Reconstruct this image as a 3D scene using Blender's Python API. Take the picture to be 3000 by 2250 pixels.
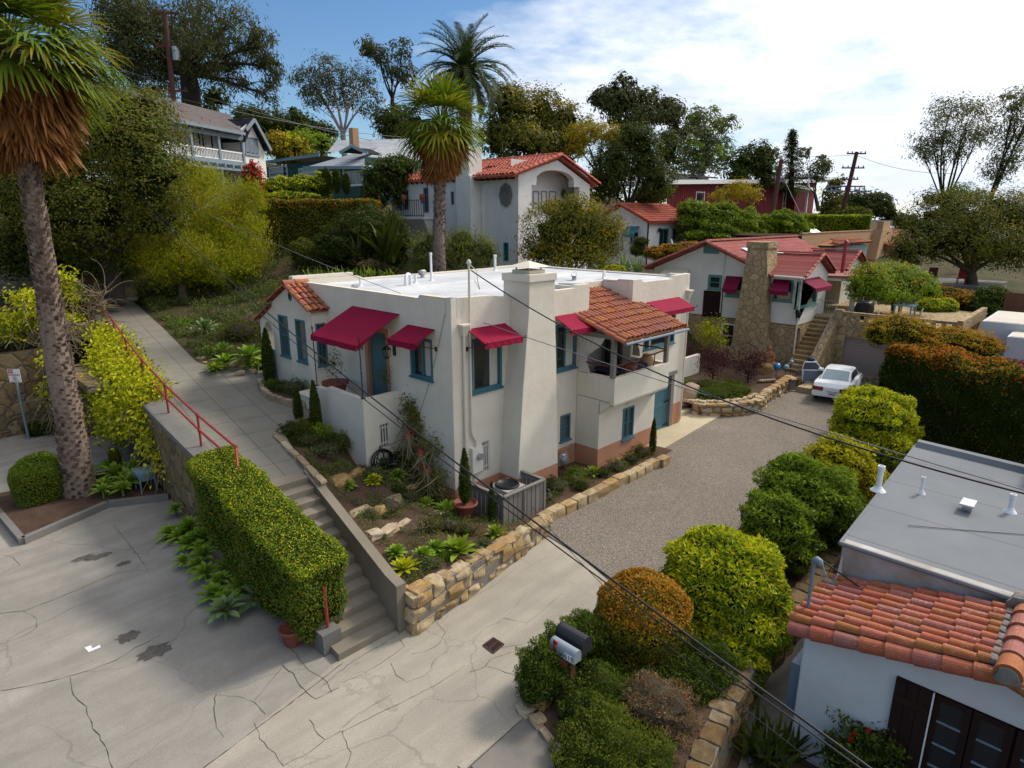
import bpy,math,random
import numpy as np
from math import sin,cos,pi,radians,sqrt,atan,atan2
from mathutils import Vector,Matrix
from mathutils.geometry import tessellate_polygon
for o in list(bpy.data.objects):bpy.data.objects.remove(o)
SC=bpy.context.scene
COL=SC.collection
F=1840.0
PIT=atan(487/F)
CX,CY,CZ=-11.134,-13.172,8.4
HX,HY=0.71691,0.69717
cam=bpy.data.cameras.new('camera')
cam.sensor_width=36.0
cam.lens=36.0*F/3000
cam.clip_start=0.1
cam.clip_end=3000
camo=bpy.data.objects.new('camera',cam)
COL.objects.link(camo)
camo.location=(CX,CY,CZ)
camo.rotation_euler=(pi/2-PIT,0,-atan2(HX,HY))
SC.camera=camo
SUN_EL=radians(44)
SUN_DIR=Vector((0.97*cos(SUN_EL),-0.24*cos(SUN_EL),sin(SUN_EL))).normalized()
SKY_STRENGTH=0.10
sun=bpy.data.lights.new('sun','SUN')
sun.energy=2.8
sun.angle=radians(9)
sun.color=(1.0,0.93,0.82)
suno=bpy.data.objects.new('sun',sun)
COL.objects.link(suno)
suno.rotation_euler=SUN_DIR.to_track_quat('Z','Y').to_euler()
suno.location=(40,-10,60)
SC.view_settings.view_transform='Standard'
SC.view_settings.look='None'
SC.view_settings.exposure=0.3
SC.view_settings.gamma=1.0
SC.render.film_transparent=False
SC.cycles.max_bounces=6
SC.cycles.diffuse_bounces=3
SC.cycles.glossy_bounces=2
SC.cycles.transmission_bounces=4
SC.cycles.transparent_max_bounces=6
SC.cycles.use_denoising=True
def make_world():
 w=bpy.data.worlds.new('World')
 SC.world=w
 w.use_nodes=True
 nt=w.node_tree
 N,Lk=nt.nodes,nt.links
 N.clear()
 out=N.new('ShaderNodeOutputWorld')
 bg=N.new('ShaderNodeBackground')
 bg.inputs['Strength'].default_value=SKY_STRENGTH
 sky=N.new('ShaderNodeTexSky')
 sky.sky_type='NISHITA'
 sky.sun_disc=False
 sky.sun_elevation=SUN_EL
 sky.sun_rotation=atan2(SUN_DIR.x,SUN_DIR.y)
 sky.altitude=50
 sky.air_density=1.0
 sky.dust_density=0.4
 sky.ozone_density=3.5
 geo=N.new('ShaderNodeNewGeometry')
 inc=N.new('ShaderNodeVectorMath');inc.operation='SCALE'
 inc.inputs['Scale'].default_value=-1.0
 Lk.new(geo.outputs['Incoming'],inc.inputs[0])
 sep=N.new('ShaderNodeSeparateXYZ')
 Lk.new(inc.outputs[0],sep.inputs[0])
 def math_(op,a,b=None,clamp=False):
  m=N.new('ShaderNodeMath');m.operation=op;m.use_clamp=clamp
  for i,x in enumerate((a,b)):
   if x is None:continue
   if isinstance(x,(int,float)):m.inputs[i].default_value=x
   else:Lk.new(x,m.inputs[i])
  return m.outputs[0]
 zz=math_('ADD',math_('MAXIMUM',sep.outputs['Z'],0.0),0.16)
 comb=N.new('ShaderNodeCombineXYZ')
 Lk.new(math_('DIVIDE',sep.outputs['X'],zz),comb.inputs[0])
 Lk.new(math_('DIVIDE',sep.outputs['Y'],zz),comb.inputs[1])
 n1=N.new('ShaderNodeTexNoise')
 n1.inputs['Scale'].default_value=0.85
 n1.inputs['Detail'].default_value=9
 n1.inputs['Roughness'].default_value=0.58
 n1.inputs['Distortion'].default_value=0.35
 Lk.new(comb.outputs[0],n1.inputs['Vector'])
 n2=N.new('ShaderNodeTexNoise')
 n2.inputs['Scale'].default_value=3.2
 n2.inputs['Detail'].default_value=8
 n2.inputs['Roughness'].default_value=0.62
 Lk.new(comb.outputs[0],n2.inputs['Vector'])
 dot=N.new('ShaderNodeVectorMath');dot.operation='DOT_PRODUCT'
 Lk.new(inc.outputs[0],dot.inputs[0])
 dot.inputs[1].default_value=SUN_DIR
 sd=dot.outputs['Value']
 near=math_('MULTIPLY_ADD',sd,0.92)
 near.node.inputs[2].default_value=-0.46
 dens=math_('ADD',math_('ADD',n1.outputs['Fac'],math_('MULTIPLY',math_('SUBTRACT',n2.outputs['Fac'],0.5),0.42)),near)
 bk=N.new('ShaderNodeVectorMath');bk.operation='DOT_PRODUCT';Lk.new(inc.outputs[0],bk.inputs[0]);bk.inputs[1].default_value=(-HX,-HY,.25)
 dens=math_('ADD',dens,math_('MULTIPLY',math_('MAXIMUM',bk.outputs['Value'],0.0),0.45))
 ramp=N.new('ShaderNodeValToRGB')
 ramp.color_ramp.elements[0].position=0.41
 ramp.color_ramp.elements[0].color=(0,0,0,1)
 ramp.color_ramp.elements[1].position=0.64
 ramp.color_ramp.elements[1].color=(1,1,1,1)
 Lk.new(dens,ramp.inputs[0])
 glow=math_('POWER',math_('MAXIMUM',sd,0.0),5.0)
 n3=N.new('ShaderNodeTexNoise')
 n3.inputs['Scale'].default_value=1.5
 n3.inputs['Detail'].default_value=5
 Lk.new(comb.outputs[0],n3.inputs['Vector'])
 belly=N.new('ShaderNodeMixRGB')
 belly.inputs[1].default_value=(6.2,6.9,8.2,1)
 belly.inputs[2].default_value=(10.5,10.5,10.6,1)
 br=N.new('ShaderNodeValToRGB')
 br.color_ramp.elements[0].position=0.41
 br.color_ramp.elements[1].position=0.58
 Lk.new(n3.outputs['Fac'],br.inputs[0])
 Lk.new(math_('MULTIPLY',br.outputs[0],math_('ADD',math_('MULTIPLY',sep.outputs['Z'],2.2),0.12,True),True),belly.inputs[0])
 glowc=N.new('ShaderNodeMixRGB');glowc.blend_type='ADD'
 glowc.inputs[0].default_value=1.0
 gm=N.new('ShaderNodeMixRGB');gm.blend_type='MULTIPLY';gm.inputs[0].default_value=1.0
 gm.inputs[1].default_value=(8.0,7.6,7.0,1)
 Lk.new(glow,gm.inputs[2])
 Lk.new(belly.outputs[0],glowc.inputs[1])
 Lk.new(gm.outputs[0],glowc.inputs[2])
 mix=N.new('ShaderNodeMixRGB')
 Lk.new(ramp.outputs[0],mix.inputs[0])
 hs=N.new('ShaderNodeHueSaturation');hs.inputs['Saturation'].default_value=1.15;Lk.new(sky.outputs[0],hs.inputs['Color'])
 Lk.new(hs.outputs[0],mix.inputs[1])
 Lk.new(glowc.outputs[0],mix.inputs[2])
 Lk.new(mix.outputs[0],bg.inputs['Color'])
 Lk.new(bg.outputs[0],out.inputs[0])
make_world()
_cp,_sp=cos(PIT),sin(PIT)
def ray(u,v):
 x=(u-1500)/F;y=(1125-v)/F
 f=_cp+y*_sp
 return(HX*f+HY*x,HY*f-HX*x,-_sp+y*_cp,f)
def ZP(u,v,z):
 r=ray(u,v);t=(z-CZ)/r[2];return Vector((CX+r[0]*t,CY+r[1]*t,z))
def YP(u,v,y):
 r=ray(u,v);t=(y-CY)/r[1];return Vector((CX+r[0]*t,y,CZ+r[2]*t))
def XP(u,v,x):
 r=ray(u,v);t=(x-CX)/r[0];return Vector((x,CY+r[1]*t,CZ+r[2]*t))
def DP(u,v,d):
 r=ray(u,v);t=d/r[3];return Vector((CX+r[0]*t,CY+r[1]*t,CZ+r[2]*t))
K=3000/2212.0
def fu(x,y):return(x*K,y*K)
def crop(x0,y0,x1):
 k=(x1-x0)/2212.0
 return lambda x,y:(x0+x*k,y0+y*k)
c1=crop(0,0,1000);c2=crop(1000,0,2000);c3=crop(2000,0,3000)
c4=crop(0,750,1000);c5=crop(1000,750,2000);c6=crop(2000,750,3000)
c7=crop(0,1500,1000);c8=crop(1000,1500,2000);c9=crop(2000,1500,3000)
h1=crop(740,780,1340);h2=crop(1560,780,2060);h3=crop(1300,1100,1900);h4=crop(780,1100,1340)
h5=crop(1820,1000,2320);s1=crop(820,1350,1620);m1=crop(1080,360,1780);m2=crop(1780,560,2280)
m3=crop(2150,640,2950);u3=crop(400,250,900);b4=crop(760,330,1260);r5=crop(2340,560,3000)
w1=crop(2300,1600,3000)
def tag(o,label=None,cat=None,group=None,kind=None):
 if label:o['label']=label
 if cat:o['category']=cat
 if group:o['group']=group
 if kind:o['kind']=kind
 return o
def thing(name,label,cat,loc,group=None):
 o=bpy.data.objects.new(name,None)
 o.empty_display_size=0.2
 COL.objects.link(o)
 o.location=loc
 return tag(o,label,cat,group)
def wloc(o):
 v=Vector((0,0,0))
 while o is not None:
  v=v+o.location;o=o.parent
 return v
class MB:
 def __init__(s):
  s.v=[];s.f=[];s.n=0
 def add(s,v,f,mi=0):
  v=np.asarray(v,float).reshape(-1,3)
  f=np.asarray(f,int)
  if f.ndim==1:f=f.reshape(1,-1)
  s.f.append((f+s.n,mi));s.v.append(v);s.n+=len(v)
 def extend(s,o,mi=None):
  for v in o.v:s.v.append(v)
  for f,m in o.f:s.f.append((f+s.n,m if mi is None else mi))
  s.n+=o.n
 def box(s,x0,x1,y0,y1,z0,z1,mi=0):
  x0,x1=min(x0,x1),max(x0,x1);y0,y1=min(y0,y1),max(y0,y1);z0,z1=min(z0,z1),max(z0,z1)
  v=[(x0,y0,z0),(x1,y0,z0),(x1,y1,z0),(x0,y1,z0),(x0,y0,z1),(x1,y0,z1),(x1,y1,z1),(x0,y1,z1)]
  s.add(v,BOXF,mi)
 def hexa(s,p,mi=0):
  s.add(p,BOXF,mi)
 def bar(s,p,q,w,h,up=(0,0,1),mi=0):
  p=Vector(p);q=Vector(q);d=(q-p).normalized()
  up=Vector(up)
  if abs(d.dot(up))>0.98:up=Vector((1,0,0))
  r=d.cross(up).normalized()*(w/2);u=r.cross(d).normalized()*(h/2)
  v=[p-r-u,p+r-u,q+r-u,q-r-u,p-r+u,p+r+u,q+r+u,q-r+u]
  s.add([tuple(x)for x in v],BOXF,mi)
 def poly(s,pts,mi=0):
  pts=[tuple(p)for p in pts]
  if len(pts)<=4:s.add(pts,[list(range(len(pts)))],mi)
  else:
   t=tessellate_polygon([[Vector(p)for p in pts]])
   s.add(pts,[list(x)for x in t],mi)
 def prism(s,pts,z0,z1,mi=0):
  pts=[(p[0],p[1])for p in pts]
  ar=sum(pts[i][0]*pts[(i+1)%len(pts)][1]-pts[(i+1)%len(pts)][0]*pts[i][1]for i in range(len(pts)))
  if ar<0:pts=pts[::-1]
  n=len(pts)
  top=[(p[0],p[1],z1)for p in pts];bot=[(p[0],p[1],z0)for p in pts]
  s.poly(top,mi)
  s.add(bot+top,[[i,(i+1)%n,n+(i+1)%n,n+i]for i in range(n)],mi)
 def tube(s,pts,r,seg=8,mi=0,cap=True):
  P=np.array([tuple(p)for p in pts],float);n=len(P)
  R=np.full(n,r,float)if np.isscalar(r)else np.asarray(r,float)
  T=np.gradient(P,axis=0)if n>2 else np.repeat((P[1]-P[0])[None],2,0)
  T/=np.linalg.norm(T,axis=1)[:,None]+1e-12
  ref=np.array([0,0,1.0])if abs(T[0][2])<0.9 else np.array([1.0,0,0])
  V=[]
  for i in range(n):
   a=np.cross(T[i],ref);la=np.linalg.norm(a)
   if la<1e-6:a=np.cross(T[i],[0.3,1,0.2]);la=np.linalg.norm(a)
   a/=la;b=np.cross(T[i],a);ref=np.cross(a,T[i])if la>0.05 else ref
   ang=np.arange(seg)*2*pi/seg
   V.append(P[i]+R[i]*(np.cos(ang)[:,None]*a+np.sin(ang)[:,None]*b))
  V=np.concatenate(V)
  i=np.arange(n-1)[:,None]*seg;j=np.arange(seg)[None]
  k=(j+1)%seg
  f=np.stack([i+j,i+k,i+seg+k,i+seg+j],-1).reshape(-1,4)
  s.add(V,f[:,::-1],mi)
  if cap and seg>=3:
   s.add(V[:seg],[list(range(seg))],mi);s.add(V[-seg:],[list(range(seg))[::-1]],mi)
 def lathe(s,c,prof,seg=16,mi=0,sx=1,sy=1):
  a=np.arange(seg)*2*pi/seg
  V=np.concatenate([np.stack([c[0]+r*np.cos(a)*sx,c[1]+r*np.sin(a)*sy,np.full(seg,c[2]+z)],-1)for r,z in prof])
  n=len(prof)
  i=np.arange(n-1)[:,None]*seg;j=np.arange(seg)[None];k=(j+1)%seg
  s.add(V,np.stack([i+j,i+k,i+seg+k,i+seg+j],-1).reshape(-1,4),mi)
 def grid(s,P,mi=0):
  P=np.asarray(P,float);a,b=P.shape[:2]
  i=np.arange(a-1)[:,None]*b;j=np.arange(b-1)[None]
  s.add(P.reshape(-1,3),np.stack([i+j,i+b+j,i+b+j+1,i+j+1],-1).reshape(-1,4),mi)
 def mesh(s,name,off=(0,0,0),smooth=False):
  me=bpy.data.meshes.new(name)
  V=np.concatenate(s.v)-np.asarray(tuple(off))
  me.vertices.add(len(V));me.vertices.foreach_set('co',V.astype(np.float32).ravel())
  li=np.concatenate([f.ravel()for f,m in s.f]).astype(np.int32)
  cnt=np.concatenate([np.full(len(f),f.shape[1])for f,m in s.f]).astype(np.int32)
  mi=np.concatenate([np.full(len(f),m)for f,m in s.f]).astype(np.int32)
  st=np.concatenate([[0],np.cumsum(cnt)[:-1]]).astype(np.int32)
  me.loops.add(len(li));me.loops.foreach_set('vertex_index',li)
  me.polygons.add(len(cnt));me.polygons.foreach_set('loop_start',st)
  me.polygons.foreach_set('material_index',mi)
  me.polygons.foreach_set('use_smooth',np.full(len(cnt),bool(smooth),bool))
  me.update(calc_edges=True)
  if smooth=='sharp':me.set_sharp_from_angle(angle=radians(28))
  return me
 def obj(s,name,mats,parent=None,loc=None,smooth=False,label=None):
  if not isinstance(mats,(list,tuple)):mats=[mats]
  off=wloc(parent)if parent else Vector((0,0,0))
  o=None
  l=Vector(loc)if loc is not None else Vector((0,0,0))
  if parent is not None and loc is None:l=Vector((0,0,0));base=off
  elif parent is not None:base=Vector(loc);l=base-off
  else:base=l
  me=s.mesh(name,base,smooth)
  for m in mats:me.materials.append(m)
  o=bpy.data.objects.new(name,me)
  COL.objects.link(o)
  o.location=l
  if parent:o.parent=parent
  if label:o['label']=label
  return o
 def solo(s,name,mats,label,cat,loc,group=None,kind=None,smooth=False):
  return tag(s.obj(name,mats,None,loc,smooth),label,cat,group,kind)
BOXF=[[3,2,1,0],[4,5,6,7],[0,1,5,4],[1,2,6,5],[2,3,7,6],[3,0,4,7]]
def structure(name,mb,mat,smooth=False,loc=(0,0,0)):
 o=mb.obj(name,mat,None,loc,smooth);o['kind']='structure';return o
def text_part(name,txt,size,mat,parent,loc,rot,align='CENTER',ext=0.002):
 cu=bpy.data.curves.new(name,'FONT')
 cu.body=txt;cu.size=size;cu.align_x=align;cu.align_y='CENTER';cu.extrude=ext
 t=bpy.data.objects.new(name,cu)
 COL.objects.link(t)
 dg=bpy.context.evaluated_depsgraph_get()
 me=bpy.data.meshes.new_from_object(t.evaluated_get(dg))
 bpy.data.objects.remove(t)
 me.materials.clear();me.materials.append(mat)
 o=bpy.data.objects.new(name,me)
 COL.objects.link(o)
 o.parent=parent;o.location=Vector(loc)-wloc(parent);o.rotation_euler=rot
 return o
def copy_thing(src,loc,label,rotz=0,scale=1.0):
 r=src.copy();COL.objects.link(r);r.location=loc;r['label']=label
 r.rotation_euler=(0,0,rotz);r.scale=(scale,scale,scale)
 for ch in list(src.children):
  c=ch.copy();COL.objects.link(c);c.parent=r
  for g in list(ch.children):
   d=g.copy();COL.objects.link(d);d.parent=c
 return r
class NT:
 def __init__(s,name):
  s.m=bpy.data.materials.new(name);s.m.use_nodes=True
  s.t=s.m.node_tree;s.N=s.t.nodes;s.L=s.t.links
  s.b=s.N.get('Principled BSDF');s.out=s.N.get('Material Output')
  s._tc=None
 def tc(s,kind='Object'):
  if kind=='World':
   g=s.N.new('ShaderNodeNewGeometry');return g.outputs['Position']
  if s._tc is None:s._tc=s.N.new('ShaderNodeTexCoord')
  return s._tc.outputs[kind]
 def noise(s,sc,det=4,rough=.55,vec=None,dist=0):
  n=s.N.new('ShaderNodeTexNoise');n.inputs['Scale'].default_value=sc;n.inputs['Detail'].default_value=det
  n.inputs['Roughness'].default_value=rough;n.inputs['Distortion'].default_value=dist
  s.L.new(vec if vec is not None else s.tc('World'),n.inputs['Vector']);return n.outputs['Fac']
 def noisec(s,sc,det=2,vec=None):
  n=s.N.new('ShaderNodeTexNoise');n.inputs['Scale'].default_value=sc;n.inputs['Detail'].default_value=det
  s.L.new(vec if vec is not None else s.tc('World'),n.inputs['Vector']);return n.outputs['Color']
 def vor(s,sc,feat='F1',vec=None,out='Distance',rnd=1.0):
  n=s.N.new('ShaderNodeTexVoronoi');n.feature=feat;n.inputs['Scale'].default_value=sc
  n.inputs['Randomness'].default_value=rnd
  s.L.new(vec if vec is not None else s.tc('World'),n.inputs['Vector']);return n.outputs[out]
 def ramp(s,fac,stops):
  r=s.N.new('ShaderNodeValToRGB');e=r.color_ramp.elements
  while len(e)<len(stops):e.new(0.5)
  for i,(p,c)in enumerate(stops):
   e[i].position=p
   e[i].color=(c,c,c,1)if isinstance(c,(int,float))else(*c,1)
  s.L.new(fac,r.inputs[0]);return r.outputs[0]
 def mix(s,fac,a,b,mode='MIX'):
  m=s.N.new('ShaderNodeMixRGB');m.blend_type=mode
  for i,x in zip((0,1,2),(fac,a,b)):
   if isinstance(x,(int,float)):m.inputs[i].default_value=x if i==0 else(x,x,x,1)
   elif isinstance(x,tuple):m.inputs[i].default_value=(*x,1)
   else:s.L.new(x,m.inputs[i])
  return m.outputs[0]
 def math(s,op,a,b=0.0,c=None,clamp=False):
  m=s.N.new('ShaderNodeMath');m.operation=op;m.use_clamp=clamp
  for i,x in enumerate((a,b,c)):
   if x is None:continue
   if isinstance(x,(int,float)):m.inputs[i].default_value=x
   else:s.L.new(x,m.inputs[i])
  return m.outputs[0]
 def xyz(s,vec):
  n=s.N.new('ShaderNodeSeparateXYZ');s.L.new(vec,n.inputs[0]);return n.outputs
 def vadd(s,a,b,op='ADD'):
  n=s.N.new('ShaderNodeVectorMath');n.operation=op
  for i,x in enumerate((a,b)):
   if isinstance(x,tuple):n.inputs[i].default_value=x
   else:s.L.new(x,n.inputs[i])
  return n.outputs[0]
 def vscale(s,a,k):
  n=s.N.new('ShaderNodeVectorMath');n.operation='SCALE';s.L.new(a,n.inputs[0]);n.inputs['Scale'].default_value=k
  return n.outputs[0]
 def col(s,c):
  if isinstance(c,tuple):s.b.inputs['Base Color'].default_value=(*c,1)
  else:s.L.new(c,s.b.inputs['Base Color'])
 def set(s,rough=.7,spec=.3,metal=0):
  s.b.inputs['Roughness'].default_value=rough;s.b.inputs['Specular IOR Level'].default_value=spec
  s.b.inputs['Metallic'].default_value=metal
 def bump(s,h,st=.3,dist=.02,bevel=0):
  n=s.N.new('ShaderNodeBump');n.inputs['Strength'].default_value=st;n.inputs['Distance'].default_value=dist
  s.L.new(h,n.inputs['Height'])
  if bevel:
   b=s.N.new('ShaderNodeBevel');b.samples=3;b.inputs['Radius'].default_value=bevel
   s.L.new(b.outputs[0],n.inputs['Normal'])
  s.L.new(n.outputs[0],s.b.inputs['Normal'])
 def island(s):
  g=s.N.new('ShaderNodeNewGeometry');return g.outputs['Random Per Island']
def stucco(name,c,band=None,bandz=.61,rough_amt=.5,dirt=.12):
 t=NT(name)
 n=t.noise(1.1,5,.6);n2=t.noise(28,4,.65);n3=t.noise(90,2,.6)
 base=c
 if band:
  z=t.xyz(t.tc('World'))[2]
  fz=t.math('ADD',z,t.math('MULTIPLY',t.noise(6,2),.015))
  base=t.mix(t.math('GREATER_THAN',fz,bandz+.0075),band,c)
 col=t.mix(t.ramp(n,[(.3,0.0),(.75,1.0)]),base,t.mix(1.0,base,(1-dirt,1-dirt*1.15,1-dirt*1.5),'MULTIPLY'))
 w=t.tc('World');x=t.xyz(w)
 cb=t.N.new('ShaderNodeCombineXYZ')
 t.L.new(t.math('MULTIPLY',x[0],7.0),cb.inputs[0]);t.L.new(t.math('MULTIPLY',x[1],7.0),cb.inputs[1]);t.L.new(t.math('MULTIPLY',x[2],.35),cb.inputs[2])
 st=t.noise(1.0,4,.6,cb.outputs[0])
 col=t.mix(t.ramp(st,[(.58,0.0),(.8,.35)]),col,t.mix(1.0,col,(.84,.8,.73),'MULTIPLY'))
 t.col(col);t.set(.85,.2)
 h=t.math('ADD',t.math('MULTIPLY',n2,1.0),t.math('MULTIPLY',n3,.5))
 t.bump(t.math('ADD',h,t.math('MULTIPLY',t.noise(5,3),1.2)),rough_amt,.02,bevel=.045)
 return t.m
def paint(name,c,rough=.55,var=.12,spec=.3,sc=14,metal=0):
 t=NT(name)
 n=t.noise(sc,4,.6)
 t.col(t.mix(t.ramp(n,[(.3,0.0),(.7,1.0)]),c,tuple(x*(1-var)for x in c)));t.set(rough,spec,metal)
 t.bump(t.noise(60,2),.08,.01)
 return t.m
def wood(name,c,c2):
 t=NT(name)
 w=t.tc('Object');x=t.xyz(w)
 cb=t.N.new('ShaderNodeCombineXYZ')
 t.L.new(t.math('MULTIPLY',x[0],22.0),cb.inputs[0]);t.L.new(t.math('MULTIPLY',x[1],22.0),cb.inputs[1]);t.L.new(t.math('MULTIPLY',x[2],1.5),cb.inputs[2])
 n=t.noise(1.0,5,.6,cb.outputs[0])
 t.col(t.mix(t.math('ADD',t.math('MULTIPLY',n,.8),t.math('MULTIPLY',t.island(),.35)),c,c2));t.set(.8,.2);t.bump(n,.2,.01);return t.m
def tilemat(name,cols,lichen=.35):
 t=NT(name)
 r=t.island()
 n=len(cols)
 c=t.ramp(r,[(i/(n-1),x)for i,x in enumerate(cols)])
 nz=t.noise(9,5,.65)
 c=t.mix(t.ramp(nz,[(.35,0.0),(.75,.6)]),c,t.mix(1.0,c,(.62,.55,.5),'MULTIPLY'))
 spots=t.noise(26,6,.7)
 patch=t.noise(3.0,3,.5)
 f=t.math('MULTIPLY',t.ramp(spots,[(.56,0.0),(.66,1.0)]),t.ramp(patch,[(.45,0.0),(.62,1.0)]))
 c=t.mix(t.math('MULTIPLY',f,lichen),c,(.45,.43,.38))
 t.col(c);t.set(.8,.25);t.bump(t.math('ADD',nz,t.math('MULTIPLY',spots,.5)),.25,.015)
 return t.m
def leafmat(name,cols,trans=.3,rough=.55,spec=.14):
 cols=[(c[0]*1.6,c[1]*1.45,c[2]*.95)for c in cols]
 t=NT(name)
 n=len(cols)
 r=t.island()
 f=t.math('ADD',t.math('MULTIPLY',r,.65),t.math('MULTIPLY',t.ramp(t.noise(1.3,3,.6),[(.3,0.0),(.7,1.0)]),.35))
 c=t.ramp(f,[(i/max(1,n-1),x)for i,x in enumerate(cols)])
 t.col(c);t.set(rough,spec)
 tr=t.N.new('ShaderNodeBsdfTranslucent')
 t.L.new(t.mix(1.0,c,(1.15,1.2,.55),'MULTIPLY'),tr.inputs[0])
 mx=t.N.new('ShaderNodeMixShader');mx.inputs[0].default_value=trans
 t.L.new(t.b.outputs[0],mx.inputs[1]);t.L.new(tr.outputs[0],mx.inputs[2]);t.L.new(mx.outputs[0],t.out.inputs[0])
 return t.m
def stonemat(name,cols,isl=True,sc=5):
 t=NT(name)
 n=t.noise(sc,6,.65);n2=t.noise(sc*7,3)
 f=t.math('ADD',t.math('MULTIPLY',n,.7),t.math('SUBTRACT',t.math('MULTIPLY',t.island(),.55),.12))if isl else n
 k=len(cols)
 c=t.ramp(f,[(.22+.56*i/(k-1),x)for i,x in enumerate(cols)])
 t.col(t.mix(t.ramp(n2,[(.4,0.0),(.75,.5)]),c,t.mix(1.0,c,(.6,.52,.42),'MULTIPLY')));t.set(.9,.15)
 t.bump(t.math('ADD',n,t.math('MULTIPLY',n2,.4)),.5,.04)
 return t.m
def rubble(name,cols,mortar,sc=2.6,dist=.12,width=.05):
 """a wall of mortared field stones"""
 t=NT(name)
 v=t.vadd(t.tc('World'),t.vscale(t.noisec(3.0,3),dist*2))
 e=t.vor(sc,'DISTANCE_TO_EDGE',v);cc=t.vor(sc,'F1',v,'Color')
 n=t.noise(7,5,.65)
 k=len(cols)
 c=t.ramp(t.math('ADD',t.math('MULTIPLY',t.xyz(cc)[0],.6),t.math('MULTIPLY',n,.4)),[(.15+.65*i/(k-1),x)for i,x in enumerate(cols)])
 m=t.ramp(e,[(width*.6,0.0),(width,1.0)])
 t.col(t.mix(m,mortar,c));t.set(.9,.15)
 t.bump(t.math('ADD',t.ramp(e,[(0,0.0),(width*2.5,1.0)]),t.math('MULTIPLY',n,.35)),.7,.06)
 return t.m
def glassmat(name,c=(.015,.018,.02),rough=.06):
 t=NT(name)
 n=t.noise(1.7,3)
 t.col(t.mix(n,c,tuple(x*1.8 for x in c)));t.set(rough,.8)
 t.bump(t.noise(1.2,1),.03,.02)
 return t.m
def fabric(name,c):
 t=NT(name)
 n=t.noise(2.2,4,.6)
 t.col(t.mix(t.ramp(n,[(.3,0.0),(.75,1.0)]),c,tuple(x*.8 for x in c)));t.set(.85,.15)
 w=t.N.new('ShaderNodeTexWave');w.inputs['Scale'].default_value=1.1;w.inputs['Distortion'].default_value=2.0;w.inputs['Detail'].default_value=3
 t.L.new(t.tc('World'),w.inputs['Vector'])
 t.bump(t.math('ADD',t.math('MULTIPLY',w.outputs['Fac'],.5),t.noise(160,2)),.12,.015)
 return t.m
M={}
CREAM=(.70,.645,.55)
M['cream']=stucco('cream_stucco',CREAM,(.50,.245,.145),.61)
M['cream2']=stucco('cream_stucco_plain',(.72,.69,.63))
M['white']=stucco('white_stucco',(.62,.62,.62),rough_amt=.35)
M['villa']=stucco('villa_stucco',(.70,.68,.655),rough_amt=.35)
M['tan']=stucco('tan_stucco',(.50,.315,.185))
M['orange']=stucco('orange_stucco',(.50,.24,.11))
M['dirtywhite']=stucco('stained_parapet',(.50,.48,.48),dirt=.5)
M['teal']=paint('teal_paint',(.055,.15,.185))
M['tealgreen']=paint('sea_green_paint',(.10,.23,.22))
M['teallight']=paint('pale_teal_paint',(.20,.33,.38))
M['jade']=paint('jade_paint',(.02,.22,.22))
M['greytrim']=paint('blue_grey_paint',(.20,.25,.29))
M['whitepaint']=paint('white_paint',(.78,.78,.77))
M['ivory']=paint('ivory_paint',(.68,.62,.48))
M['peach']=paint('peach_paint',(.48,.23,.15))
M['black']=paint('black_iron',(.012,.012,.014),.45)
M['bluemail']=paint('pale_grey_enamel',(.24,.275,.31),.45,.08)
M['carglass']=glassmat('car_glass',(.14,.19,.20),.1)
M['blackmail']=paint('black_enamel',(.03,.028,.035),.45,.1)
M['redrail']=paint('red_rail_paint',(.33,.045,.045),.5,.3)
M['redboard']=paint('red_board',(.20,.012,.018),.7,.3,sc=4)
M['brownwood']=wood('brown_wood',(.035,.014,.010),(.018,.008,.006))
M['postwood']=wood('red_brown_wood',(.17,.055,.025),(.08,.03,.016))
M['polewood']=wood('pole_wood',(.13,.05,.035),(.07,.035,.03))
M['greywood']=wood('weathered_grey_wood',(.24,.22,.20),(.16,.145,.13))
M['greenwood']=wood('dark_green_boards',(.03,.075,.062),(.022,.055,.045))
M['fence']=wood('fence_boards',(.20,.09,.05),(.12,.055,.035))
M['metal']=paint('galvanised_metal',(.42,.44,.46),.4,.2,.5,metal=.6)
M['bluegrey']=paint('blue_grey_metal',(.17,.22,.27),.5,.15)
M['pipe']=paint('white_pipe',(.75,.75,.76),.5,.08)
M['creampaint']=paint('cream_pipe',(.66,.61,.51),.6)
M['glass']=glassmat('window_glass')
M['glassblue']=glassmat('pale_window_glass',(.05,.065,.075),.15)
M['dark']=paint('dark_interior',(.012,.012,.013),.9)  # near-black stand-in for the shade inside hollows and openings
M['curtain']=fabric('curtain_cloth',(.55,.52,.46))
M['linen']=fabric('linen_curtain',(.60,.56,.50))
M['awning']=fabric('crimson_canvas',(.25,.006,.036))
M['awning2']=fabric('wine_canvas',(.17,.008,.038))
M['awnteal']=fabric('teal_canvas',(.035,.20,.22))
M['terracotta_pot']=paint('terracotta',(.24,.07,.045),.7,.3)
M['bluepot']=paint('blue_glaze',(.02,.05,.11),.3)
TC=[(.27,.075,.045),(.40,.125,.06),(.33,.11,.075),(.43,.17,.05),(.36,.10,.06),(.30,.13,.10)]
M['tile']=tilemat('clay_tiles',TC)
M['tilered']=tilemat('red_clay_tiles',[(.36,.075,.045),(.44,.11,.065),(.40,.095,.06),(.48,.14,.08)],.1)
M['tilebright']=tilemat('orange_clay_tiles',[(.33,.085,.047),(.40,.11,.06),(.31,.115,.035),(.42,.125,.07),(.30,.12,.10),(.37,.095,.05),(.28,.12,.03)],.95)
M['tilemaroon']=tilemat('maroon_clay_tiles',[(.30,.08,.06),(.37,.11,.08),(.33,.10,.08),(.40,.13,.08)],.3)
GREENS=lambda a,b,c:[a,b,c]
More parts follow.
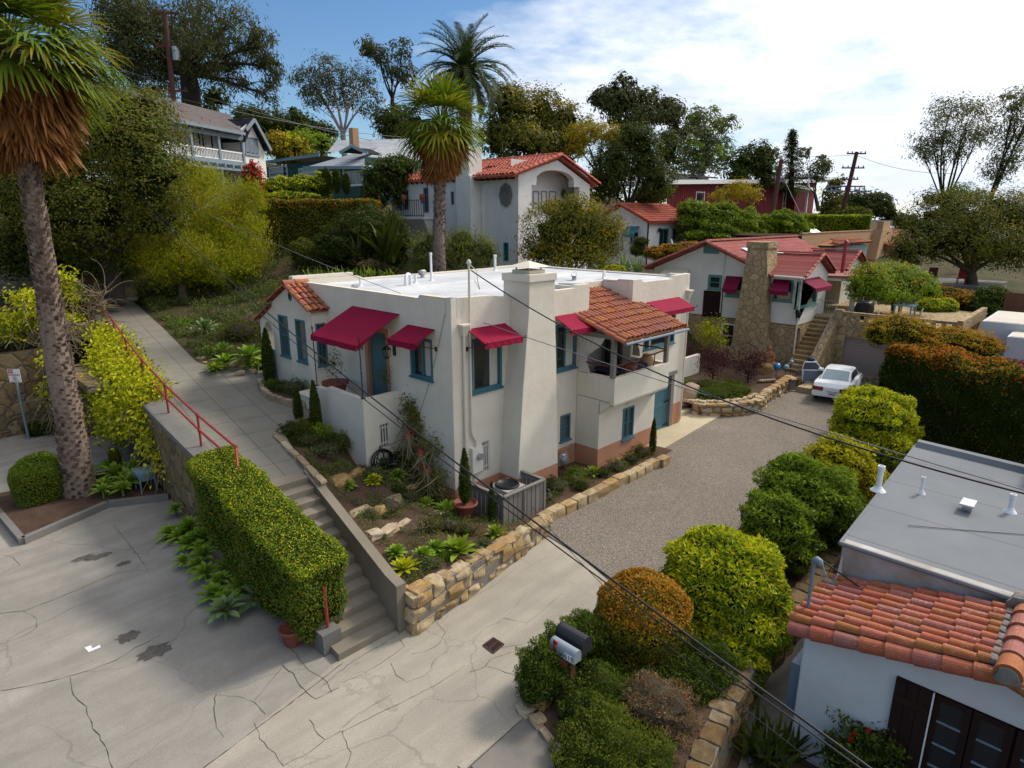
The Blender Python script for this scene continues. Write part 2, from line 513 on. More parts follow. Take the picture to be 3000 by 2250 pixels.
M['lf_bright']=leafmat('leaf_bright_green',[(.045,.085,.010),(.12,.19,.020),(.20,.27,.030)])
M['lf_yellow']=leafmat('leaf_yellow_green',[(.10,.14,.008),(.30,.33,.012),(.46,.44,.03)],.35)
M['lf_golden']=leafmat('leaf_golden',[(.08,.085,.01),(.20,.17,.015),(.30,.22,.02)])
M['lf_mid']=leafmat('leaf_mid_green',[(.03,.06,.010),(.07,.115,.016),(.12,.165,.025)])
M['lf_dark']=leafmat('leaf_dark_green',[(.016,.028,.007),(.03,.048,.010),(.055,.075,.014)],.25)
M['lf_olive']=leafmat('leaf_olive',[(.03,.042,.010),(.07,.078,.014),(.115,.11,.02)],.25)
M['lf_grey']=leafmat('leaf_grey_green',[(.045,.06,.035),(.08,.10,.06),(.12,.145,.09)],.25)
M['lf_pepper']=leafmat('leaf_feathery_green',[(.09,.12,.008),(.17,.20,.012),(.25,.26,.02)],.42)
M['lf_euc']=leafmat('leaf_eucalyptus',[(.024,.034,.018),(.045,.056,.028),(.08,.085,.042)],.25)
M['lf_orange']=leafmat('leaf_bronze',[(.11,.095,.014),(.26,.13,.018),(.36,.14,.02),(.19,.16,.02)])
M['lf_red']=leafmat('leaf_new_red',[(.26,.06,.015),(.42,.085,.022),(.38,.19,.02)])
M['lf_purple']=leafmat('leaf_purple',[(.022,.008,.016),(.045,.013,.03),(.06,.022,.042)])
M['lf_agave']=leafmat('leaf_succulent',[(.075,.145,.022),(.125,.215,.030),(.17,.27,.045)],.2,.5)
M['lf_agaveblue']=leafmat('leaf_blue_succulent',[(.06,.11,.065),(.10,.165,.10),(.17,.23,.13)],.12,.45)
M['lf_bloom']=leafmat('bract_magenta',[(.30,.008,.035),(.42,.015,.05)],.3)
M['lf_dry']=leafmat('dry_twigs',[(.10,.05,.025),(.17,.09,.05),(.13,.10,.085)],.1)
M['lf_twig']=leafmat('grey_twigs',[(.10,.085,.08),(.16,.14,.125)],.05)
M['lf_palm']=leafmat('palm_fan',[(.035,.075,.010),(.075,.125,.014),(.13,.17,.02)],.3)
M['lf_palmtip']=leafmat('palm_fan_yellowing',[(.08,.11,.012),(.14,.15,.018),(.22,.18,.03)],.3)
M['lf_palmdry']=leafmat('palm_skirt',[(.085,.036,.016),(.15,.068,.028),(.20,.10,.045)],.2)
M['lf_date']=leafmat('date_palm_frond',[(.016,.034,.016),(.032,.056,.026),(.055,.08,.035)],.15)
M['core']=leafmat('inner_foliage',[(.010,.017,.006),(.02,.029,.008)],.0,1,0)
M['corebrown']=paint('inner_twigs',(.05,.038,.025),.9)
M['bark']=stonemat('bark',[(.055,.04,.032),(.10,.075,.058),(.16,.13,.10)],False,6)
M['barkpale']=stonemat('pale_bark',[(.22,.19,.16),(.34,.30,.27),(.42,.39,.35)],False,4)
M['barkdark']=stonemat('dark_bark',[(.02,.017,.016),(.04,.032,.03),(.06,.05,.045)],False,5)
M['palmbark']=stonemat('palm_bark',[(.07,.048,.038),(.15,.105,.085),(.26,.20,.16)],True,8)
SAND=[(.20,.14,.075),(.38,.28,.15),(.33,.19,.065),(.30,.23,.14),(.45,.36,.23),(.36,.25,.11)]
M['stone']=stonemat('sandstone',SAND)
M['rock']=stonemat('garden_rock',[(.26,.20,.13),(.38,.29,.19),(.46,.38,.27)])
M['stonedim']=stonemat('shaded_sandstone',[(.12,.082,.042),(.19,.135,.07),(.15,.09,.035),(.22,.17,.11)])  # sandstone colours darkened to paint in the wall's shade
M['mortar']=paint('mortar',(.20,.185,.165),.95,.3)
M['boulder']=stonemat('pink_boulder',[(.20,.135,.105),(.30,.21,.16),(.33,.25,.20)],False,3)
M['rubble']=rubble('rubble_masonry',[(.26,.19,.105),(.38,.28,.155),(.33,.24,.13),(.44,.33,.19)],(.245,.185,.11),2.7,.10,.036)
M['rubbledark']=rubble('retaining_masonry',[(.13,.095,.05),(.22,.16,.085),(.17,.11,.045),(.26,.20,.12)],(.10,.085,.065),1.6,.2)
def soilmat():
 t=NT('mulch_soil')
 n=t.noise(2.0,5,.6);n2=t.noise(55,4,.7)
 c=t.mix(t.ramp(n,[(.3,0.0),(.7,1.0)]),(.060,.034,.024),(.105,.066,.045))
 c=t.mix(t.ramp(n2,[(.52,0.0),(.68,.6)]),c,(.20,.15,.11))
 t.col(c);t.set(.95,.1);t.bump(t.math('ADD',t.math('MULTIPLY',n2,.6),n),.7,.05);return t.m
M['soil']=soilmat()
def hillmat():
 t=NT('hillside_ground')
 n=t.noise(.25,6,.6);n2=t.noise(9,5,.7)
 c=t.mix(t.ramp(n,[(.38,0.0),(.62,1.0)]),(.085,.055,.032),(.035,.048,.014))
 c=t.mix(t.ramp(n2,[(.5,0.0),(.7,.55)]),c,(.10,.085,.045))
 t.col(c);t.set(.95,.1);t.bump(n2,.6,.08);return t.m
M['hill']=hillmat()
def concretemat(name,c1,c2,crack=.0,agg=.5,stain=.3,csc=.35,tracks=False):
 t=NT(name)
 w=t.tc('World')
 big=t.noise(.22,5,.6);mid=t.noise(1.6,5,.65);fine=t.noise(38,4,.75)
 c=t.mix(t.ramp(big,[(.32,0.0),(.68,1.0)]),c1,c2)
 c=t.mix(t.math('MULTIPLY',t.ramp(mid,[(.42,0.0),(.75,1.0)]),stain),c,tuple(x*.55 for x in c1))
 if tracks:
  x_=t.xyz(w);cb=t.N.new('ShaderNodeCombineXYZ');t.L.new(t.math('MULTIPLY',x_[0],.22),cb.inputs[0]);t.L.new(t.math('MULTIPLY',x_[1],1.6),cb.inputs[1]);c=t.mix(t.ramp(t.noise(1.0,4,.6,cb.outputs[0]),[(.42,0.0),(.62,.55)]),c,tuple(q*.78 for q in c1))
 c=t.mix(t.math('MULTIPLY',t.ramp(fine,[(.30,1.0),(.46,0.0)]),agg),c,tuple(x*.42 for x in c1))
 c=t.mix(t.math('MULTIPLY',t.ramp(fine,[(.60,0.0),(.72,1.0)]),agg*.7),c,tuple(min(.6,x*1.55)for x in c2))
 h=t.math('MULTIPLY',fine,.4)
 if crack:
  v=t.vadd(w,t.vscale(t.noisec(.9,5),.9))
  e=t.vor(csc,'DISTANCE_TO_EDGE',v)
  gate=t.ramp(t.noise(.33,2),[(.40,0.0),(.52,1.0)])
  wob=t.math('MULTIPLY',t.noise(3.0,3),.012)
  line=t.math('LESS_THAN',e,wob)
  f=t.math('MULTIPLY',t.math('MULTIPLY',line,gate),crack)
  c=t.mix(f,c,(.035,.03,.026))
  h=t.math('SUBTRACT',h,f)
 t.col(c);t.set(.9,.2);t.bump(h,.45,.012);return t.m
M['street']=concretemat('street_concrete',(.25,.23,.20),(.33,.30,.26),.2,.6,.4,.3,True)
M['apron']=concretemat('apron_concrete',(.31,.28,.23),(.39,.35,.285),.2,.9,.3,.4,True)
M['path']=concretemat('path_concrete',(.235,.22,.185),(.30,.28,.235),0,.18,.25)
M['stepc']=concretemat('step_concrete',(.19,.163,.125),(.25,.215,.17),0,.35,.35)
M['pad']=concretemat('garage_pad_concrete',(.40,.335,.22),(.46,.40,.28),0,.15,.25)
M['walk']=concretemat('walkway_concrete',(.16,.145,.128),(.22,.20,.175),.5,.3,.5,.3)
M['kerb']=concretemat('kerb_concrete',(.14,.132,.125),(.20,.19,.175),0,.4,.4)
def gravelmat():
 t=NT('driveway_gravel')
 v=t.vor(52,'F1',None,'Color');d=t.vor(52,'F1')
 big=t.noise(.35,5,.6)
 r=t.xyz(v)[0]
 c=t.ramp(r,[(.0,(.10,.082,.066)),(.35,(.18,.152,.125)),(.7,(.24,.203,.168)),(1.0,(.36,.315,.265))])
 c=t.mix(t.ramp(big,[(.35,0.0),(.7,.5)]),c,t.mix(1.0,c,(.68,.66,.64),'MULTIPLY'))
 t.col(c);t.set(.92,.15);t.bump(d,.8,.02);return t.m
M['gravel']=gravelmat()
def roofmat(name,c1,c2,streak=None):
 t=NT(name)
 n=t.noise(.5,6,.62,dist=.5);f=t.noise(70,3,.7)
 c=t.mix(t.ramp(n,[(.32,0.0),(.68,1.0)]),c1,c2)
 c=t.mix(t.math('MULTIPLY',t.ramp(f,[(.35,1.0),(.5,0.0)]),.3),c,tuple(x*.55 for x in c1))
 if streak:
  s_=t.xyz(t.tc('World'))
  m=t.math('FRACT',t.math('MULTIPLY',s_[1 if streak>0 else 0],abs(streak)))
  c=t.mix(t.math('MULTIPLY',t.math('LESS_THAN',m,.03),.45),c,tuple(x*.5 for x in c1))
 t.col(c);t.set(.85,.2);t.bump(f,.35,.01);return t.m
M['rooffelt']=roofmat('silvered_roof_felt',(.42,.43,.45),(.66,.66,.67),1.0)
M['roofgrey']=roofmat('grey_mineral_felt',(.15,.16,.172),(.19,.20,.212),-.55)
M['roofred']=roofmat('red_porch_felt',(.26,.10,.085),(.32,.13,.11))
M['roofpale']=roofmat('pale_flat_roof',(.52,.47,.40),(.60,.55,.47))
def shingle(name,cols,ux,rows=5.5,wob=1.0):
 """rows of shingles following height"""
 t=NT(name)
 x=t.xyz(t.tc('World'))
 row=t.math('MULTIPLY',x[2],rows)
 fr=t.math('FRACT',row);fl=t.math('FLOOR',row)
 u=t.math('ADD',t.math('MULTIPLY',x[ux],3.2),t.math('MULTIPLY',fl,.37))
 cb=t.N.new('ShaderNodeCombineXYZ');t.L.new(t.math('FLOOR',u),cb.inputs[0]);t.L.new(fl,cb.inputs[1])
 wn=t.N.new('ShaderNodeTexWhiteNoise');wn.noise_dimensions='2D';t.L.new(cb.outputs[0],wn.inputs['Vector'])
 k=len(cols)
 c=t.ramp(wn.outputs['Value'],[(i/(k-1),q)for i,q in enumerate(cols)])
 e=t.math('MAXIMUM',t.math('LESS_THAN',fr,.12),t.math('MULTIPLY',t.math('LESS_THAN',t.math('FRACT',u),.05),.6))
 c=t.mix(t.math('MULTIPLY',e,.6),c,tuple(q*.4 for q in cols[0]))
 t.col(c);t.set(.9,.15);t.bump(t.math('ADD',fr,t.noise(40,3)),.35,.02);return t.m
M['sh_brown']=shingle('brown_grey_shingle',[(.085,.07,.068),(.13,.11,.105),(.105,.088,.085)],1,4)
M['sh_black']=shingle('charcoal_shingle',[(.022,.022,.027),(.045,.044,.052)],0,4)
M['sh_grey']=shingle('pale_grey_shingle',[(.27,.29,.32),(.35,.37,.40),(.31,.33,.36)],0,4)
M['sh_red']=shingle('red_shingle',[(.20,.045,.042),(.28,.07,.062),(.24,.085,.075)],0,6)
M['clap']=shingle('green_clapboard',[(.045,.10,.085),(.055,.115,.095)],0,5)
M['car']=paint('white_car_paint',(.80,.81,.83),.22,.02,.6)
M['rubber']=paint('tyre_rubber',(.015,.015,.016),.8)
M['taillight']=paint('red_lens',(.22,.006,.01),.2,.2,.6)
M['chrome']=paint('bright_metal',(.6,.6,.62),.25,.1,.6,metal=.9)
M['signwhite']=paint('sign_white',(.72,.72,.73),.4,.03)
M['signred']=paint('sign_red',(.42,.015,.03),.4,.05)
M['ink']=paint('black_ink',(.01,.01,.01),.5)
M['rust']=paint('rusty_iron',(.075,.035,.032),.8,.4)
M['cable']=paint('black_cable',(.012,.013,.016),.5)
M['cablegrey']=paint('grey_cable',(.16,.165,.175),.5)
M['basket']=paint('straw',(.38,.25,.12),.8,.3,sc=40)
M['boxgrey']=paint('grey_appliance',(.36,.35,.33),.5)
M['navy']=fabric('navy_cloth',(.02,.02,.06))
M['brownmetal']=paint('taupe_door',(.36,.275,.25),.6)
M['statue']=stonemat('rusty_statue',[(.20,.075,.03),(.34,.15,.07),(.42,.22,.12)],False,14)
M['blueglass']=paint('blue_glass',(.01,.20,.50),.12,.2,.7)
M['brick']=rubble('red_brick_paving',[(.22,.08,.055),(.30,.13,.09),(.26,.10,.07)],(.16,.12,.10),5.5,.02,.06)
M['stain']=paint('oil_stain',(.13,.115,.10),.8,.45,sc=9)
M['crackdark']=paint('open_joint',(.085,.072,.06),.95,.5,sc=9)
M['solar']=glassmat('solar_panel',(.30,.33,.37),.15)
M['moss']=paint('mossy_edge',(.06,.075,.02),.95,.4)
def tiles(mb,o,u,s,width,length,pitch=.24,expo=.37,r=.085,seg=6,mask=None,rng=None,gap_dark=0,jit=1.0,cap=True):
 """rows of half round cover tiles; o = eave corner, u = along the eave, s = unit vector up the slope"""
 rng=rng or random.Random(1)
 o=np.array(tuple(o),float);u=np.array(tuple(u),float);s_=np.array(tuple(s),float)
 n=np.cross(u,s_)
 if n[2]<0:n=-n
 cols=max(1,int(round(width/pitch)));rows=max(1,int(round(length/expo)))
 pitch=width/cols;expo=length/rows
 ang=np.linspace(0,pi,seg+1)
 for i in range(cols):
  for j in range(rows):
   cu=(i+.5)*pitch;cs=j*expo
   if mask and not mask(cu,cs+expo/2):continue
   ja=rng.uniform(-.012,.012)*jit;js=rng.uniform(-.03,.03)*jit;jh=rng.uniform(0,.014)*jit
   L=expo*1.16;r0=r*rng.uniform(.97,1.05);r1=r0*.82
   skew=rng.uniform(-.012,.012)*jit
   ring=[]
   for(d,rr,hh,sk)in((js,r0,.030+jh,0),(js+L,r1,.004+jh,skew)):
    c=o+u*(cu+ja+sk)+s_*(cs+d)+n*hh
    ring.append(c+rr*(np.cos(ang)[:,None]*u+np.sin(ang)[:,None]*n))
   m=seg+1
   V=np.concatenate(ring)
   f=[[k,k+1,m+k+1,m+k]for k in range(seg)]
   if cap:
    V=np.concatenate([V,[ring[0].mean(0)-n*r0*.3+s_*.06]])
    f3=[[k+1,k,2*m]for k in range(seg)]
    mb.add(V,f);off=mb.n-len(V)
    mb.f.append((np.array(f3)+off,gap_dark))  # dark cap paints the shade inside the open tile end
   else:mb.add(V,f)
def ridge_tiles(mb,p,q,r=.12,expo=.36,seg=8,rng=None,up=(0,0,1),lift=.02,mi=0):
 rng=rng or random.Random(2)
 p=np.array(tuple(p),float);q=np.array(tuple(q),float);d=q-p;L=np.linalg.norm(d);d/=L
 n=max(1,int(round(L/expo)));e=L/n
 side=np.cross(d,np.array(up,float));side/=np.linalg.norm(side);nn=np.cross(side,d)
 ang=np.linspace(-.15,pi+.15,seg+1)
 for j in range(n):
  rr=r*rng.uniform(.96,1.05);ring=[]
  for t,k,h in((j*e-.0,1.0,lift+.012),(j*e+e*1.13,.84,lift-.006)):
   c=p+d*t+nn*h
   ring.append(c+rr*k*(np.cos(ang)[:,None]*side+np.sin(ang)[:,None]*nn))
  m=seg+1
  V=np.concatenate(ring)
  mb.add(V,[[k+1,k,m+k,m+k+1]for k in range(seg)],mi)
  mb.add(np.concatenate([ring[0],[ring[0].mean(0)]]),[[k,k+1,m]for k in range(seg)],mi)
def _cube_tpl(k=3):
 t=np.linspace(-1,1,k+1);V=[];Fc=[]
 for ax in range(3):
  for sg in(-1,1):
   b=len(V)
   for i in t:
    for j in t:
     p=[0,0,0];p[ax]=sg;p[(ax+1)%3]=i;p[(ax+2)%3]=j;V.append(p)
   for i in range(k):
    for j in range(k):
     q=[b+i*(k+1)+j,b+(i+1)*(k+1)+j,b+(i+1)*(k+1)+j+1,b+i*(k+1)+j+1]
     Fc.append(q if sg>0 else q[::-1])
 V=np.array(V,float)
 key={};idx=[]
 out=[]
 for p in np.round(V,5):
  kk=tuple(p)
  if kk not in key:key[kk]=len(out);out.append(p)
  idx.append(key[kk])
 return np.array(out),np.array(idx)[np.array(Fc)]
CT3=_cube_tpl(3);CT5=_cube_tpl(5)
def _wob(P,ph,f=2.1):
 return np.sin(P[:,0]*f+ph)*np.sin(P[:,1]*f*1.3+ph*1.7)+np.sin(P[:,2]*f*1.1+ph*.6+P[:,0]*1.2)
def stone(mb,c,ex,ey,ez,rng,rnd=.35,rough=.06,tpl=CT3,mi=0):
 """one weathered block; ex, ey, ez are half-extent vectors"""
 V,Fc=tpl
 l=np.linalg.norm(V,axis=1)[:,None];mx=np.abs(V).max(1)[:,None]
 P=V*(1-rnd)+(V/l*mx)*rnd*1.12
 ph=rng.uniform(0,9)
 P=P*(1+rough*_wob(P,ph)[:,None])+rough*.8*np.stack([_wob(P,ph+k,3.1)for k in(1,2,3)],-1)
 E=np.array([tuple(ex),tuple(ey),tuple(ez)],float)
 mb.add(P@E+np.array(tuple(c),float),Fc,mi)
def boulder(mb,c,rx,ry,rz,rng,rot=0,**kw):
 stone(mb,c,(cos(rot)*rx,sin(rot)*rx,0),(-sin(rot)*ry,cos(rot)*ry,0),(0,0,rz),rng,.55,.09,CT5,**kw)
def stone_wall(mb,pts,zb,zt,th,rng,size=.34,hgt=.26,mi=0,core_mi=1,cap=True):
 """courses of rough blocks along a polyline; zb(t), zt(t) give bottom and top heights, t in metres"""
 P=[Vector((p[0],p[1],0))for p in pts]
 ln=[0]
 for a,b in zip(P,P[1:]):ln.append(ln[-1]+(b-a).length)
 T=ln[-1]
 def at(t):
  t=min(max(t,0),T-1e-6)
  for i in range(len(P)-1):
   if t<=ln[i+1]+1e-9:
    k=(t-ln[i])/(ln[i+1]-ln[i]);d=(P[i+1]-P[i]).normalized()
    return P[i].lerp(P[i+1],k),d
 n=max(2,int(T/.4))
 for i in range(n):
  a,da=at(T*i/n);b,db=at(T*(i+1)/n)
  na=Vector((-da.y,da.x,0))*(th*.47)
  t0=min(zt(T*i/n),zt(T*(i+1)/n))-.05;z0=min(zb(T*i/n),zb(T*(i+1)/n))-.1
  if t0>z0:mb.hexa([(a-na).to_tuple()[:2]+(z0,),(b-na).to_tuple()[:2]+(z0,),(b+na).to_tuple()[:2]+(z0,),(a+na).to_tuple()[:2]+(z0,),(a-na).to_tuple()[:2]+(t0,),(b-na).to_tuple()[:2]+(t0,),(b+na).to_tuple()[:2]+(t0,),(a+na).to_tuple()[:2]+(t0,)],core_mi)
 zmin=min(zb(T*i/20)for i in range(21));zmax=max(zt(T*i/20)for i in range(21))
 z=zmin-.03;row=0
 while z<zmax:
  h=hgt*rng.uniform(.8,1.2);t=-rng.uniform(0,size*.5)
  while t<T:
   w=size*rng.uniform(.6,1.5);tc=t+w/2
   if 0<=tc<=T:
    b_,t_=zb(tc),zt(tc)
    zl,zh=max(z,b_-.05),min(z+h,t_)
    if z+h>t_-hgt*.55:zh=t_
    if zh-zl>hgt*.35 and z<t_-hgt*.3:
     p,d=at(tc);nrm=Vector((-d.y,d.x,0))
     wob=rng.uniform(-.02,.03)
     stone(mb,(p.x-nrm.x*wob,p.y-nrm.y*wob,(zl+zh)/2),d*(w*rng.uniform(.44,.49)),nrm*(th*.5+rng.uniform(-.01,.05)),(rng.uniform(-.03,.03),rng.uniform(-.03,.03),(zh-zl)*rng.uniform(.44,.49)),rng,.34,.075,CT5,mi)
   t+=w
  z+=h;row+=1
def leaves(mb,pts,nrm,L,W,rng,tilt=.5,droop=0.,mi=0,var=.35,updn=0.):
 n=len(pts)
 rnd=rng.normal(size=(n,3))
 nrm=nrm/(np.linalg.norm(nrm,axis=1)[:,None]+1e-9)
 tan=rnd-(rnd*nrm).sum(1)[:,None]*nrm
 tan/=np.linalg.norm(tan,axis=1)[:,None]+1e-9
 ax=tan+nrm*tilt+np.array([0,0,updn-droop])
 ax/=np.linalg.norm(ax,axis=1)[:,None]+1e-9
 sd=np.cross(ax,nrm+rng.normal(size=(n,3))*.45)
 sd/=np.linalg.norm(sd,axis=1)[:,None]+1e-9
 up=np.cross(sd,ax)
 l=(L*(1+var*rng.uniform(-1,1,n)))[:,None];w=(W*(1+var*rng.uniform(-1,1,n)))[:,None]
 b=pts-ax*l*.3
 mid=b+ax*l*.5
 V=np.stack([b,mid+sd*w*.5+up*w*.14,b+ax*l-up*l*.06,mid-sd*w*.5+up*w*.14],1).reshape(-1,3)
 mb.add(V,np.arange(n*4).reshape(-1,4),mi)
def sphere_dirs(n,rng):
 d=rng.normal(size=(n,3));return d/np.linalg.norm(d,axis=1)[:,None]
def blob_surface(blobs,n,rng,depth=.12,bump=.10,zmin=None):
 """points on the outside of a union of ellipsoids (cx, cy, cz, rx, ry, rz)"""
 B=np.array(blobs,float);C_,R=B[:,:3],B[:,3:]
 ar=(R[:,0]*R[:,1]+R[:,1]*R[:,2]+R[:,0]*R[:,2]);k=rng.choice(len(B),size=int(n*1.6),p=ar/ar.sum())
 d=sphere_dirs(len(k),rng)
 ph=k*1.7
 wv=1+bump*(.5*np.sin(d[:,0]*13+d[:,1]*11+ph)*np.sin(d[:,2]*12+ph)+np.sin(d[:,0]*5+ph)*np.sin(d[:,1]*6+ph*2)+.8*np.sin(d[:,2]*9+d[:,0]*7+ph))
 rr=wv*(1-np.abs(rng.normal(size=len(k)))*depth)
 p=C_[k]+R[k]*d*rr[:,None]
 nr=d/R[k]
 keep=np.ones(len(k),bool)
 for i in range(len(B)):
  q=((p-C_[i])/(R[i]*.86))
  keep&=~(((q**2).sum(1)<1)&(k!=i))
 if zmin is not None:keep&=p[:,2]>zmin
 p,nr=p[keep][:n],nr[keep][:n]
 return p,nr
def ell(mb,c,r,mi=0,seg=14,rings=9,wob=.08,ph=0):
 th=np.linspace(0,pi,rings)[:,None];a=np.linspace(0,2*pi,seg+1)[None]
 d=np.stack([np.sin(th)*np.cos(a),np.sin(th)*np.sin(a),np.cos(th)+0*a],-1)
 k=1+wob*(np.sin(d[...,0]*5+ph)*np.sin(d[...,1]*6+ph*2)+np.sin(d[...,2]*7+ph))
 k[:,-1]=k[:,0]
 mb.grid(np.asarray(c)+d*np.asarray(r)*k[...,None],mi)
_seed=[100]
def nrng():
 _seed[0]+=1;return np.random.default_rng(_seed[0])
def px_blob(x,y,rx,ry,d,rz=None):
 c=DP(x*K,y*K,d);s_=K*d/F*1.03
 rx,ry=rx*s_,ry*s_
 rz=rz if rz else(rx+ry)/2
 return(c.x,c.y,c.z,(rx+rz)/2 if False else rx,rz if False else(rx+rz)/2,ry)
def bush(name,label,cat,blobs,leaf,n,L,W,group=None,core='core',tilt=.5,droop=0.,extra=None,depth=.12,shrink=.84,bump=.1,zmin=None,base=None,updn=0.):
 """a shrub: leaf clumps over an inner mass; extra = [(material, n, filter)] further leaves"""
 g=nrng();mb=MB()
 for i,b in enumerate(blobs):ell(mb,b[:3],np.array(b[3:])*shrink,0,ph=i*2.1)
 p,nr=blob_surface(blobs,n,g,depth,bump,zmin)
 leaves(mb,p,nr,L,W,g,tilt,droop,1,updn=updn)
 mats=[M[core],M[leaf]]
 for e in(extra or[]):
  p,nr=blob_surface(blobs,e[1]*3,g,depth*.6,bump,zmin)
  if len(e)>2 and e[2]:
   k=e[2](p,nr);p,nr=p[k],nr[k]
  p,nr=p[:e[1]],nr[:e[1]]
  mats.append(M[e[0]])
  leaves(mb,p+nr/np.linalg.norm(nr,axis=1)[:,None]*.02,nr,L*1.05,W*1.05,g,tilt+.2,droop,len(mats)-1,updn=updn)
 if base is None:
  B=np.array(blobs);i=B[:,2].argmin();base=(B[:,0].mean(),B[:,1].mean(),(B[:,2]-B[:,5]).min())
 return mb.solo(name,mats,label,cat,base,group)
def bez(p,q,r,n=8):
 p,q,r=(np.array(tuple(x),float)for x in(p,q,r));t=np.linspace(0,1,n)[:,None]
 return(1-t)**2*p+2*t*(1-t)*q+t*t*r
def tree(name,label,cat,base,blobs,leaf,n,L,W,trunk_r=.25,fork=.45,bark='bark',group=None,droop=0.,clump=26,csize=.16,limb=4,fill=.55,extra=None,trunk_top=None,core=None,twig=True,spread=.5,tilt=.2,updn=0.):
 """trunk with limbs reaching into each leaf mass; leaves hang in clumps through the crown"""
 g=nrng();r=random.Random(_seed[0])
 root=thing(name,label,cat,base,group)
 base=np.array(tuple(base),float);B=np.array(blobs,float)
 cen=B[:,:3].mean(0)
 tb=MB()
 fk=np.array(trunk_top,float)if trunk_top is not None else base+(cen-base)*fork+np.array([0,0,0])
 mid=(base+fk)/2+np.array([r.uniform(-.2,.2),r.uniform(-.2,.2),0])*trunk_r*3
 tb.tube(bez(base-np.array([0,0,.3]),mid,fk,8),np.linspace(trunk_r*1.15,trunk_r*.75,8),10)
 for b in B:
  c,R=b[:3],b[3:]
  d=c-fk;dl=np.linalg.norm(d)
  m=fk+d*.5+np.array([r.uniform(-.12,.12),r.uniform(-.12,.12),r.uniform(.0,.16)])*dl
  lim=bez(fk-(fk-base)*.06,m,c,9)
  lr=trunk_r*min(.5,.16+.3*R.max()/(B[:,3:].max()+1e-6))
  tb.tube(lim,np.linspace(lr,lr*.25,9),7,cap=False)
  for k in range(limb):
   s0=lim[r.randint(3,8)]
   dd=sphere_dirs(1,g)[0];dd[2]=abs(dd[2])*.8 if droop<.5 else dd[2]
   e=c+R*dd*r.uniform(.6,.98)
   mm=(s0+e)/2+np.array([r.uniform(-.1,.1),r.uniform(-.1,.1),r.uniform(0,.12)])*np.linalg.norm(e-s0)
   br=bez(s0,mm,e,6)
   tb.tube(br,np.linspace(lr*.34,lr*.06,6),5,cap=False)
   if twig:
    for q in range(2):
     s1_=br[r.randint(2,4)];e1=c+R*sphere_dirs(1,g)[0]*r.uniform(.7,1.0)
     tb.tube(bez(s1_,(s1_+e1)/2+np.array([0,0,.08])*R[2],e1,4),np.linspace(lr*.12,lr*.03,4),4,cap=False)
 tb.obj('trunk',M[bark],root,smooth=True)
 cb=MB();mats=[]
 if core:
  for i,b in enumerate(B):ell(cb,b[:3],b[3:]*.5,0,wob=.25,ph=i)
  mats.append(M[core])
 def scatter(n_,mi,filt=None,shell=.0):
  vol=B[:,3]*B[:,4]*B[:,5];vol=vol**.75
  nc=max(1,n_//clump)
  k=g.choice(len(B),size=nc,p=vol/vol.sum())
  d=sphere_dirs(nc,g);rad=g.uniform(fill,1.0,nc)**.6
  if shell:rad=g.uniform(shell,1.04,nc)
  cc=B[k,:3]+B[k,3:]*d*rad[:,None]
  if filt is not None:
   q=filt(cc,d);cc,d,k=cc[q],d[q],k[q]
  sz=csize*B[k,3:].mean(1)*g.uniform(.6,1.4,len(k))
  off=g.normal(size=(len(k),clump,3))*sz[:,None,None]*np.array([1,1,.75])
  if droop:off[...,2]-=np.abs(g.normal(size=off.shape[:2]))*sz[:,None]*droop*1.2
  p=(cc[:,None]+off).reshape(-1,3)
  nr=(off/(np.linalg.norm(off,axis=2)[...,None]+1e-9)*spread+d[:,None]*.8+np.array([0,0,.4])).reshape(-1,3)
  leaves(cb,p,nr,L,W,g,tilt,droop,mi,updn=updn)
 mats.append(M[leaf]);scatter(n,len(mats)-1)
 for e in(extra or[]):
  mats.append(M[e[0]]);scatter(e[1],len(mats)-1,e[2]if len(e)>2 else None,.85)
 cb.obj('crown',mats,root)
 return root
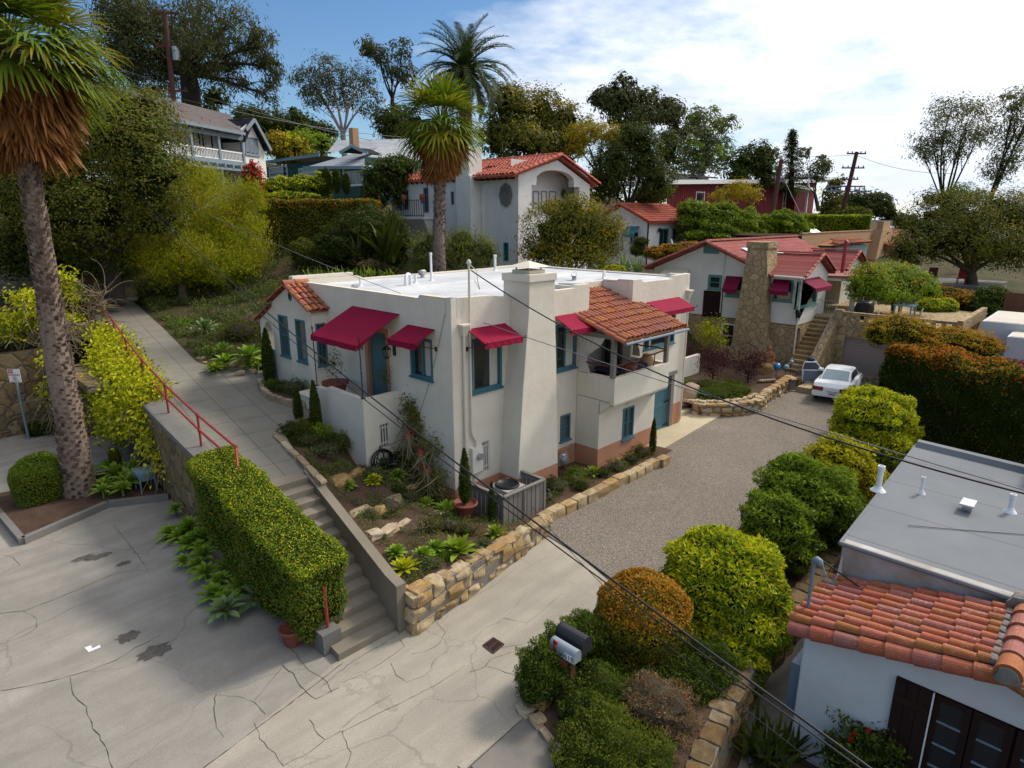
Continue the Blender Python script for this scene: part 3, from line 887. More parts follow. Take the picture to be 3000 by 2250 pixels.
def hedge_box(name,label,x0,x1,y0,y1,zb,zt,leaf,n,L,W,group=None,extra=None,rnd=.28,core='core',tilt=.6,warp=None,bumpy=.05,cat='hedge',depth=.075,updn=0.):
 """clipped hedge with rounded edges; zb and zt may be functions of (x, y)"""
 g=nrng();mb=MB()
 fb=zb if callable(zb)else(lambda x,y:zb+0*x);ft=zt if callable(zt)else(lambda x,y:zt+0*x)
 sx,sy=(x1-x0)/2,(y1-y0)/2;cx,cy=(x0+x1)/2,(y0+y1)/2
 H=float(np.mean(ft(np.array([cx]),np.array([cy]))-fb(np.array([cx]),np.array([cy]))))
 rr=min(rnd,sx*.95,sy*.95)
 def shape(p,nrm,push):
  q=p.copy()
  x=np.clip(q[:,0],-sx+rr,sx-rr);y=np.clip(q[:,1],-sy+rr,sy-rr);zc=np.minimum(q[:,2],H-rr)
  d=q-np.stack([x,y,zc],-1);l=np.linalg.norm(d,axis=1)[:,None]
  k=l[:,0]>1e-6
  out=q.copy();out[k]=np.stack([x,y,zc],-1)[k]+d[k]/l[k]*rr
  nn=np.where(k[:,None],d/(l+1e-9),nrm)
  wv=bumpy*(np.sin(out[:,0]*3.1+1)*np.sin(out[:,1]*2.7)+.7*np.sin(out[:,2]*4+out[:,0]*2.3+out[:,1]*3.3)+.5*np.sin(out[:,0]*9+out[:,2]*7)*np.sin(out[:,1]*8))
  out=out+nn*(wv-push)[:,None]if not np.isscalar(push)else out+nn*(wv-push)[:,None]
  X,Y=out[:,0]+cx,out[:,1]+cy
  if warp:X,Y=warp(X,Y,out[:,2]/H)
  b_,t_=fb(X,Y),ft(X,Y)
  return np.stack([X,Y,b_+out[:,2]/H*(t_-b_)],-1),nn
 def faces(nu):
  A=[]
  A.append((2*sx*2*sy,lambda a,b:(np.stack([a*sx,b*sy,0*a+H],-1),(0,0,1))))
  for sg in(-1,1):
   A.append((2*sy*H,lambda a,b,sg=sg:(np.stack([0*a+sg*sx,a*sy,(b+1)/2*H],-1),(sg,0,0))))
   A.append((2*sx*H,lambda a,b,sg=sg:(np.stack([a*sx,0*a+sg*sy,(b+1)/2*H],-1),(0,sg,0))))
  return A
 A=faces(0);ar=np.array([a[0]for a in A])
 for _,fn in A:
  t=np.linspace(-1,1,15);a,b=np.meshgrid(t,t,indexing='ij')
  p,nv=fn(a.ravel(),b.ravel())
  q,_n=shape(p,np.tile(nv,(len(p),1)).astype(float),np.full(len(p),.07))
  mb.grid(q.reshape(15,15,3),0)
 def scat(n_,mi,filt=None):
  P,Nn=[],[]
  for k,(a_,fn)in enumerate(A):
   m=int(n_*a_/ar.sum())
   p,nv=fn(g.uniform(-1,1,m),g.uniform(-1,1,m))
   q,nn=shape(p,np.tile(nv,(m,1)).astype(float),np.abs(g.normal(size=m))*depth-.02)
   P.append(q);Nn.append(nn)
  P=np.concatenate(P);Nn=np.concatenate(Nn)
  if filt is not None:
   k=filt(P,Nn,g);P,Nn=P[k],Nn[k]
  leaves(mb,P,Nn,L,W,g,tilt,0,mi,updn=updn)
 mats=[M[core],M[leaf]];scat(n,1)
 for e in(extra or[]):
  mats.append(M[e[0]]);scat(e[1],len(mats)-1,e[2]if len(e)>2 else None)
 z=float(fb(np.array([cx]),np.array([cy]))[0])
 return mb.solo(name,mats,label,cat,(cx,cy,z),group)
def rosette_mb(n,L,W,rng,el0=75,el1=8,stem=0,curl=.25,mi=0):
 """broad fleshy leaves in a spiral"""
 mb=MB()
 for i in range(n):
  t=i/n;a=i*2.39996+rng.uniform(-.15,.15)
  el=radians(el1+(el0-el1)*(1-t)**.9+rng.uniform(-6,6));l=L*(.55+.45*t)*rng.uniform(.85,1.12);w=W*(.7+.3*t)
  d=np.array([cos(a)*cos(el),sin(a)*cos(el),sin(el)]);sd=np.array([-sin(a),cos(a),0]);up=np.cross(sd,d)*-1
  if up[2]<0:up=-up
  P=[]
  for s_,ww in((0,.35),(.3,.75),(.6,1.0),(.85,.6),(1,.04)):
   c=d*l*s_+np.array([0,0,stem])-np.array([0,0,1])*curl*l*s_*s_*cos(el)
   P.append([c-sd*w*ww*.5+up*w*.13*ww,c-up*.0,c+sd*w*ww*.5+up*w*.13*ww])
  mb.grid(np.array(P),mi)
 return mb
def rosette(name,label,cat,loc,L,n=26,W=None,leaf='lf_agave',group=None,heads=1,stem=.1,seed=0,el0=75,el1=8,curl=.25):
 r=random.Random(seed+int(loc[0]*37+loc[1]*91));mb=MB()
 for h in range(heads):
  q=rosette_mb(n,L,W or L*.3,r,el0,el1,0,curl)
  rad=0 if heads==1 else L*r.uniform(.35,.75);a=h*2.4+r.uniform(-.4,.4);sc=1 if h==0 else r.uniform(.65,.95)
  off=np.array([loc[0]+rad*cos(a),loc[1]+rad*sin(a),loc[2]+stem*(1.2 if h==0 else r.uniform(.6,1.2))])
  for v in q.v:mb.v.append(v*sc+off)
  for f,m in q.f:mb.f.append((f+mb.n,m))
  mb.n+=q.n
  mb.tube([(off[0],off[1],loc[2]-.05),tuple(off+np.array([0,0,.02]))],L*.07,6)
 return mb.solo(name,[M[leaf]],label,cat,loc,group,smooth=True)
def spikes(name,label,cat,loc,L,n,W,leaf,group=None,spread=1.0,seed=0,arch=.35,el=(20,85)):
 """strappy leaves fanning from the ground"""
 r=random.Random(seed+int(loc[0]*31+loc[1]*17));mb=MB()
 for i in range(n):
  a=r.uniform(0,2*pi);e=radians(r.uniform(*el));l=L*r.uniform(.65,1.1)
  d=np.array([cos(a)*cos(e),sin(a)*cos(e),sin(e)]);sd=np.array([-sin(a),cos(a),0.0])
  o=np.array(loc)+np.array([r.uniform(-.08,.08),r.uniform(-.08,.08),0])*spread
  P=[]
  for s_,ww in((0,.7),(.35,1),(.7,.75),(1,.03)):
   c=o+d*l*s_-np.array([0,0,1])*arch*l*s_**2.2*cos(e)
   P.append([c-sd*W*ww*.5,c+sd*W*ww*.5])
  mb.grid(np.array(P))
 return mb.solo(name,[M[leaf]],label,cat,loc,group)
def cypress(name,label,loc,h,r,group=None,n=1500,cat='cypress'):
 g=nrng();mb=MB()
 prof=[(0.02,0),(r*.8,h*.06),(r,h*.25),(r*.85,h*.55),(r*.5,h*.82),(0.01,h)]
 mb.lathe(loc,[(a*.8,z)for a,z in prof],10)
 z=g.uniform(0,1,n)**1.0;rad=np.interp(z,[p[1]/h for p in prof],[p[0]for p in prof]);a=g.uniform(0,2*pi,n)
 p=np.stack([loc[0]+rad*np.cos(a),loc[1]+rad*np.sin(a),loc[2]+z*h],-1)
 leaves(mb,p,np.stack([np.cos(a),np.sin(a),0*a+.2],-1),r*.42,r*.2,g,.25,0,1,updn=1.1)
 return mb.solo(name,[M['core'],M['lf_dark']],label,cat,loc,group)
def cable(name,label,p,q,sag,r,mat='cable',group=None,n=28,cat='cable'):
 p=Vector(p);q=Vector(q);mb=MB()
 pts=[p.lerp(q,i/n)-Vector((0,0,1))*sag*4*(i/n)*(1-i/n)for i in range(n+1)]
 mb.tube(pts,r,6)
 return mb.solo(name,M[mat],label,cat,p,group,smooth=True)
class Face:
 """an upright wall plane: kind 'y' looks towards -y, 'x' looks towards -x"""
 def __init__(s,kind,k):s.kind=kind;s.k=k
 def pt(s,u,w,z):return(u,s.k+w,z)if s.kind=='y' else(s.k+w,u,z)
 def box(s,mb,u0,u1,w0,w1,z0,z1,mi=0):
  if s.kind=='y':mb.box(u0,u1,s.k+w0,s.k+w1,z0,z1,mi)
  else:mb.box(s.k+w0,s.k+w1,u0,u1,z0,z1,mi)
 def px(s,p):
  q=YP(*p,s.k)if s.kind=='y' else XP(*p,s.k)
  return(q.x if s.kind=='y' else q.y,q.z)
 def wall(s,mb,outer,holes=(),depth=.12,mi=0,reveal=True):
  loops=[[Vector((u,z,0))for u,z in outer]]+[[Vector((u,z,0))for u,z in h]for h in holes]
  tri=tessellate_polygon(loops)
  fl=[p for l in loops for p in l]
  mb.add([s.pt(p.x,0,p.y)for p in fl],[list(t)for t in tri],mi)
  if reveal:
   for h in holes:
    for(u0,z0),(u1,z1)in zip(h,list(h[1:])+[h[0]]):
     mb.add([s.pt(u0,0,z0),s.pt(u1,0,z1),s.pt(u1,depth,z1),s.pt(u0,depth,z0)],[[0,1,2,3]],mi)
def rect(u0,u1,z0,z1):return[(u0,z0),(u1,z0),(u1,z1),(u0,z1)]
def window(root,fc,u0,u1,z0,z1,frame='teal',sash=None,cols=1,rows=1,depth=.1,fw=.07,sill=.05,glass='glass',curtain=None,name='window',bars=.025,label=None,proud=.02):
 m=MB()
 fc.box(m,u0,u0+fw,-proud,depth,z0,z1);fc.box(m,u1-fw,u1,-proud,depth,z0,z1)
 fc.box(m,u0+fw,u1-fw,-proud,depth,z1-fw,z1);fc.box(m,u0+fw,u1-fw,-proud,depth,z0,z0+fw)
 a,b=u0+fw,u1-fw;c,d=z0+fw,z1-fw
 for i in range(1,cols):x=a+(b-a)*i/cols;fc.box(m,x-bars,x+bars,.03,depth-.005,c,d)
 for i in range(1,rows):z=c+(d-c)*i/rows;fc.box(m,a,b,.034,depth-.009,z-bars*.8,z+bars*.8)
 w=m.obj(name,M[frame],root,loc=fc.pt((u0+u1)/2,0,z0))
 if label:w['label']=label
 g=MB();fc.box(g,a-.01,b+.01,depth-.03,depth+.02,c-.01,d+.01)
 g.obj('pane',M[glass],w)
 if curtain:
  for(q0,q1)in curtain:
   cu=MB();n=22;P=[]
   for i in range(n+1):
    x=a+(b-a)*(q0+(q1-q0)*i/n)
    P.append([fc.pt(x,depth-.04+.006*sin(i*1.9),c),fc.pt(x,depth-.04+.006*sin(i*1.9+.4),d)])
   cu.grid(np.array(P));cu.obj('curtain',M['curtain'],w,smooth=True)
 if sill:
  sm=MB();fc.box(sm,u0-.04,u1+.04,-.07,depth,z0-sill,z0+.005);sm.obj('sill',M[frame],w)
 return w
def awning(root,fc,u0,u1,zt,proj,zo,drop=.17,mat='awning',arms=True,u0o=None,u1o=None,label=None,name='awning',armz=.55):
 """canvas on a bent frame: wall line at zt, front edge out by proj at height zo"""
 a0,a1=u0 if u0o is None else u0o,u1 if u1o is None else u1o
 m=MB();n=10;P=[]
 for i in range(n+1):
  t=i/n;row=[]
  for j in range(7):
   q=j/6;s_=sin(pi*q)*sin(pi*t)*.018
   row.append(fc.pt((u0+(u1-u0)*t)*(1-q)+(a0+(a1-a0)*t)*q,-proj*q-.005,zt+(zo-zt)*q-s_))
  P.append(row)
 P=np.array(P);m.grid(P)
 lo=P.copy();lo[...,2]-=.012;m.grid(lo[::-1])
 V=[]
 for i in range(n*2+1):
  t=i/(n*2);w_=.008*sin(i*1.7)
  V.append([fc.pt(a0+(a1-a0)*t,-proj,zo),fc.pt(a0+(a1-a0)*t,-proj-.015+w_,zo-drop+.008*sin(i*.9))])
 m.grid(np.array(V))
 for(uu,uo)in((u0,a0),(u1,a1)):
  m.add([fc.pt(uu,-.005,zt),fc.pt(uo,-proj,zo),fc.pt(uo,-proj,zo-drop),fc.pt(uu+(uo-uu)*.62,-proj*.62,zt+(zo-zt)*.62-.03)],[[0,1,2,3]])
 o=m.obj(name,M[mat],root,loc=fc.pt((u0+u1)/2,0,zt))
 if label:o['label']=label
 if arms:
  f=MB()
  for uu,uo,sg in((u0,a0,-1),(u1,a1,1)):
   f.tube([fc.pt(uu+sg*.02,-.01,zt-armz),fc.pt(uo+sg*.015,-proj-.05,zo-.03)],.012,5)
   fc.box(f,uu+sg*.02-.03,uu+sg*.02+.03,-.03,.002,zt-armz-.08,zt-armz+.05)
   f.tube([fc.pt(uo+sg*.012,-proj-.05,zo-.03),fc.pt(uo+sg*.012,-proj-.13,zo+.07)],.014,5)
  f.obj('arm',M['black'],o)
 return o
 # ================================================================= the ground
ZS=-0.40
def zpath(b):return 1.75+.08*(b-1.8)
CTRL=np.array([(-2,10,2.35),(-1,20,3.1),(-1,27,3.7),(2,24,3.7),(0,14,2.75),(3,12,3.0),(8,12,3.6),(12,12,3.4),(13.6,9,2.2),(13.6,2,.25),(18,3,.35),(15,.2,.0),(19,1,.15),(23,3,.3),(24,9,2.2),(30,10,3.6),(17.5,14,4.3),(24,20,4.8),(39,18,4.4),(40,10,4.0),(49,-.5,3.9),(46,-4,3.4),(55,26,8.0),(68,13,7.6),(8,20,5.2),(5,27,5.4),(10,25,6.3),(9,31,8.6),(22,38,9.6),(17,46,10.6),(11.7,35,9.6),(4,40,9.4),(-5,40,5.6),(-4,33,4.3),(8,42,11.5),(30,80,16),(80,80,16),(0,80,14),(-40,60,9),(80,20,9),(95,-15,5.5),(60,-30,1.5),(125,0,7),(30,-12,-.6),(26,-14,-1.2),(28,-2,.1),(26,-4,-.2),(34,-4,1.5),(40,-8,1.8),(33,2,2.8),(-12,22,3.0),(-30,22,2.4),(-60,25,2),(-6,24,3.5),(-14,32,4.6),(125,125,20),(0,125,18),(125,-60,1),(-70,125,12),(45,40,11),(60,45,12),(42,-2,3.0),(50,-6,3.2),(55,-4,3.5),(56,4,3.9),(46,4,3.4),(52,-10,2.6),(60,0,4.0),(64,5,4.6),(44,-12,1.3),(38,0,2.9),(36,4,3.0),(50,3,3.6),(62,-8,3),(40,-5,2.4)],float)
def hgt(a,b):
 a=np.asarray(a,float);b=np.asarray(b,float)
 d2=(a[...,None]-CTRL[:,0])**2+(b[...,None]-CTRL[:,1])**2+.3
 w=d2**-1.6
 return(w*CTRL[:,2]).sum(-1)/w.sum(-1)
def hz(a,b):return float(hgt(np.array([a]),np.array([b]))[0])
PLb=[1.6,4,8,13,20,27,31];PLa=[-5.5,-5.45,-5.22,-4.75,-3.75,-2.75,-2.1]
def pl(b):return float(np.interp(b,PLb,PLa))
PRb=[1.6,3.5,5.2,5.4,9.6,10.8,11.6,12.4,13.6,20,27.3,31];PRa=[-3.7,-3.2,-2.75,-1.3,-.55,-.5,-.7,-1.9,-2.15,-1.3,-.5,.1]
def pr(b):return float(np.interp(b,PRb,PRa))
mb=MB();mb.poly([(-900,-900,-1.75),(900,-900,-1.75),(900,900,-1.75),(-900,900,-1.75)])
structure('ground',mb,M['hill'])
mb=MB()
bs=np.concatenate([np.arange(1.8,14,.6),np.arange(14,50,1.2),np.arange(50,131,6)])
P=[]
for b in bs:
 a0=(pr(b)if b>11.7 else max(pr(b),.15))-.12 if b<=31 else pr(31)+(b-31)*.1
 t=np.linspace(0,1,110)**1.7
 aa=a0+(130-a0)*t
 z=hgt(aa,np.full_like(aa,b))
 zp=zpath(min(b,31))-.03
 k=np.clip((aa-a0)/1.5,0,1)
 z=zp*(1-k)+z*k
 P.append(np.stack([aa,np.full_like(aa,b),z],-1))
mb.grid(np.array(P))
aa=np.concatenate([np.arange(26.5,60,1.5),np.arange(60,131,6)]);bb=np.concatenate([np.arange(-60,-10,5),np.arange(-10,1.9,.9),[1.8]])
A_,B_=np.meshgrid(aa,bb,indexing='ij')
mb.grid(np.stack([A_,B_,hgt(A_,B_)],-1))
bb=np.concatenate([np.arange(19.2,40,1.5),np.arange(40,131,8)]);P=[]
for b in bb:
 a1=pl(b)if b<=31 else pr(31)+(b-31)*.1
 aa=a1-75*np.linspace(0,1,40)**1.5
 z=hgt(aa,np.full_like(aa,b));k=np.clip((a1-aa)/1.5,0,1)
 z=(zpath(min(b,31))-.05)*(1-k)+z*k
 P.append(np.stack([aa,np.full_like(aa,b),z],-1)[::-1])
mb.grid(np.array(P))
structure('hillside',mb,M['hill'],smooth=True)
mb=MB();mb.poly([(-75,-60,ZS),(-5.68,-60,ZS),(-5.68,-6.66,ZS),(-3.9,-6.6,ZS),(1.2,-5.5,ZS),(1.4,5,ZS),(-4.6,5,ZS),(-4.6,17,ZS),(-5.6,19.4,ZS),(-75,19.4,ZS)])
structure('street',mb,M['street'])
e=ZP(*fu(440,1659),ZS)
mb=MB();mb.poly([(-5.8,-2.95,ZS+.004),(-4.2,-2.8,ZS+.004),(1.35,-2.2,ZS+.004),(1.0,-4.0,ZS+.004),(.6,-5.3,ZS+.004),(-.5,-5.9,ZS+.004),(-3.95,-6.55,ZS+.004),(-5.0,-6.66,ZS+.004),(-40,-6.66,ZS+.004),(-40,e.y-(40+e.x)*.01,ZS+.004),(e.x,e.y,ZS+.004)])
structure('driveway_apron',mb,M['apron'])
def strip(mb,pts,w,z,rng,jag=.3):
 """an open joint or crack lying on the slab"""
 L_,R_=[],[]
 Q=[]
 for a,b in zip(pts,pts[1:]):
  n=max(1,int((Vector(b)-Vector(a)).length/.12))
  for i in range(n):Q.append(Vector(a).lerp(Vector(b),i/n)+Vector((rng.uniform(-1,1),rng.uniform(-1,1)))*jag*w*3)
 Q.append(Vector(pts[-1]))
 for i,q in enumerate(Q):
  d=(Q[min(i+1,len(Q)-1)]-Q[max(i-1,0)]).normalized();n=Vector((-d.y,d.x))*w*rng.uniform(.15,.6)
  L_.append((q.x+n.x,q.y+n.y,z));R_.append((q.x-n.x,q.y-n.y,z))
 mb.grid(np.array([L_,R_]))
rg=random.Random(5)
mb=MB()
def zp2(p):q=ZP(*p,ZS);return(q.x,q.y)
joints=[([fu(742,1432),fu(640,1510),fu(440,1659)],.022,.1),([fu(870,1365),fu(760,1430),fu(700,1480)],.012,.5),([c7(0,660),c7(160,640),c7(400,550),c7(650,440),c7(760,395),c7(960,375)],.012,.4),([c7(960,375),c7(930,330),c7(830,200),c7(740,90)],.012,.3),([c7(0,1160),c7(180,1130),c7(400,1080),c7(600,1020),c7(760,960),c7(880,880),c7(1000,820),c7(1040,800)],.013,.4),([c7(450,1080),c7(470,1180),c7(560,1260),c7(600,1400),c7(680,1500),c7(730,1659)],.013,.5),([c7(1400,1180),c7(1390,1300),c7(1410,1400),c7(1450,1460)],.013,.5),([c7(1400,1185),c7(1560,1200),c7(1650,1230),c7(1720,1310)],.009,.4),([c7(1650,1220),c7(1760,1090),c7(1830,1010)],.009,.4),([c7(1800,820),c7(1900,900),c7(2000,1020),c7(2100,1080),c7(2150,1170)],.011,.5),([c7(1830,990),c7(1900,1050),c7(1970,1150),c7(2050,1210),c7(2200,1140)],.014,.6),([c7(1650,1360),c7(1690,1470),c7(1780,1570),c7(1840,1650)],.012,.5),([c7(2010,1350),c7(2060,1440),c7(2110,1480),c7(2212,1420)],.013,.5),([c7(1850,1640),c7(2000,1560),c7(2100,1485)],.010,.5),([c8(800,1000),c8(600,1130),c8(300,1280),c8(0,1430)],.010,.3),([c8(0,1110),c8(180,1030),c8(330,930),c8(410,870),c8(380,830)],.010,.5),([c8(320,980),c8(360,1060),c8(430,1105),c8(560,1050),c8(600,960)],.011,.5),([c8(600,700),c8(670,780),c8(640,850),c8(560,900),c8(460,920)],.010,.5),([c8(1100,910),c8(960,960),c8(940,1000),c8(830,1040)],.013,.5),([c8(950,1000),c8(1100,1050),c8(1140,1065)],.012,.4),([c8(1040,880),c8(1170,860),c8(1250,830)],.010,.5),([c8(1430,530),c8(1330,620),c8(1200,720),c8(1050,690)],.008,.5),([c8(1130,370),c8(1000,470),c8(880,540),c8(700,640)],.008,.5),([c8(1240,350),c8(1130,290)],.007,.3),([c8(0,1420),c8(60,1560),c8(30,1659)],.012,.5),([c8(0,1400),c8(110,1310),c8(330,1180)],.008,.4),([c7(0,400),c7(130,345),c7(80,290),c7(0,275)],.009,.5),([c7(150,645),c7(240,690),c7(240,750),c7(150,810),c7(0,855)],.009,.5)]
for pts,w,j in joints:strip(mb,[zp2(p)for p in pts],w,ZS+.008,rg,j)
structure('pavement_cracks',mb,M['crackdark'])
mb=MB()
def blot(mb,cx,cy,rx,ry,z,rng,n=26):
 mb.poly([(cx+rx*cos(t)*q,cy+ry*sin(t)*q,z)for t,q in[(2*pi*i/n,rng.uniform(.65,1.15))for i in range(n)]])
for(x,y,rx,ry)in[(1005,905,.34,.25),(830,810,.26,.22),(800,335,.2,.12),(600,230,.75,.55),(640,290,.35,.14),(540,300,.3,.16)]:
 q=ZP(*c7(x,y),ZS)
 if(x,y)==(600,230):continue
 blot(mb,q.x,q.y,rx,ry,ZS+.006,rg)
structure('oil_stains',mb,M['stain'])
q=[ZP(*c7(x,y),ZS)for x,y in((548,880),(590,865),(600,885),(645,862),(655,878),(575,910))]
mb=MB();mb.poly([(p.x,p.y,ZS+.007)for p in q]);structure('painted_parking_mark',mb,M['signwhite'])
mb=MB();mb.poly([(1.30,-2.1,ZS+.03),(9.0,-1.2,ZS+.03),(9.2,.3,ZS+.03),(15.3,.3,ZS+.03),(16.5,-1.0,ZS+.05),(21.5,-1.2,ZS+.12),(28.2,-2.0,ZS+.18),(28.2,-7,ZS+.16),(17,-8.4,ZS+.05),(.3,-8.7,ZS+.03),(.55,-5.3,ZS+.03),(1.0,-3.9,ZS+.03)])
structure('gravel_driveway',mb,M['gravel'])
mb=MB();mb.box(9.1,15.25,-1.15,1.4,ZS-.1,ZS+.06)
mb.f.clear();mb.v.clear();mb.n=0
mb.prism([(9.05,-1.0),(9.04,-1.32),(15.2,-.9),(15.0,.35),(13.0,.35),(9.05,.35)],ZS-.1,ZS+.055)
structure('garage_pad',mb,M['pad'])
mb=MB();mb.poly([(-40,-80,-1.36),(45,-80,-1.36),(45,-8.5,-1.36),(-3.5,-8.6,-1.36),(-5.6,-9.2,-1.36),(-40,-9.2,-1.36)]);structure('lower_yard',mb,M['soil'])
mb=MB();mb.prism([(9.5,-8.75),(.7,-8.95),(-.75,-9.15),(-.9,-9.5),(-1.6,-9.65),(-4.5,-10.4),(-7,-11.5),(-7,-13.0),(-4,-11.6),(-1.2,-10.3),(9.5,-10.0)],-1.6,-1.34);structure('side_walkway',mb,M['walk'])
mb=MB();mb.prism([(-5.55,-6.80),(-4.12,-6.72),(-4.42,-8.1),(-4.6,-12),(-5.55,-12)],ZS-.3,ZS+.012);structure('sidewalk',mb,M['walk'])
mb=MB();mb.prism([(-5.7,-6.64),(-4.08,-6.58),(-4.10,-6.70),(-5.7,-6.78)],ZS-.2,ZS+.02);structure('kerb',mb,M['apron'])
def jointed(name,c1,c2):
 m=concretemat(name,c1,c2,0,.18,.3)
 nt=m.node_tree;N,L=nt.nodes,nt.links
 b=N['Principled BSDF'];src=b.inputs['Base Color'].links[0].from_socket
 g=N.new('ShaderNodeNewGeometry');s_=N.new('ShaderNodeSeparateXYZ');L.new(g.outputs['Position'],s_.inputs[0])
 def mth(op,a,b_=0.0):
  k=N.new('ShaderNodeMath');k.operation=op
  for i,x in enumerate((a,b_)):
   if isinstance(x,(int,float)):k.inputs[i].default_value=x
   else:L.new(x,k.inputs[i])
  return k.outputs[0]
 u=mth('SUBTRACT',s_.outputs[0],mth('MULTIPLY',s_.outputs[1],.12))
 f1=mth('LESS_THAN',mth('FRACT',mth('DIVIDE',mth('ADD',u,20.35),1.06)),.022)
 f2=mth('LESS_THAN',mth('FRACT',mth('DIVIDE',mth('ADD',s_.outputs[1],mth('MULTIPLY',s_.outputs[0],.1)),1.22)),.02)
 mx=N.new('ShaderNodeMixRGB');L.new(mth('MULTIPLY',mth('MAXIMUM',f1,f2),.8),mx.inputs[0]);L.new(src,mx.inputs[1]);mx.inputs[2].default_value=(.07,.06,.05,1)
 L.new(mx.outputs[0],b.inputs['Base Color']);return m
M['pathj']=jointed('path_slabs',(.165,.153,.125),(.225,.208,.172))
mb=MB();P=[]
for b in np.unique(np.concatenate([np.arange(1.62,14,.35),np.arange(14,31.1,1.0),PRb[1:]])):
 a0,a1=pl(b)-.02,pr(b)
 P.append([(a0+(a1-a0)*t,b,zpath(b))for t in np.linspace(0,1,8)])
mb.grid(np.array(P));structure('path',mb,M['pathj'])
mb=MB()
NS=13
def sl(b):return-5.72+(b+2.96)*.06
def sr(b):return-4.32+(b+2.96)*.11
for i in range(NS):
 b0=-2.96+.365*i;b1=b0+.42 if i<NS-1 else b0+.5;z=-.4+.168*(i+1)
 mb.hexa([(sl(b0),b0,ZS-.1),(sr(b0),b0,ZS-.1),(sr(b1),b1,ZS-.1),(sl(b1),b1,ZS-.1),(sl(b0),b0,z),(sr(b0),b0,z),(sr(b1),b1,z),(sl(b1),b1,z)])
mb.solo('concrete_stairs',M['stepc'],'flight of plain concrete steps climbing beside the long clipped box hedge','stairs',(-5,-2.9,ZS),smooth=False)
mb=MB()
pts=[(-3.10,.75),(-2.6,.80),(1.75,1.86)]
def cheek(b):return sr(b)+.004
for(b0,z0),(b1,z1)in zip(pts,pts[1:]):
 mb.hexa([(cheek(b0),b0,ZS-.1),(cheek(b0)+.24,b0,ZS-.1),(cheek(b1)+.24,b1,ZS-.1),(cheek(b1),b1,ZS-.1),(cheek(b0),b0,z0),(cheek(b0)+.24,b0,z0),(cheek(b1)+.24,b1,z1),(cheek(b1),b1,z1)])
mb.solo('stair_wall',M['stepc'],'smooth sloping concrete wall along the right side of the steps','wall',(-4.2,-3,ZS))
mb=MB();mb.box(-5.86,-5.44,-2.62,-2.22,ZS,.08)
ped=mb.obj('post_pedestal',M['kerb'],None,(-5.65,-2.4,ZS));tag(ped,'pale concrete block at the stair foot carrying a red rail post','pedestal')
rs=random.Random(11)
mb=MB();L0=5.6
stone_wall(mb,[(-4.02,-3.25),(-2.0,-3.0),(1.38,-2.38)],lambda t:ZS,lambda t:.62-.50*(t/L0)**1.1-.0,.34,rs,.44,.30)
mb.solo('stone_wall',[M['stone'],M['mortar']],'golden sandstone retaining wall holding the front garden above the driveway','wall',(-1.5,-2.9,ZS),smooth=False)
mb=MB();stone_wall(mb,[(-4.02,-3.25),(-3.92,-2.6)],lambda t:ZS,lambda t:.55,.2,rs,.5,.3)
mb.solo('stone_return',[M['stone'],M['mortar']],'short stone return closing the wall against the stair wall','wall',(-4,-3,ZS))
mb=MB();x=1.5
while x<8.35:
 w=rs.uniform(.42,.62);y=-1.95-(0.12 if x>7.6 else 0)+rs.uniform(-.03,.03)
 stone(mb,(x+w/2,y-.06,ZS+.16),(w*.49,rs.uniform(-.02,.02),0),(0,.17,0),(0,0,.17+rs.uniform(-.01,.02)),rs,.16,.03,CT5);x+=w
mb.solo('stone_edging',[M['stone']],'row of squared sandstone blocks edging the bed along the gravel','edging',(5,-2,ZS))
BED=np.array([(-4,-2.9,.48),(-1,-2.75,.22),(1.2,-2.2,-.12),(0,-.3,.02),(-3.8,0,.98),(-2,0,.62),(-1.4,2.4,.85),(-3.6,1.8,1.55),(-3.2,3.5,1.78),(-1.6,4.5,1.72),(-1.6,5.3,1.98),(-2.8,5.2,1.95),(-.8,-1.4,.25),(-2.4,1.6,.98),(-2.6,-1.5,.6),(.8,-1.2,-.1),(-2.4,2.6,1.3)],float)
def bedz(a,b):
 d2=(np.asarray(a)[...,None]-BED[:,0])**2+(np.asarray(b)[...,None]-BED[:,1])**2+.02
 w=d2**-1.7;return(w*BED[:,2]).sum(-1)/w.sum(-1)
def bz(a,b):return float(bedz(np.array([a]),np.array([b]))[0])
mb=MB();P=[]
for b in np.arange(-3.2,5.3,.2):
 a0=cheek(b)+.2 if b<1.7 else pr(b)+.06
 a1=1.4 if b<-.02 else .2
 lo=np.interp(a1,[-4.0,1.4],[-3.2,-2.3])
 aa=np.linspace(a0,a1,36);bb=np.maximum(b,np.interp(aa,[-4.02,-2,1.4],[-3.2,-2.95,-2.3]))
 P.append(np.stack([aa,bb,bedz(aa,bb)+.02*np.sin(aa*5+b*3)],-1))
mb.grid(np.array(P));structure('garden_bed',mb,M['soil'],smooth=True)
mb=MB();P=[]
for a in np.linspace(1.2,9.15,40):P.append([(a,b,ZS+.26+.03*sin(a*3+b*4)+.06*(b+2)/2)for b in np.linspace(-1.95,.1,8)])
mb.grid(np.array(P));structure('side_bed',mb,M['soil'],smooth=True)
mb=MB()
E_=[ZP(*h4(x,y),z)for x,y,z in((330,610,2.02),(200,650,1.98),(95,710,1.93),(190,790,1.9),(290,890,1.87),(370,960,1.85),(480,1070,1.82),(580,1180,1.78),(670,1260,1.7))]
for p,q in zip(E_,E_[1:]):
 n=max(1,int((q-p).length/.36))
 for i in range(n):
  c=p.lerp(q,(i+.5)/n);d=(q-p)/n
  stone(mb,(c.x,c.y,c.z+.0),(d.x*.49,d.y*.49,d.z*.49),Vector((-d.y,d.x,0)).normalized()*.09,(0,0,.10),rs,.3,.07)
mb.solo('path_edging',[M['rock']],'line of narrow pale stones bordering the path above the steps','edging',E_[4])
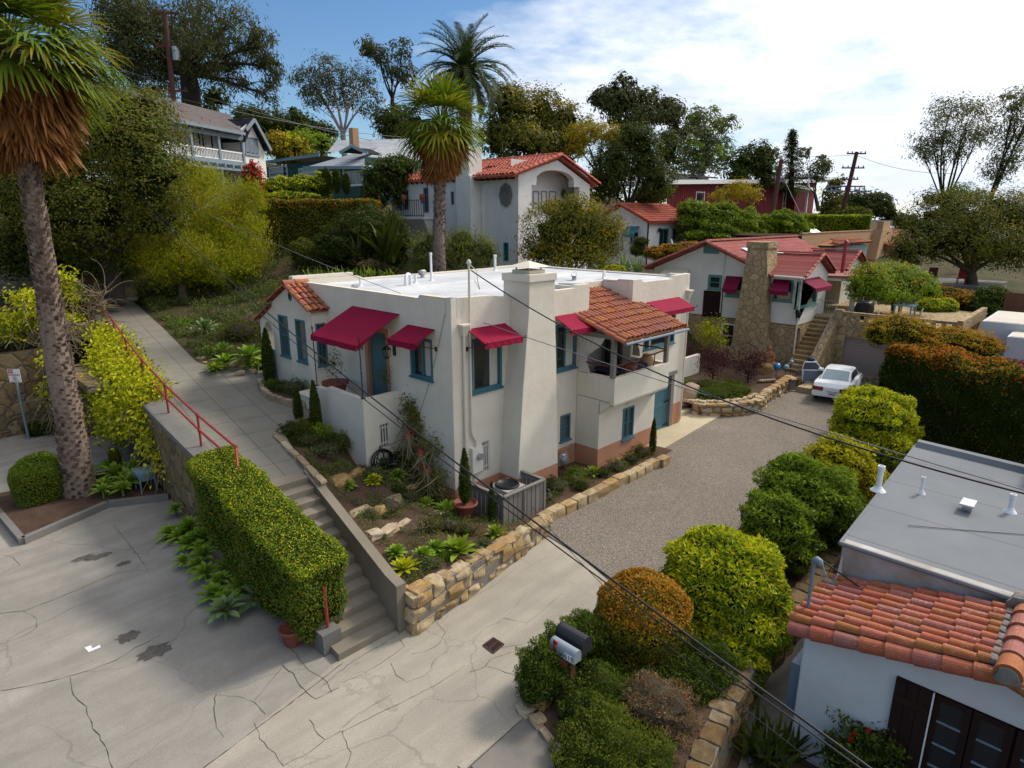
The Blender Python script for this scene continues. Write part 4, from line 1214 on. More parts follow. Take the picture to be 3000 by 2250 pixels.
ROCKS=[('long pale stone slab stepping the bed below the taller cypress',h4,620,900,1.35,.75,.16,.14,.1),('big mustard yellow boulder beside the top of the steps',h4,800,1270,1.1,.55,.28,.2,.3),('golden stone slab just right of the mustard boulder',h4,1020,1180,.98,.42,.16,.17,.35),('rough pink and cream stone block in the middle of the bed',h4,1460,1480,.62,.42,.22,.15,.3),('flat grey stone lying behind the rough pink block',h4,1600,1350,.6,.5,.2,.09,.3),('cream squared stone block by the stair wall',h4,1080,1610,.92,.34,.16,.13,.1),('ochre stone butted against the cream squared block',h4,1270,1590,.82,.32,.16,.12,.2)]
for i,(lb,cf,x,y,z,l,w_,hh,an)in enumerate(ROCKS):
 p=ZP(*cf(x,y),z);m=MB();boulder(m,(p.x,p.y,z+.02),l,w_,hh,rs,an)
 m.solo('garden_rock',M['stone']if 'mustard' in lb or 'ochre' in lb else M['rock'],lb,'rock',(p.x,p.y,z),'stones stepping the front garden bed',smooth=True)
mb=MB();w0=[ZP(*s1(x,y),z)for x,y,z in((740,640,.72),(850,590,.72),(1000,500,.62),(1120,430,.55),(1250,390,.45),(1390,370,.3))]
ZB=lambda t:-.1
stone_wall(mb,[(p.x,p.y)for p in w0],lambda t:.05,lambda t:bz(w0[0].x,w0[0].y)*(1-t/3.2)+bz(w0[-1].x,w0[-1].y)*t/3.2+.17,.22,rs,.38,.22)
mb.solo('garden_wall',[M['rock'],M['mortar']],'low curved wall of thin pale stones crossing the front bed','wall',w0[2])
mb=MB()
def rw(mb,x0,y0,x1,y1,zb,z0,z1,th=.35,mi=0):
 d=Vector((x1-x0,y1-y0,0)).normalized();n=Vector((-d.y,d.x,0))*th
 mb.hexa([(x0,y0,zb),(x0-n.x,y0-n.y,zb),(x1-n.x,y1-n.y,zb),(x1,y1,zb),(x0,y0,z0),(x0-n.x,y0-n.y,z0),(x1-n.x,y1-n.y,z1),(x1,y1,z1)],mi)
bl=[-2.2,1.6,4,8,12.0]
al=[-5.9,-5.75,-5.58,-5.42,-5.2]
for i in range(len(bl)-1):
 rw(mb,al[i],bl[i],al[i+1],bl[i+1],ZS-.2,-.2 if i==0 else zpath(bl[i])-.12,zpath(bl[i+1])-.12,.4)
mb.poly([(-5.2,12.0,ZS-.1),(-4.6,12.0,ZS-.1),(-4.6,12.0,2.45),(-5.2,12.0,2.45)])
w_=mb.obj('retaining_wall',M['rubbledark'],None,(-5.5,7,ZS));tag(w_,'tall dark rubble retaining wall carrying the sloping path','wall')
cp_=MB()
for i in range(1,len(bl)-1):
 cp_.hexa([(al[i]-.03,bl[i],zpath(bl[i])-.14),(al[i]+.5,bl[i],zpath(bl[i])-.14),(al[i+1]+.5,bl[i+1],zpath(bl[i+1])-.14),(al[i+1]-.03,bl[i+1],zpath(bl[i+1])-.14),(al[i]-.03,bl[i],zpath(bl[i])+.03),(al[i]+.5,bl[i],zpath(bl[i])+.03),(al[i+1]+.5,bl[i+1],zpath(bl[i+1])+.03),(al[i+1]-.03,bl[i+1],zpath(bl[i+1])+.03)])
cp_.obj('coping',M['kerb'],w_)
mb=MB();rw(mb,-4.6,12.0,-4.5,16.6,ZS-.1,2.5,2.9,.3)
mb.box(-4.9,-4.2,16.6,16.9,ZS-.1,2.9)
mb.box(-6.2,-4.5,12.6,16.7,2.36,2.6)
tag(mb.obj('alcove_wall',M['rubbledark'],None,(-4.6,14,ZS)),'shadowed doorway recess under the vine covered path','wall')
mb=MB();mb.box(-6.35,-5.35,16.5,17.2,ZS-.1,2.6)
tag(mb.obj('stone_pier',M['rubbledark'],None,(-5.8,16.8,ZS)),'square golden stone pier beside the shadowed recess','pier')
mb=MB();mb.box(-4.95,-4.80,16.42,16.55,ZS,2.4);mb.solo('door_post',M['creampaint'],'single white timber post in the dark recess under the vine','post',(-4.87,16.5,ZS))
mb=MB();rw(mb,-75,19.0,-5.3,19.0,ZS-.2,2.3,3.1,-.4);rw(mb,-6.3,17.0,-6.3,19.3,ZS-.2,2.9,3.0,.3)
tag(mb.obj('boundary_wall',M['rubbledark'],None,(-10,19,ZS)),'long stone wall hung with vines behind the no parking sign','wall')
mb=MB()
q0=ZP(*c4(0,245),4.3);q1=ZP(*c4(430,245),4.25);q2=ZP(*c4(880,245),4.15)
stone_wall(mb,[(q0.x-6,q0.y+3.2),(q0.x,q0.y),(q1.x,q1.y),(q2.x,q2.y)],lambda t:3.6,lambda t:5.75-t*.045,.5,rs,.9,.45)
mb.solo('hillside_stone_wall',[M['stone'],M['mortar']],'long sandstone wall across the head of the path','wall',q1)
def bed(name,pts,z,mat='soil',h=.12):
 m=MB();m.prism(pts,z-.6,z+h);return structure(name,m,M[mat])
PB=[ZP(*h1(x,y),z)for x,y,z in((85,1265,2.33),(110,1360,2.28),(200,1440,2.22),(330,1480,2.18),(450,1520,2.14),(590,1530,2.10))]
bed('bay_planter',[(p.x,p.y)for p in PB]+[(-.5,6.3),(-.5,10.2)],2.2)
mb=MB()
for p,q in zip(PB,PB[1:]):
 n=max(1,int((q-p).length/.3))
 for i in range(n):
  c=p.lerp(q,(i+.5)/n);d=(q-p)/n
  stone(mb,(c.x,c.y,c.z+.05),(d.x*.5,d.y*.5,0),Vector((-d.y,d.x,0)).normalized()*.09,(0,0,.17),rs,.3,.07)
mb.solo('planter_edging',M['rock'],'curved row of stones edging the planter under the entrance windows','edging',PB[2])
# ================================================================= the cream house
H=thing('stucco_house','cream flat roofed stucco house with crimson awnings and peach base band','house',(0,0,ZS))
rh=random.Random(21)
F1=Face('y',0.0);F2=Face('x',0.0)
mb=MB()
W1=(.70,1.96,3.42,5.02);W2=(4.46,5.58,3.42,4.98);LW=(4.80,5.34,.86,1.80);VS=(1.10,1.40,.84,1.80)
top1=[(6.22,6.22),(5.55,6.22),(5.45,6.13),(2.2,6.12),(1.5,6.22),(0,6.27)]
F1.wall(mb,[(0,ZS-.2),(6.22,ZS-.2)]+top1,[rect(*W1),rect(*W2),rect(*LW),rect(*VS)])
F1.wall(mb,[(8.87,2.0),(13.1,2.0),(13.1,6.16),(11.9,6.14),(11.75,6.02),(9.6,6.04),(9.35,6.16),(8.87,6.17)],[rect(9.80,12.12,3.36,5.0)])
F1.wall(mb,[(9.2,ZS-.2),(9.45,ZS-.2),(9.45,1.96),(12.35,1.96),(12.35,ZS-.2),(13.1,ZS-.2),(13.1,2.0),(9.2,2.0)],[])
F1.wall(mb,[(6.22,ZS),(8.87,ZS),(8.87,2.55),(6.22,2.55)],[])
WA=(.86,1.92,3.78,5.0);DO=(3.05,4.32,2.62,5.02)
F2.wall(mb,[(0,ZS-.2),(0,6.27),(1.36,6.26),(1.46,6.16),(9.2,6.16),(9.2,ZS-.2)],[rect(*WA),rect(*DO)],.16)
for(x0,y0,x1,y1)in((13.1,0,13.1,9.2),(13.1,9.2,0,9.2)):mb.add([(x0,y0,ZS-.2),(x1,y1,ZS-.2),(x1,y1,6.05),(x0,y0,6.05)],[[0,1,2,3]])
def parapet(pts,th=.22,inward=(0,1)):
 for(p,z0),(q,z1)in zip(pts,pts[1:]):
  i=(inward[0]*th,inward[1]*th)
  A=[(p[0],p[1],z0),(q[0],q[1],z1),(q[0]+i[0],q[1]+i[1],z1),(p[0]+i[0],p[1]+i[1],z0)]
  mb.add(A,[[0,1,2,3]])
  mb.add([A[3],A[2],(A[2][0],A[2][1],5.7),(A[3][0],A[3][1],5.7)],[[0,1,2,3]])
parapet([((u,0),z)for u,z in top1[::-1]])
parapet([((8.87,0),6.17),((9.35,0),6.16),((9.6,0),6.04),((11.75,0),6.02),((11.9,0),6.14),((13.1,0),6.16)])
parapet([((0,0),6.27),((0,1.36),6.26),((0,1.46),6.16),((0,9.2),6.16)],.22,(1,0))
parapet([((13.1,0),6.12),((13.1,.9),6.12),((13.1,1.0),6.02),((13.1,5.2),6.02),((13.1,9.2),6.06)],.25,(-1,0))
parapet([((0,9.2),6.18),((2.8,9.2),6.16),((3.1,9.2),6.04),((10.6,9.2),6.03),((10.8,9.2),6.10),((13.1,9.2),6.10)],.25,(0,-1))
mb.box(.02,2.6,9.02,9.30,5.7,6.30)
mb.add([(6.22,0,2.5),(6.22,1.4,2.5),(6.22,1.4,6.15),(6.22,0,6.22)],[[0,1,2,3]])
R2=Face('x',8.87)
R2.wall(mb,[(0,2.5),(1.4,2.5),(1.4,6.05),(.8,6.06),(.66,6.16),(0,6.17)],[rect(.32,1.3,2.56,4.75)])
mb.add([(6.22,1.4,2.5),(8.87,1.4,2.5),(8.87,1.4,6.05),(6.22,1.4,6.05)],[[0,1,2,3]])
mb.box(6.0,6.215,.24,1.39,5.7,6.11);mb.box(8.875,9.08,.24,1.39,5.7,6.11);mb.box(6.0,9.08,1.405,1.62,5.7,6.03)
BF=Face('y',-1.0);BS=Face('x',5.66)
LB=(7.10,7.82,.56,1.76)
BF.wall(mb,rect(5.66,9.2,ZS-.2,2.4),[rect(*LB)])
BS.wall(mb,rect(-1.0,0,ZS-.2,2.41),[])
mb.add([(9.2,-1,ZS-.2),(9.2,0,ZS-.2),(9.2,0,2.4),(9.2,-1,2.4)],[[0,1,2,3]])
mb.hexa([(5.60,-1.10,ZS-.2),(9.26,-1.10,ZS-.2),(9.2,-.9,ZS-.2),(5.60,-.9,ZS-.2),(5.62,-1.06,-.1),(9.24,-1.06,-.1),(9.2,-.9,-.06),(5.62,-.9,-.06)])
zb,zt=2.32,3.25
mb.box(5.66,9.12,-1.58,-1.40,zb,zt);mb.box(5.66,5.84,-1.40,.0,2.4,zt);mb.box(8.95,9.12,-1.40,-.0,2.4,zt)
mb.box(5.70,9.08,-1.5,.0,2.30,2.52)
mb.box(5.68,9.10,-1.56,-.9,2.26,2.36)
for x in(5.74,7.35,8.98):
 mb.hexa([(x-.08,-1.02,1.9),(x+.08,-1.02,1.9),(x+.08,-.98,1.9),(x-.08,-.98,1.9),(x-.08,-1.42,2.27),(x+.08,-1.42,2.27),(x+.08,-.98,2.27),(x-.08,-.98,2.27)])
T2=Face('y',2.40)
VT=(-.90,-.58,1.55,2.28)
T2.wall(mb,[(-1.45,.3),(0,.2),(0,3.2),(-1.45,3.2)],[rect(*VT)])
T1=Face('x',-1.45)
T1.wall(mb,[(2.40,.3),(2.40,3.2),(4.40,3.22),(4.46,3.12),(5.27,3.10),(5.27,1.2)],[])
mb.box(-1.45,-1.27,5.24,5.27,1.2,3.10)
mb.add([(-1.45,2.40,3.2),(0,2.40,3.2),(0,2.58,3.2),(-1.27,2.58,3.2)],[[0,1,2,3]])
mb.add([(-1.45,2.40,3.2),(-1.27,2.58,3.2),(-1.27,4.40,3.22),(-1.45,4.40,3.22)],[[0,1,2,3]])
mb.add([(-1.45,4.40,3.22),(-1.27,4.40,3.22),(-1.27,4.46,3.12),(-1.45,4.46,3.12)],[[0,1,2,3]])
mb.add([(-1.45,4.46,3.12),(-1.27,4.46,3.12),(-1.27,5.27,3.10),(-1.45,5.27,3.10)],[[0,1,2,3]])
mb.add([(-1.27,2.58,2.5),(0,2.58,2.5),(0,2.58,3.2),(-1.27,2.58,3.2)],[[3,2,1,0]])
mb.add([(-1.27,2.58,2.5),(-1.27,5.27,2.5),(-1.27,5.27,3.10),(-1.27,4.46,3.12),(-1.27,4.40,3.22),(-1.27,2.58,3.2)],[[0,1,2],[0,2,3],[0,3,4],[0,4,5]])
mb.add([(-1.4,2.5,2.60),(0.05,2.5,2.60),(.05,6.7,2.60),(-1.4,6.7,2.60)],[[0,1,2,3]])
mb.add([(-1.3,5.2,2.1),(-1.3,6.7,2.1),(-1.3,6.7,2.6),(-1.3,5.2,2.6)],[[0,1,2,3]])
B1=Face('x',-.6)
arch=[(9.66,2.2)]+[(9.66+.40*(1-cos(t)),3.95+.62*sin(t))for t in np.linspace(0,pi,11)]+[(10.46,2.2)]
BW=((8.42,9.14,3.42,4.95),(7.15,7.86,3.40,4.93))
B1.wall(mb,[(6.66,1.8),(6.66,5.33),(8.16,6.05),(9.58,5.36),(9.62,5.18),(10.74,4.56),(10.74,2.0),(10.46,2.0)]+arch[::-1]+[(9.66,1.8)],[rect(*r)for r in BW],.12)
for(u0,z0),(u1,z1)in zip(arch,arch[1:]):mb.add([(-.6,u0,z0),(-.6,u1,z1),(-.22,u1,z1),(-.22,u0,z0)],[[3,2,1,0]])
mb.box(-.22,-.2,9.1,9.66,1.8,5.1);mb.box(-.6,-.2,10.735,10.745,2.0,4.56)
mb.add([(-.2,10.46,2),(-.2,10.74,2),(-.2,10.74,4.56),(-.2,10.46,4.7)],[[3,2,1,0]])
S1=Face('y',6.66)
SW=(-.48,-.10,3.36,4.86)
S1.wall(mb,rect(-.6,0,1.8,5.35),[rect(*SW)])
def ring(z,x0,x1,y):return[(x0,y,z),(x1,y,z),(x1,.3,z),(x0,.3,z)]
lv=[ring(ZS,1.86,3.78,-.80),ring(.6,1.86,3.76,-.79),ring(3.2,2.07,3.65,-.77),ring(4.6,2.22,3.58,-.76),ring(5.6,2.34,3.52,-.75),ring(6.60,2.36,3.50,-.75)]
V=[p for r in lv for p in r];fq=[]
for i in range(len(lv)-1):
 for k in range(4):fq.append([i*4+k,i*4+(k+1)%4,i*4+4+(k+1)%4,i*4+4+k])
mb.add(V,fq)
mb.box(2.32,3.54,-.79,.34,6.58,6.80)
mb.obj('wall',M['cream'],H)
mb=MB();z=5.97
mb.poly([(.1,.1,z),(6.1,.1,z),(6.1,1.55,z),(8.98,1.55,z),(8.98,.1,z),(13.0,.1,z),(13.0,9.1,z),(.1,9.1,z)])
rf=mb.obj('flat_roof',M['rooffelt'],H)
mb=MB()
sv=Vector((0,1,.338)).normalized();e0=Vector((5.50,-2.05,4.60));Lr=3.45*sv.length/sv.y
def pm(u,s):y=-2.05+s*sv.y;x=5.5+u;return(y<.02 and x<9.35)or(6.22<x<8.87 and y<1.5)
tiles(mb,e0,(1,0,0),sv,3.86,3.45/sv.y,.232,.40,.098,7,pm,rh,1)
for(x0,x1,y0,y1)in((5.5,9.36,-2.0,0),(6.22,8.87,0,1.4)):
 zf=lambda y:4.60+.338*(y+2.05)
 mb.hexa([(x0,y0,zf(y0)-.07),(x1,y0,zf(y0)-.07),(x1,y1,zf(y1)-.07),(x0,y1,zf(y1)-.07),(x0,y0,zf(y0)+.015),(x1,y0,zf(y0)+.015),(x1,y1,zf(y1)+.015),(x0,y1,zf(y1)+.015)])
ridge_tiles(mb,(5.44,-2.08,4.55),(5.44,-.05,5.24),.10,.4,7,rh,lift=-.01)
ridge_tiles(mb,(9.36,-2.08,4.55),(9.36,-.05,5.24),.10,.4,7,rh,lift=-.01)
mb.obj('porch_roof',[M['tile'],M['dark']],H)
mb=MB();mb.tube([(5.45,-2.10,4.50),(9.4,-2.10,4.50)],.05,8);mb.obj('gutter',M['bluegrey'],H)
mb=MB()
for(y0,z0,y1,z1,wd)in((6.50,5.30,8.16,6.10,.86),):
 sv2=Vector((0,y1-y0,z1-z0));L2=sv2.length
 tiles(mb,(-.78,y0,z0),(1,0,0),sv2.normalized(),wd,L2,.215,.38,.095,7,None,rh,1)
 mb.hexa([(-.66,y0+.03,z0-.04),(.05,y0+.03,z0-.04),(.05,y1,z1-.04),(-.66,y1,z1-.04),(-.66,y0+.03,z0+.01),(.05,y0+.03,z0+.01),(.05,y1,z1+.01),(-.66,y1,z1+.01)])
for(y0,z0,y1,z1)in((9.78,5.32,8.16,6.10),(11.0,4.50,9.62,5.22)):
 sv2=Vector((0,y1-y0,z1-z0));L2=sv2.length
 tiles(mb,(-.70,y0,z0),(1,0,0),sv2.normalized(),.75,L2,.215,.38,.095,7,None,rh,1)
 ridge_tiles(mb,(-.72,y0,z0-.02),(-.72,y1,z1-.03),.10,.38,7,rh)
ridge_tiles(mb,(-.80,8.16,6.12),(.12,8.16,6.14),.13,.45,8,rh)
ridge_tiles(mb,(-.72,6.52,5.29),(-.72,8.10,6.05),.09,.38,7,rh)
mb.obj('bay_roof',[M['tile'],M['dark']],H)
window(H,F1,*W1,cols=1,fw=.09,curtain=[(.02,.1),(.68,.98)],depth=.12)
window(H,F1,*W2,cols=2,fw=.09,curtain=[(.55,.98)],depth=.12)
window(H,F1,*LW,cols=1,rows=2,fw=.06,glass='glassblue')
window(H,BF,*LB,cols=2,rows=2,fw=.07,glass='glassblue')
window(H,F1,9.80,10.20,3.36,5.0,fw=.07,depth=.12)
window(H,F1,10.26,11.66,3.36,5.0,fw=.08,depth=.12)
window(H,F1,11.72,12.12,3.36,5.0,fw=.07,depth=.12)
m=MB();F1.box(m,10.20,10.26,-.02,.1,3.36,5.0);F1.box(m,11.66,11.72,-.02,.1,3.36,5.0);m.obj('mullion',M['cream2'],H)
window(H,F2,*WA,cols=2,fw=.08,curtain=[(.0,.48)],depth=.14,bars=.04)
for r in BW:window(H,B1,*r,cols=1,rows=2,fw=.06,glass='glassblue',curtain=None)
window(H,S1,*SW,cols=2,rows=3,fw=.05,bars=.01)
for fc,r in((F1,VS),(T2,VT)):
 v=MB();n=3
 fc.box(v,r[0],r[1],.08,.14,r[2],r[3],1)
 for i in range(n+1):x=r[0]+(r[1]-r[0])*(i+.15)/(n+.3);fc.box(v,x-.018,x+.018,.02,.07,r[2],r[3])
 for zz in(.16,.84):z=r[2]+(r[3]-r[2])*zz;fc.box(v,r[0],r[1],.03,.065,z-.02,z+.02)
 v.obj('vent',[M['cream2'],M['dark']],H)
m=MB();t=np.arange(20)*2*pi/20
ov=[(-.625,8.06+.12*cos(a),5.72+.19*sin(a))for a in t];iv=[(-.63,8.06+.075*cos(a),5.72+.13*sin(a))for a in t]
m.add(ov+iv,[[i,(i+1)%20,20+(i+1)%20,20+i]for i in range(20)]);m.add([(-.60,p[1],p[2])for p in ov]+ov,[[i,(i+1)%20,20+(i+1)%20,20+i]for i in range(20)])
m.add(iv,[list(range(20))],1);m.obj('oval_vent',[M['teal'],M['dark']],H)
m=MB();F2.box(m,DO[0]+.12,DO[1]-.12,.10,.15,DO[2],DO[3]-.12)
F2.box(m,DO[0]+.24,DO[1]-.24,.085,.105,DO[2]+.2,3.6);F2.box(m,DO[0]+.24,DO[1]-.24,.085,.105,3.75,DO[3]-.3)
d=m.obj('front_door',M['teal'],H)
m=MB();F2.box(m,DO[0]-.02,DO[0]+.12,-.02,.16,DO[2],DO[3]+.02);F2.box(m,DO[1]-.12,DO[1]+.06,-.02,.16,DO[2],DO[3]+.02);F2.box(m,DO[0]+.12,DO[1]-.12,-.02,.16,DO[3]-.12,DO[3]+.02)
m.obj('door_frame',M['peach'],d)
m=MB();m.tube([(.06,DO[0]+.22,3.55),(.02,DO[0]+.22,3.55)],.03,8);m.tube([(.02,DO[0]+.22,3.5),(.02,DO[0]+.22,3.75)],.014,6);m.obj('door_handle',M['black'],d)
text_part('house_number','0',.30,M['black'],H,(-.012,4.56,4.28),(pi/2,0,-pi/2),ext=.004)
m=MB();y=2.72;zc=4.45
m.box(-.03,0,y-.07,y+.07,zc-.18,zc+.2);m.tube([(-.02,y,zc+.15),(-.2,y,zc+.24),(-.3,y,zc+.17)],.015,6)
for s_ in(-1,1):
 for q in(-1,1):m.bar((-.3+s_*.06,y+q*.06,zc-.2),(-.3+s_*.09,y+q*.09,zc+.08),.015,.015)
m.lathe((-.3,y,zc+.06),[(.15,0),(.09,.06),(.03,.12),(.0,.14)],8);m.lathe((-.3,y,zc-.24),[(.0,0),(.07,.02),(.07,.05)],8)
m.obj('lantern',M['black'],H)
m=MB();R2.box(m,.32,.42,-.02,.1,2.56,4.75);R2.box(m,1.2,1.3,-.02,.1,2.56,4.75);R2.box(m,.42,1.2,-.02,.1,4.62,4.75);R2.box(m,.77,.85,.0,.1,2.56,4.62)
d=m.obj('porch_dark_doorway',M['greywood'],H);m=MB();R2.box(m,.4,1.22,.08,.13,2.5,4.65);m.obj('pane',M['glass'],d)
m=MB();FG=Face('y',.10)
FG.box(m,9.45,12.12,.0,.06,ZS+.05,1.94)
for z in(ZS+.10,.72,1.84):FG.box(m,9.47,12.1,-.035,.0,z-.07,z+.09)
for i in range(19):x=9.5+i*.143;FG.box(m,x,x+.128,-.018,.0,ZS+.06,1.93)
d=m.obj('garage_door',M['teal'],H)
m=MB()
for z in(-.22,.82,1.8):FG.box(m,11.75,12.12,-.06,-.03,z-.025,z+.025)
m.obj('hinge',M['black'],d)
m=MB();F1.box(m,12.12,12.36,-.03,.12,ZS,1.98);F1.box(m,9.3,12.5,-.06,.12,1.96,2.12);F1.box(m,9.3,9.46,-.03,.12,ZS,1.96);m.obj('door_frame',M['greywood'],d)
m=MB();m.box(-.46,-.42,9.68,10.44,2.26,3.42)
for i in range(6):y=9.70+i*.125;m.box(-.49,-.455,y,y+.11,2.26,3.5-.06*abs(i-2.5))
m.obj('gate',M['teal'],H)
awning(H,F2,2.37,4.98,5.60,1.40,4.78,.17,u0o=2.62,u1o=5.30,arms=False,label='large crimson awning over the front door')
awning(H,F2,.70,1.98,5.33,.75,5.00,.17)
awning(H,F1,.58,2.10,5.35,.75,5.03,.16)
awning(H,F1,4.40,5.70,5.30,.75,4.92,.17)
awning(H,F1,9.84,12.30,5.25,.75,4.92,.17,u0o=9.9,u1o=12.25)
for y in(2.50,5.20):
 m=MB();zb_=3.2 if y<3 else 3.1
 m.tube([(-1.37,y,zb_),(-1.38,y,5.0)],.016,6);m.lathe((-1.38,y,4.98),[(.03,0),(.035,.04),(.012,.08),(.0,.16)],8);m.lathe((-1.37,y,zb_),[(.07,0),(.07,.02),(.02,.035)],8);m.lathe((-1.375,y,3.95),[(.016,0),(.03,.02),(.016,.04)],8)
 m.obj('awning_pole',M['black'],H)
for(x0,x1)in((5.60,5.76),(8.92,9.06)):
 m=MB();m.box(x0,x1,-1.56,-1.42,3.25,4.56);m.obj('post',M['greywood'],H)
m=MB();m.box(5.56,9.2,-1.58,-1.42,4.52,4.66);m.box(5.6,5.74,-1.42,0,4.55,4.7);m.box(8.94,9.08,-1.42,0,4.55,4.7);m.obj('porch_beam',M['greywood'],H)
m=MB();wig=lambda p,q,n=9:[(p[0]+(q[0]-p[0])*i/n+rh.uniform(-.015,.015),p[1]+(q[1]-p[1])*i/n+rh.uniform(-.015,.015),p[2]+(q[2]-p[2])*i/n+rh.uniform(-.02,.02))for i in range(n+1)]
m.tube(wig((5.7,-.1,3.62),(5.7,-1.45,3.62)),.03,6);m.tube(wig((5.72,-1.48,3.62),(8.95,-1.48,3.72)),.03,6);m.tube(wig((9.0,-1.4,3.75),(9.0,-.05,3.75)),.03,6)
for x in(6.4,7.3,8.2):m.tube(wig((x,-1.48,3.25),(x+.04,-1.48,3.66),4),.022,6)
m.obj('branch_rail',M['postwood'],H)
def drape(y0a,y1a,y0b,y1b,x,z1,zm,z0,nm='curtain'):
 P=[];n=36
 for i in range(n+1):
  t=i/n;row=[]
  for z,k in((z1,0),(z1*.6+zm*.4,.25),(z1*.25+zm*.75,.72),(zm,1),(zm*.6+z0*.4,.8),(z0,.7)):
   a=y0a+(y1a-y0a)*t;b=y0b+(y1b-y0b)*t
   row.append((x+.035*sin(i*1.35)*(1-.5*k),a*(1-k)+b*k,z))
  P.append(row)
 q=MB();q.grid(np.array(P));q.obj(nm,M['linen'],H,smooth=True)
drape(-.03,-1.2,-.03,-.30,5.66,4.62,3.72,3.28)
drape(-.03,-.75,-.03,-.25,9.0,4.62,3.75,3.3)
m=MB();m.box(2.60,3.2,-.52,.08,6.80,6.84)
for x in(2.64,3.16):
 for y in(-.48,.04):m.box(x-.02,x+.02,y-.02,y+.02,6.84,7.0)
m.box(2.55,3.25,-.57,.13,6.80,6.90)
m.add([(2.42,-.70,6.99),(3.38,-.70,6.99),(3.38,.26,6.99),(2.42,.26,6.99),(2.9,-.22,7.16)],[[0,1,4],[1,2,4],[2,3,4],[3,0,4]])
m.add([(2.42,-.70,6.985),(3.38,-.70,6.985),(3.38,.26,6.985),(2.42,.26,6.985)],[[3,2,1,0]])
m.obj('chimney_cap',M['ivory'],H)
def downspout(x,zt_):
 m=MB();m.tube([(x,-.07,ZS+.2),(x,-.07,zt_-.25)],.045,8)
 m.hexa([(x-.07,-.12,zt_-.3),(x+.07,-.12,zt_-.3),(x+.07,0,zt_-.3),(x-.07,0,zt_-.3),(x-.14,-.2,zt_-.02),(x+.14,-.2,zt_-.02),(x+.14,0,zt_-.02),(x-.14,0,zt_-.02)])
 m.box(x-.16,x+.16,-.22,0,zt_-.02,zt_+.03);m.obj('downspout',M['creampaint'],H)
downspout(.40,5.5);downspout(12.98,5.45)
m=MB();m.tube([(.64,-.06,2.4),(.64,-.06,7.2)],.032,8);m.tube([(.64,-.06,2.4),(.66,-.06,2.2),(.80,-.06,1.95),(.82,-.06,1.75)],.032,8);m.lathe((.64,-.06,7.15),[(.05,0),(.07,.05),(.05,.12),(.0,.15)],8)
m.tube([(.64,-.12,7.15),(.66,-.35,7.0),(.6,-.45,6.75),(.72,-.4,6.5),(.7,-.2,6.75)],.012,5)
m.obj('service_mast',M['creampaint'],H)
m=MB();m.box(.60,1.03,-.13,0,.95,1.76);e=m.obj('meter_box',M['cream2'],H)
m=MB();m.tube([(.86,-.13,1.48),(.86,-.24,1.48)],.10,14);m.obj('meter_dial',M['metal'],e)
m=MB();m.tube([(.72,-.05,.95),(.72,-.05,.5),(.75,-.05,-.2)],.02,6);m.obj('conduit',M['creampaint'],H)
zr=5.97
for i,(x,y,h,r)in enumerate([(1.67,7.06,.32,.045),(3.73,6.45,.36,.05),(4.75,6.76,.3,.045),(6.54,9.0,.95,.05),(9.9,8.4,.75,.06),(10.16,2.3,.35,.05),(10.32,2.36,.35,.05),(2.2,1.7,.32,.03)]):
 m=MB();m.lathe((x,y,zr),[(r*2.4,0),(r*1.3,.05),(r,.08),(r,h)],10)
 if h>.6:m.lathe((x,y,zr+h-.1),[(r*1.3,0),(r*1.3,.1),(0,.1)],10)
 m.obj('vent_pipe',M['pipe'],H)
m=MB();m.tube([(2.94,6.0,zr),(2.94,6.0,zr+.28),(3.0,6.03,zr+.38),(3.12,6.09,zr+.41),(3.22,6.14,zr+.38),(3.27,6.16,zr+.28),(3.27,6.16,zr)],.06,8);m.obj('vent_pipe',M['pipe'],H,smooth=True)
for(x,y,a)in((5.35,8.1,.5),(8.9,2.82,.6)):
 m=MB();m.tube([(x,y,zr),(x,y,zr+.16)],.09,10);m.tube([(x-.2*cos(a),y-.2*sin(a),zr+.22),(x+.18*cos(a),y+.18*sin(a),zr+.22)],.11,10,cap=False);m.obj('roof_vent',M['metal'],H)
m=MB();m.tube([(1.0,6.5,zr+.07),(1.35,6.75,zr+.07)],.07,10);m.obj('flue_pipe',M['metal'],H)
t=thing('round_table','small round table inside the curtained porch','table',(6.75,-.55,2.52))
m=MB();m.lathe((6.75,-.55,3.22),[(0,0),(.52,0),(.52,.03),(0,.03)],20);m.obj('tabletop',M['navy'],t)
m=MB();m.tube([(6.75,-.55,2.52),(6.75,-.55,3.22)],.05,8);m.obj('leg',M['greywood'],t)
m=MB();m.lathe((8.35,-1.1,2.55),[(.30,0),(.36,.3),(.32,.75),(.18,1.05),(0,1.1)],14,sx=1,sy=.8);m.solo('basket_chair',M['basket'],'straw hooded basket chair on the balcony','chair',(8.35,-1.1,2.55),smooth=True)
m=MB();boulder(m,(7.75,-1.15,3.18),.34,.2,.2,rh);boulder(m,(7.6,-1.0,2.95),.4,.3,.42,rh,.3);m.solo('cushion_heap',M['navy'],'navy cushions piled against the balcony parapet','cushions',(7.7,-1.1,2.55),smooth=True)
m=MB();boulder(m,(7.35,-1.1,3.2),.24,.2,.22,rh);m.lathe((7.35,-1.1,2.55),[(.14,0),(.22,.5),(.15,.6)],10);m.solo('clay_jar',M['terracotta_pot'],'brown clay jar on the balcony beside the cushions','jar',(7.35,-1.1,2.55),smooth=True)
def pot(name,label,loc,r,h,mat='terracotta_pot'):
 m=MB();m.lathe(loc,[(r*.62,0),(r*.92,h*.75),(r*.94,h*.8),(r*1.05,h*.82),(r*1.08,h),(r*.92,h),(r*.88,h*.86),(0,h*.84)],20)
 return m.solo(name,M[mat],label,'pot',loc,'terracotta pots',smooth=True)
pot('plant_pot','wide terracotta bowl on the terrace holding a grey olive shrub',(-.62,5.35,2.6),.42,.48)
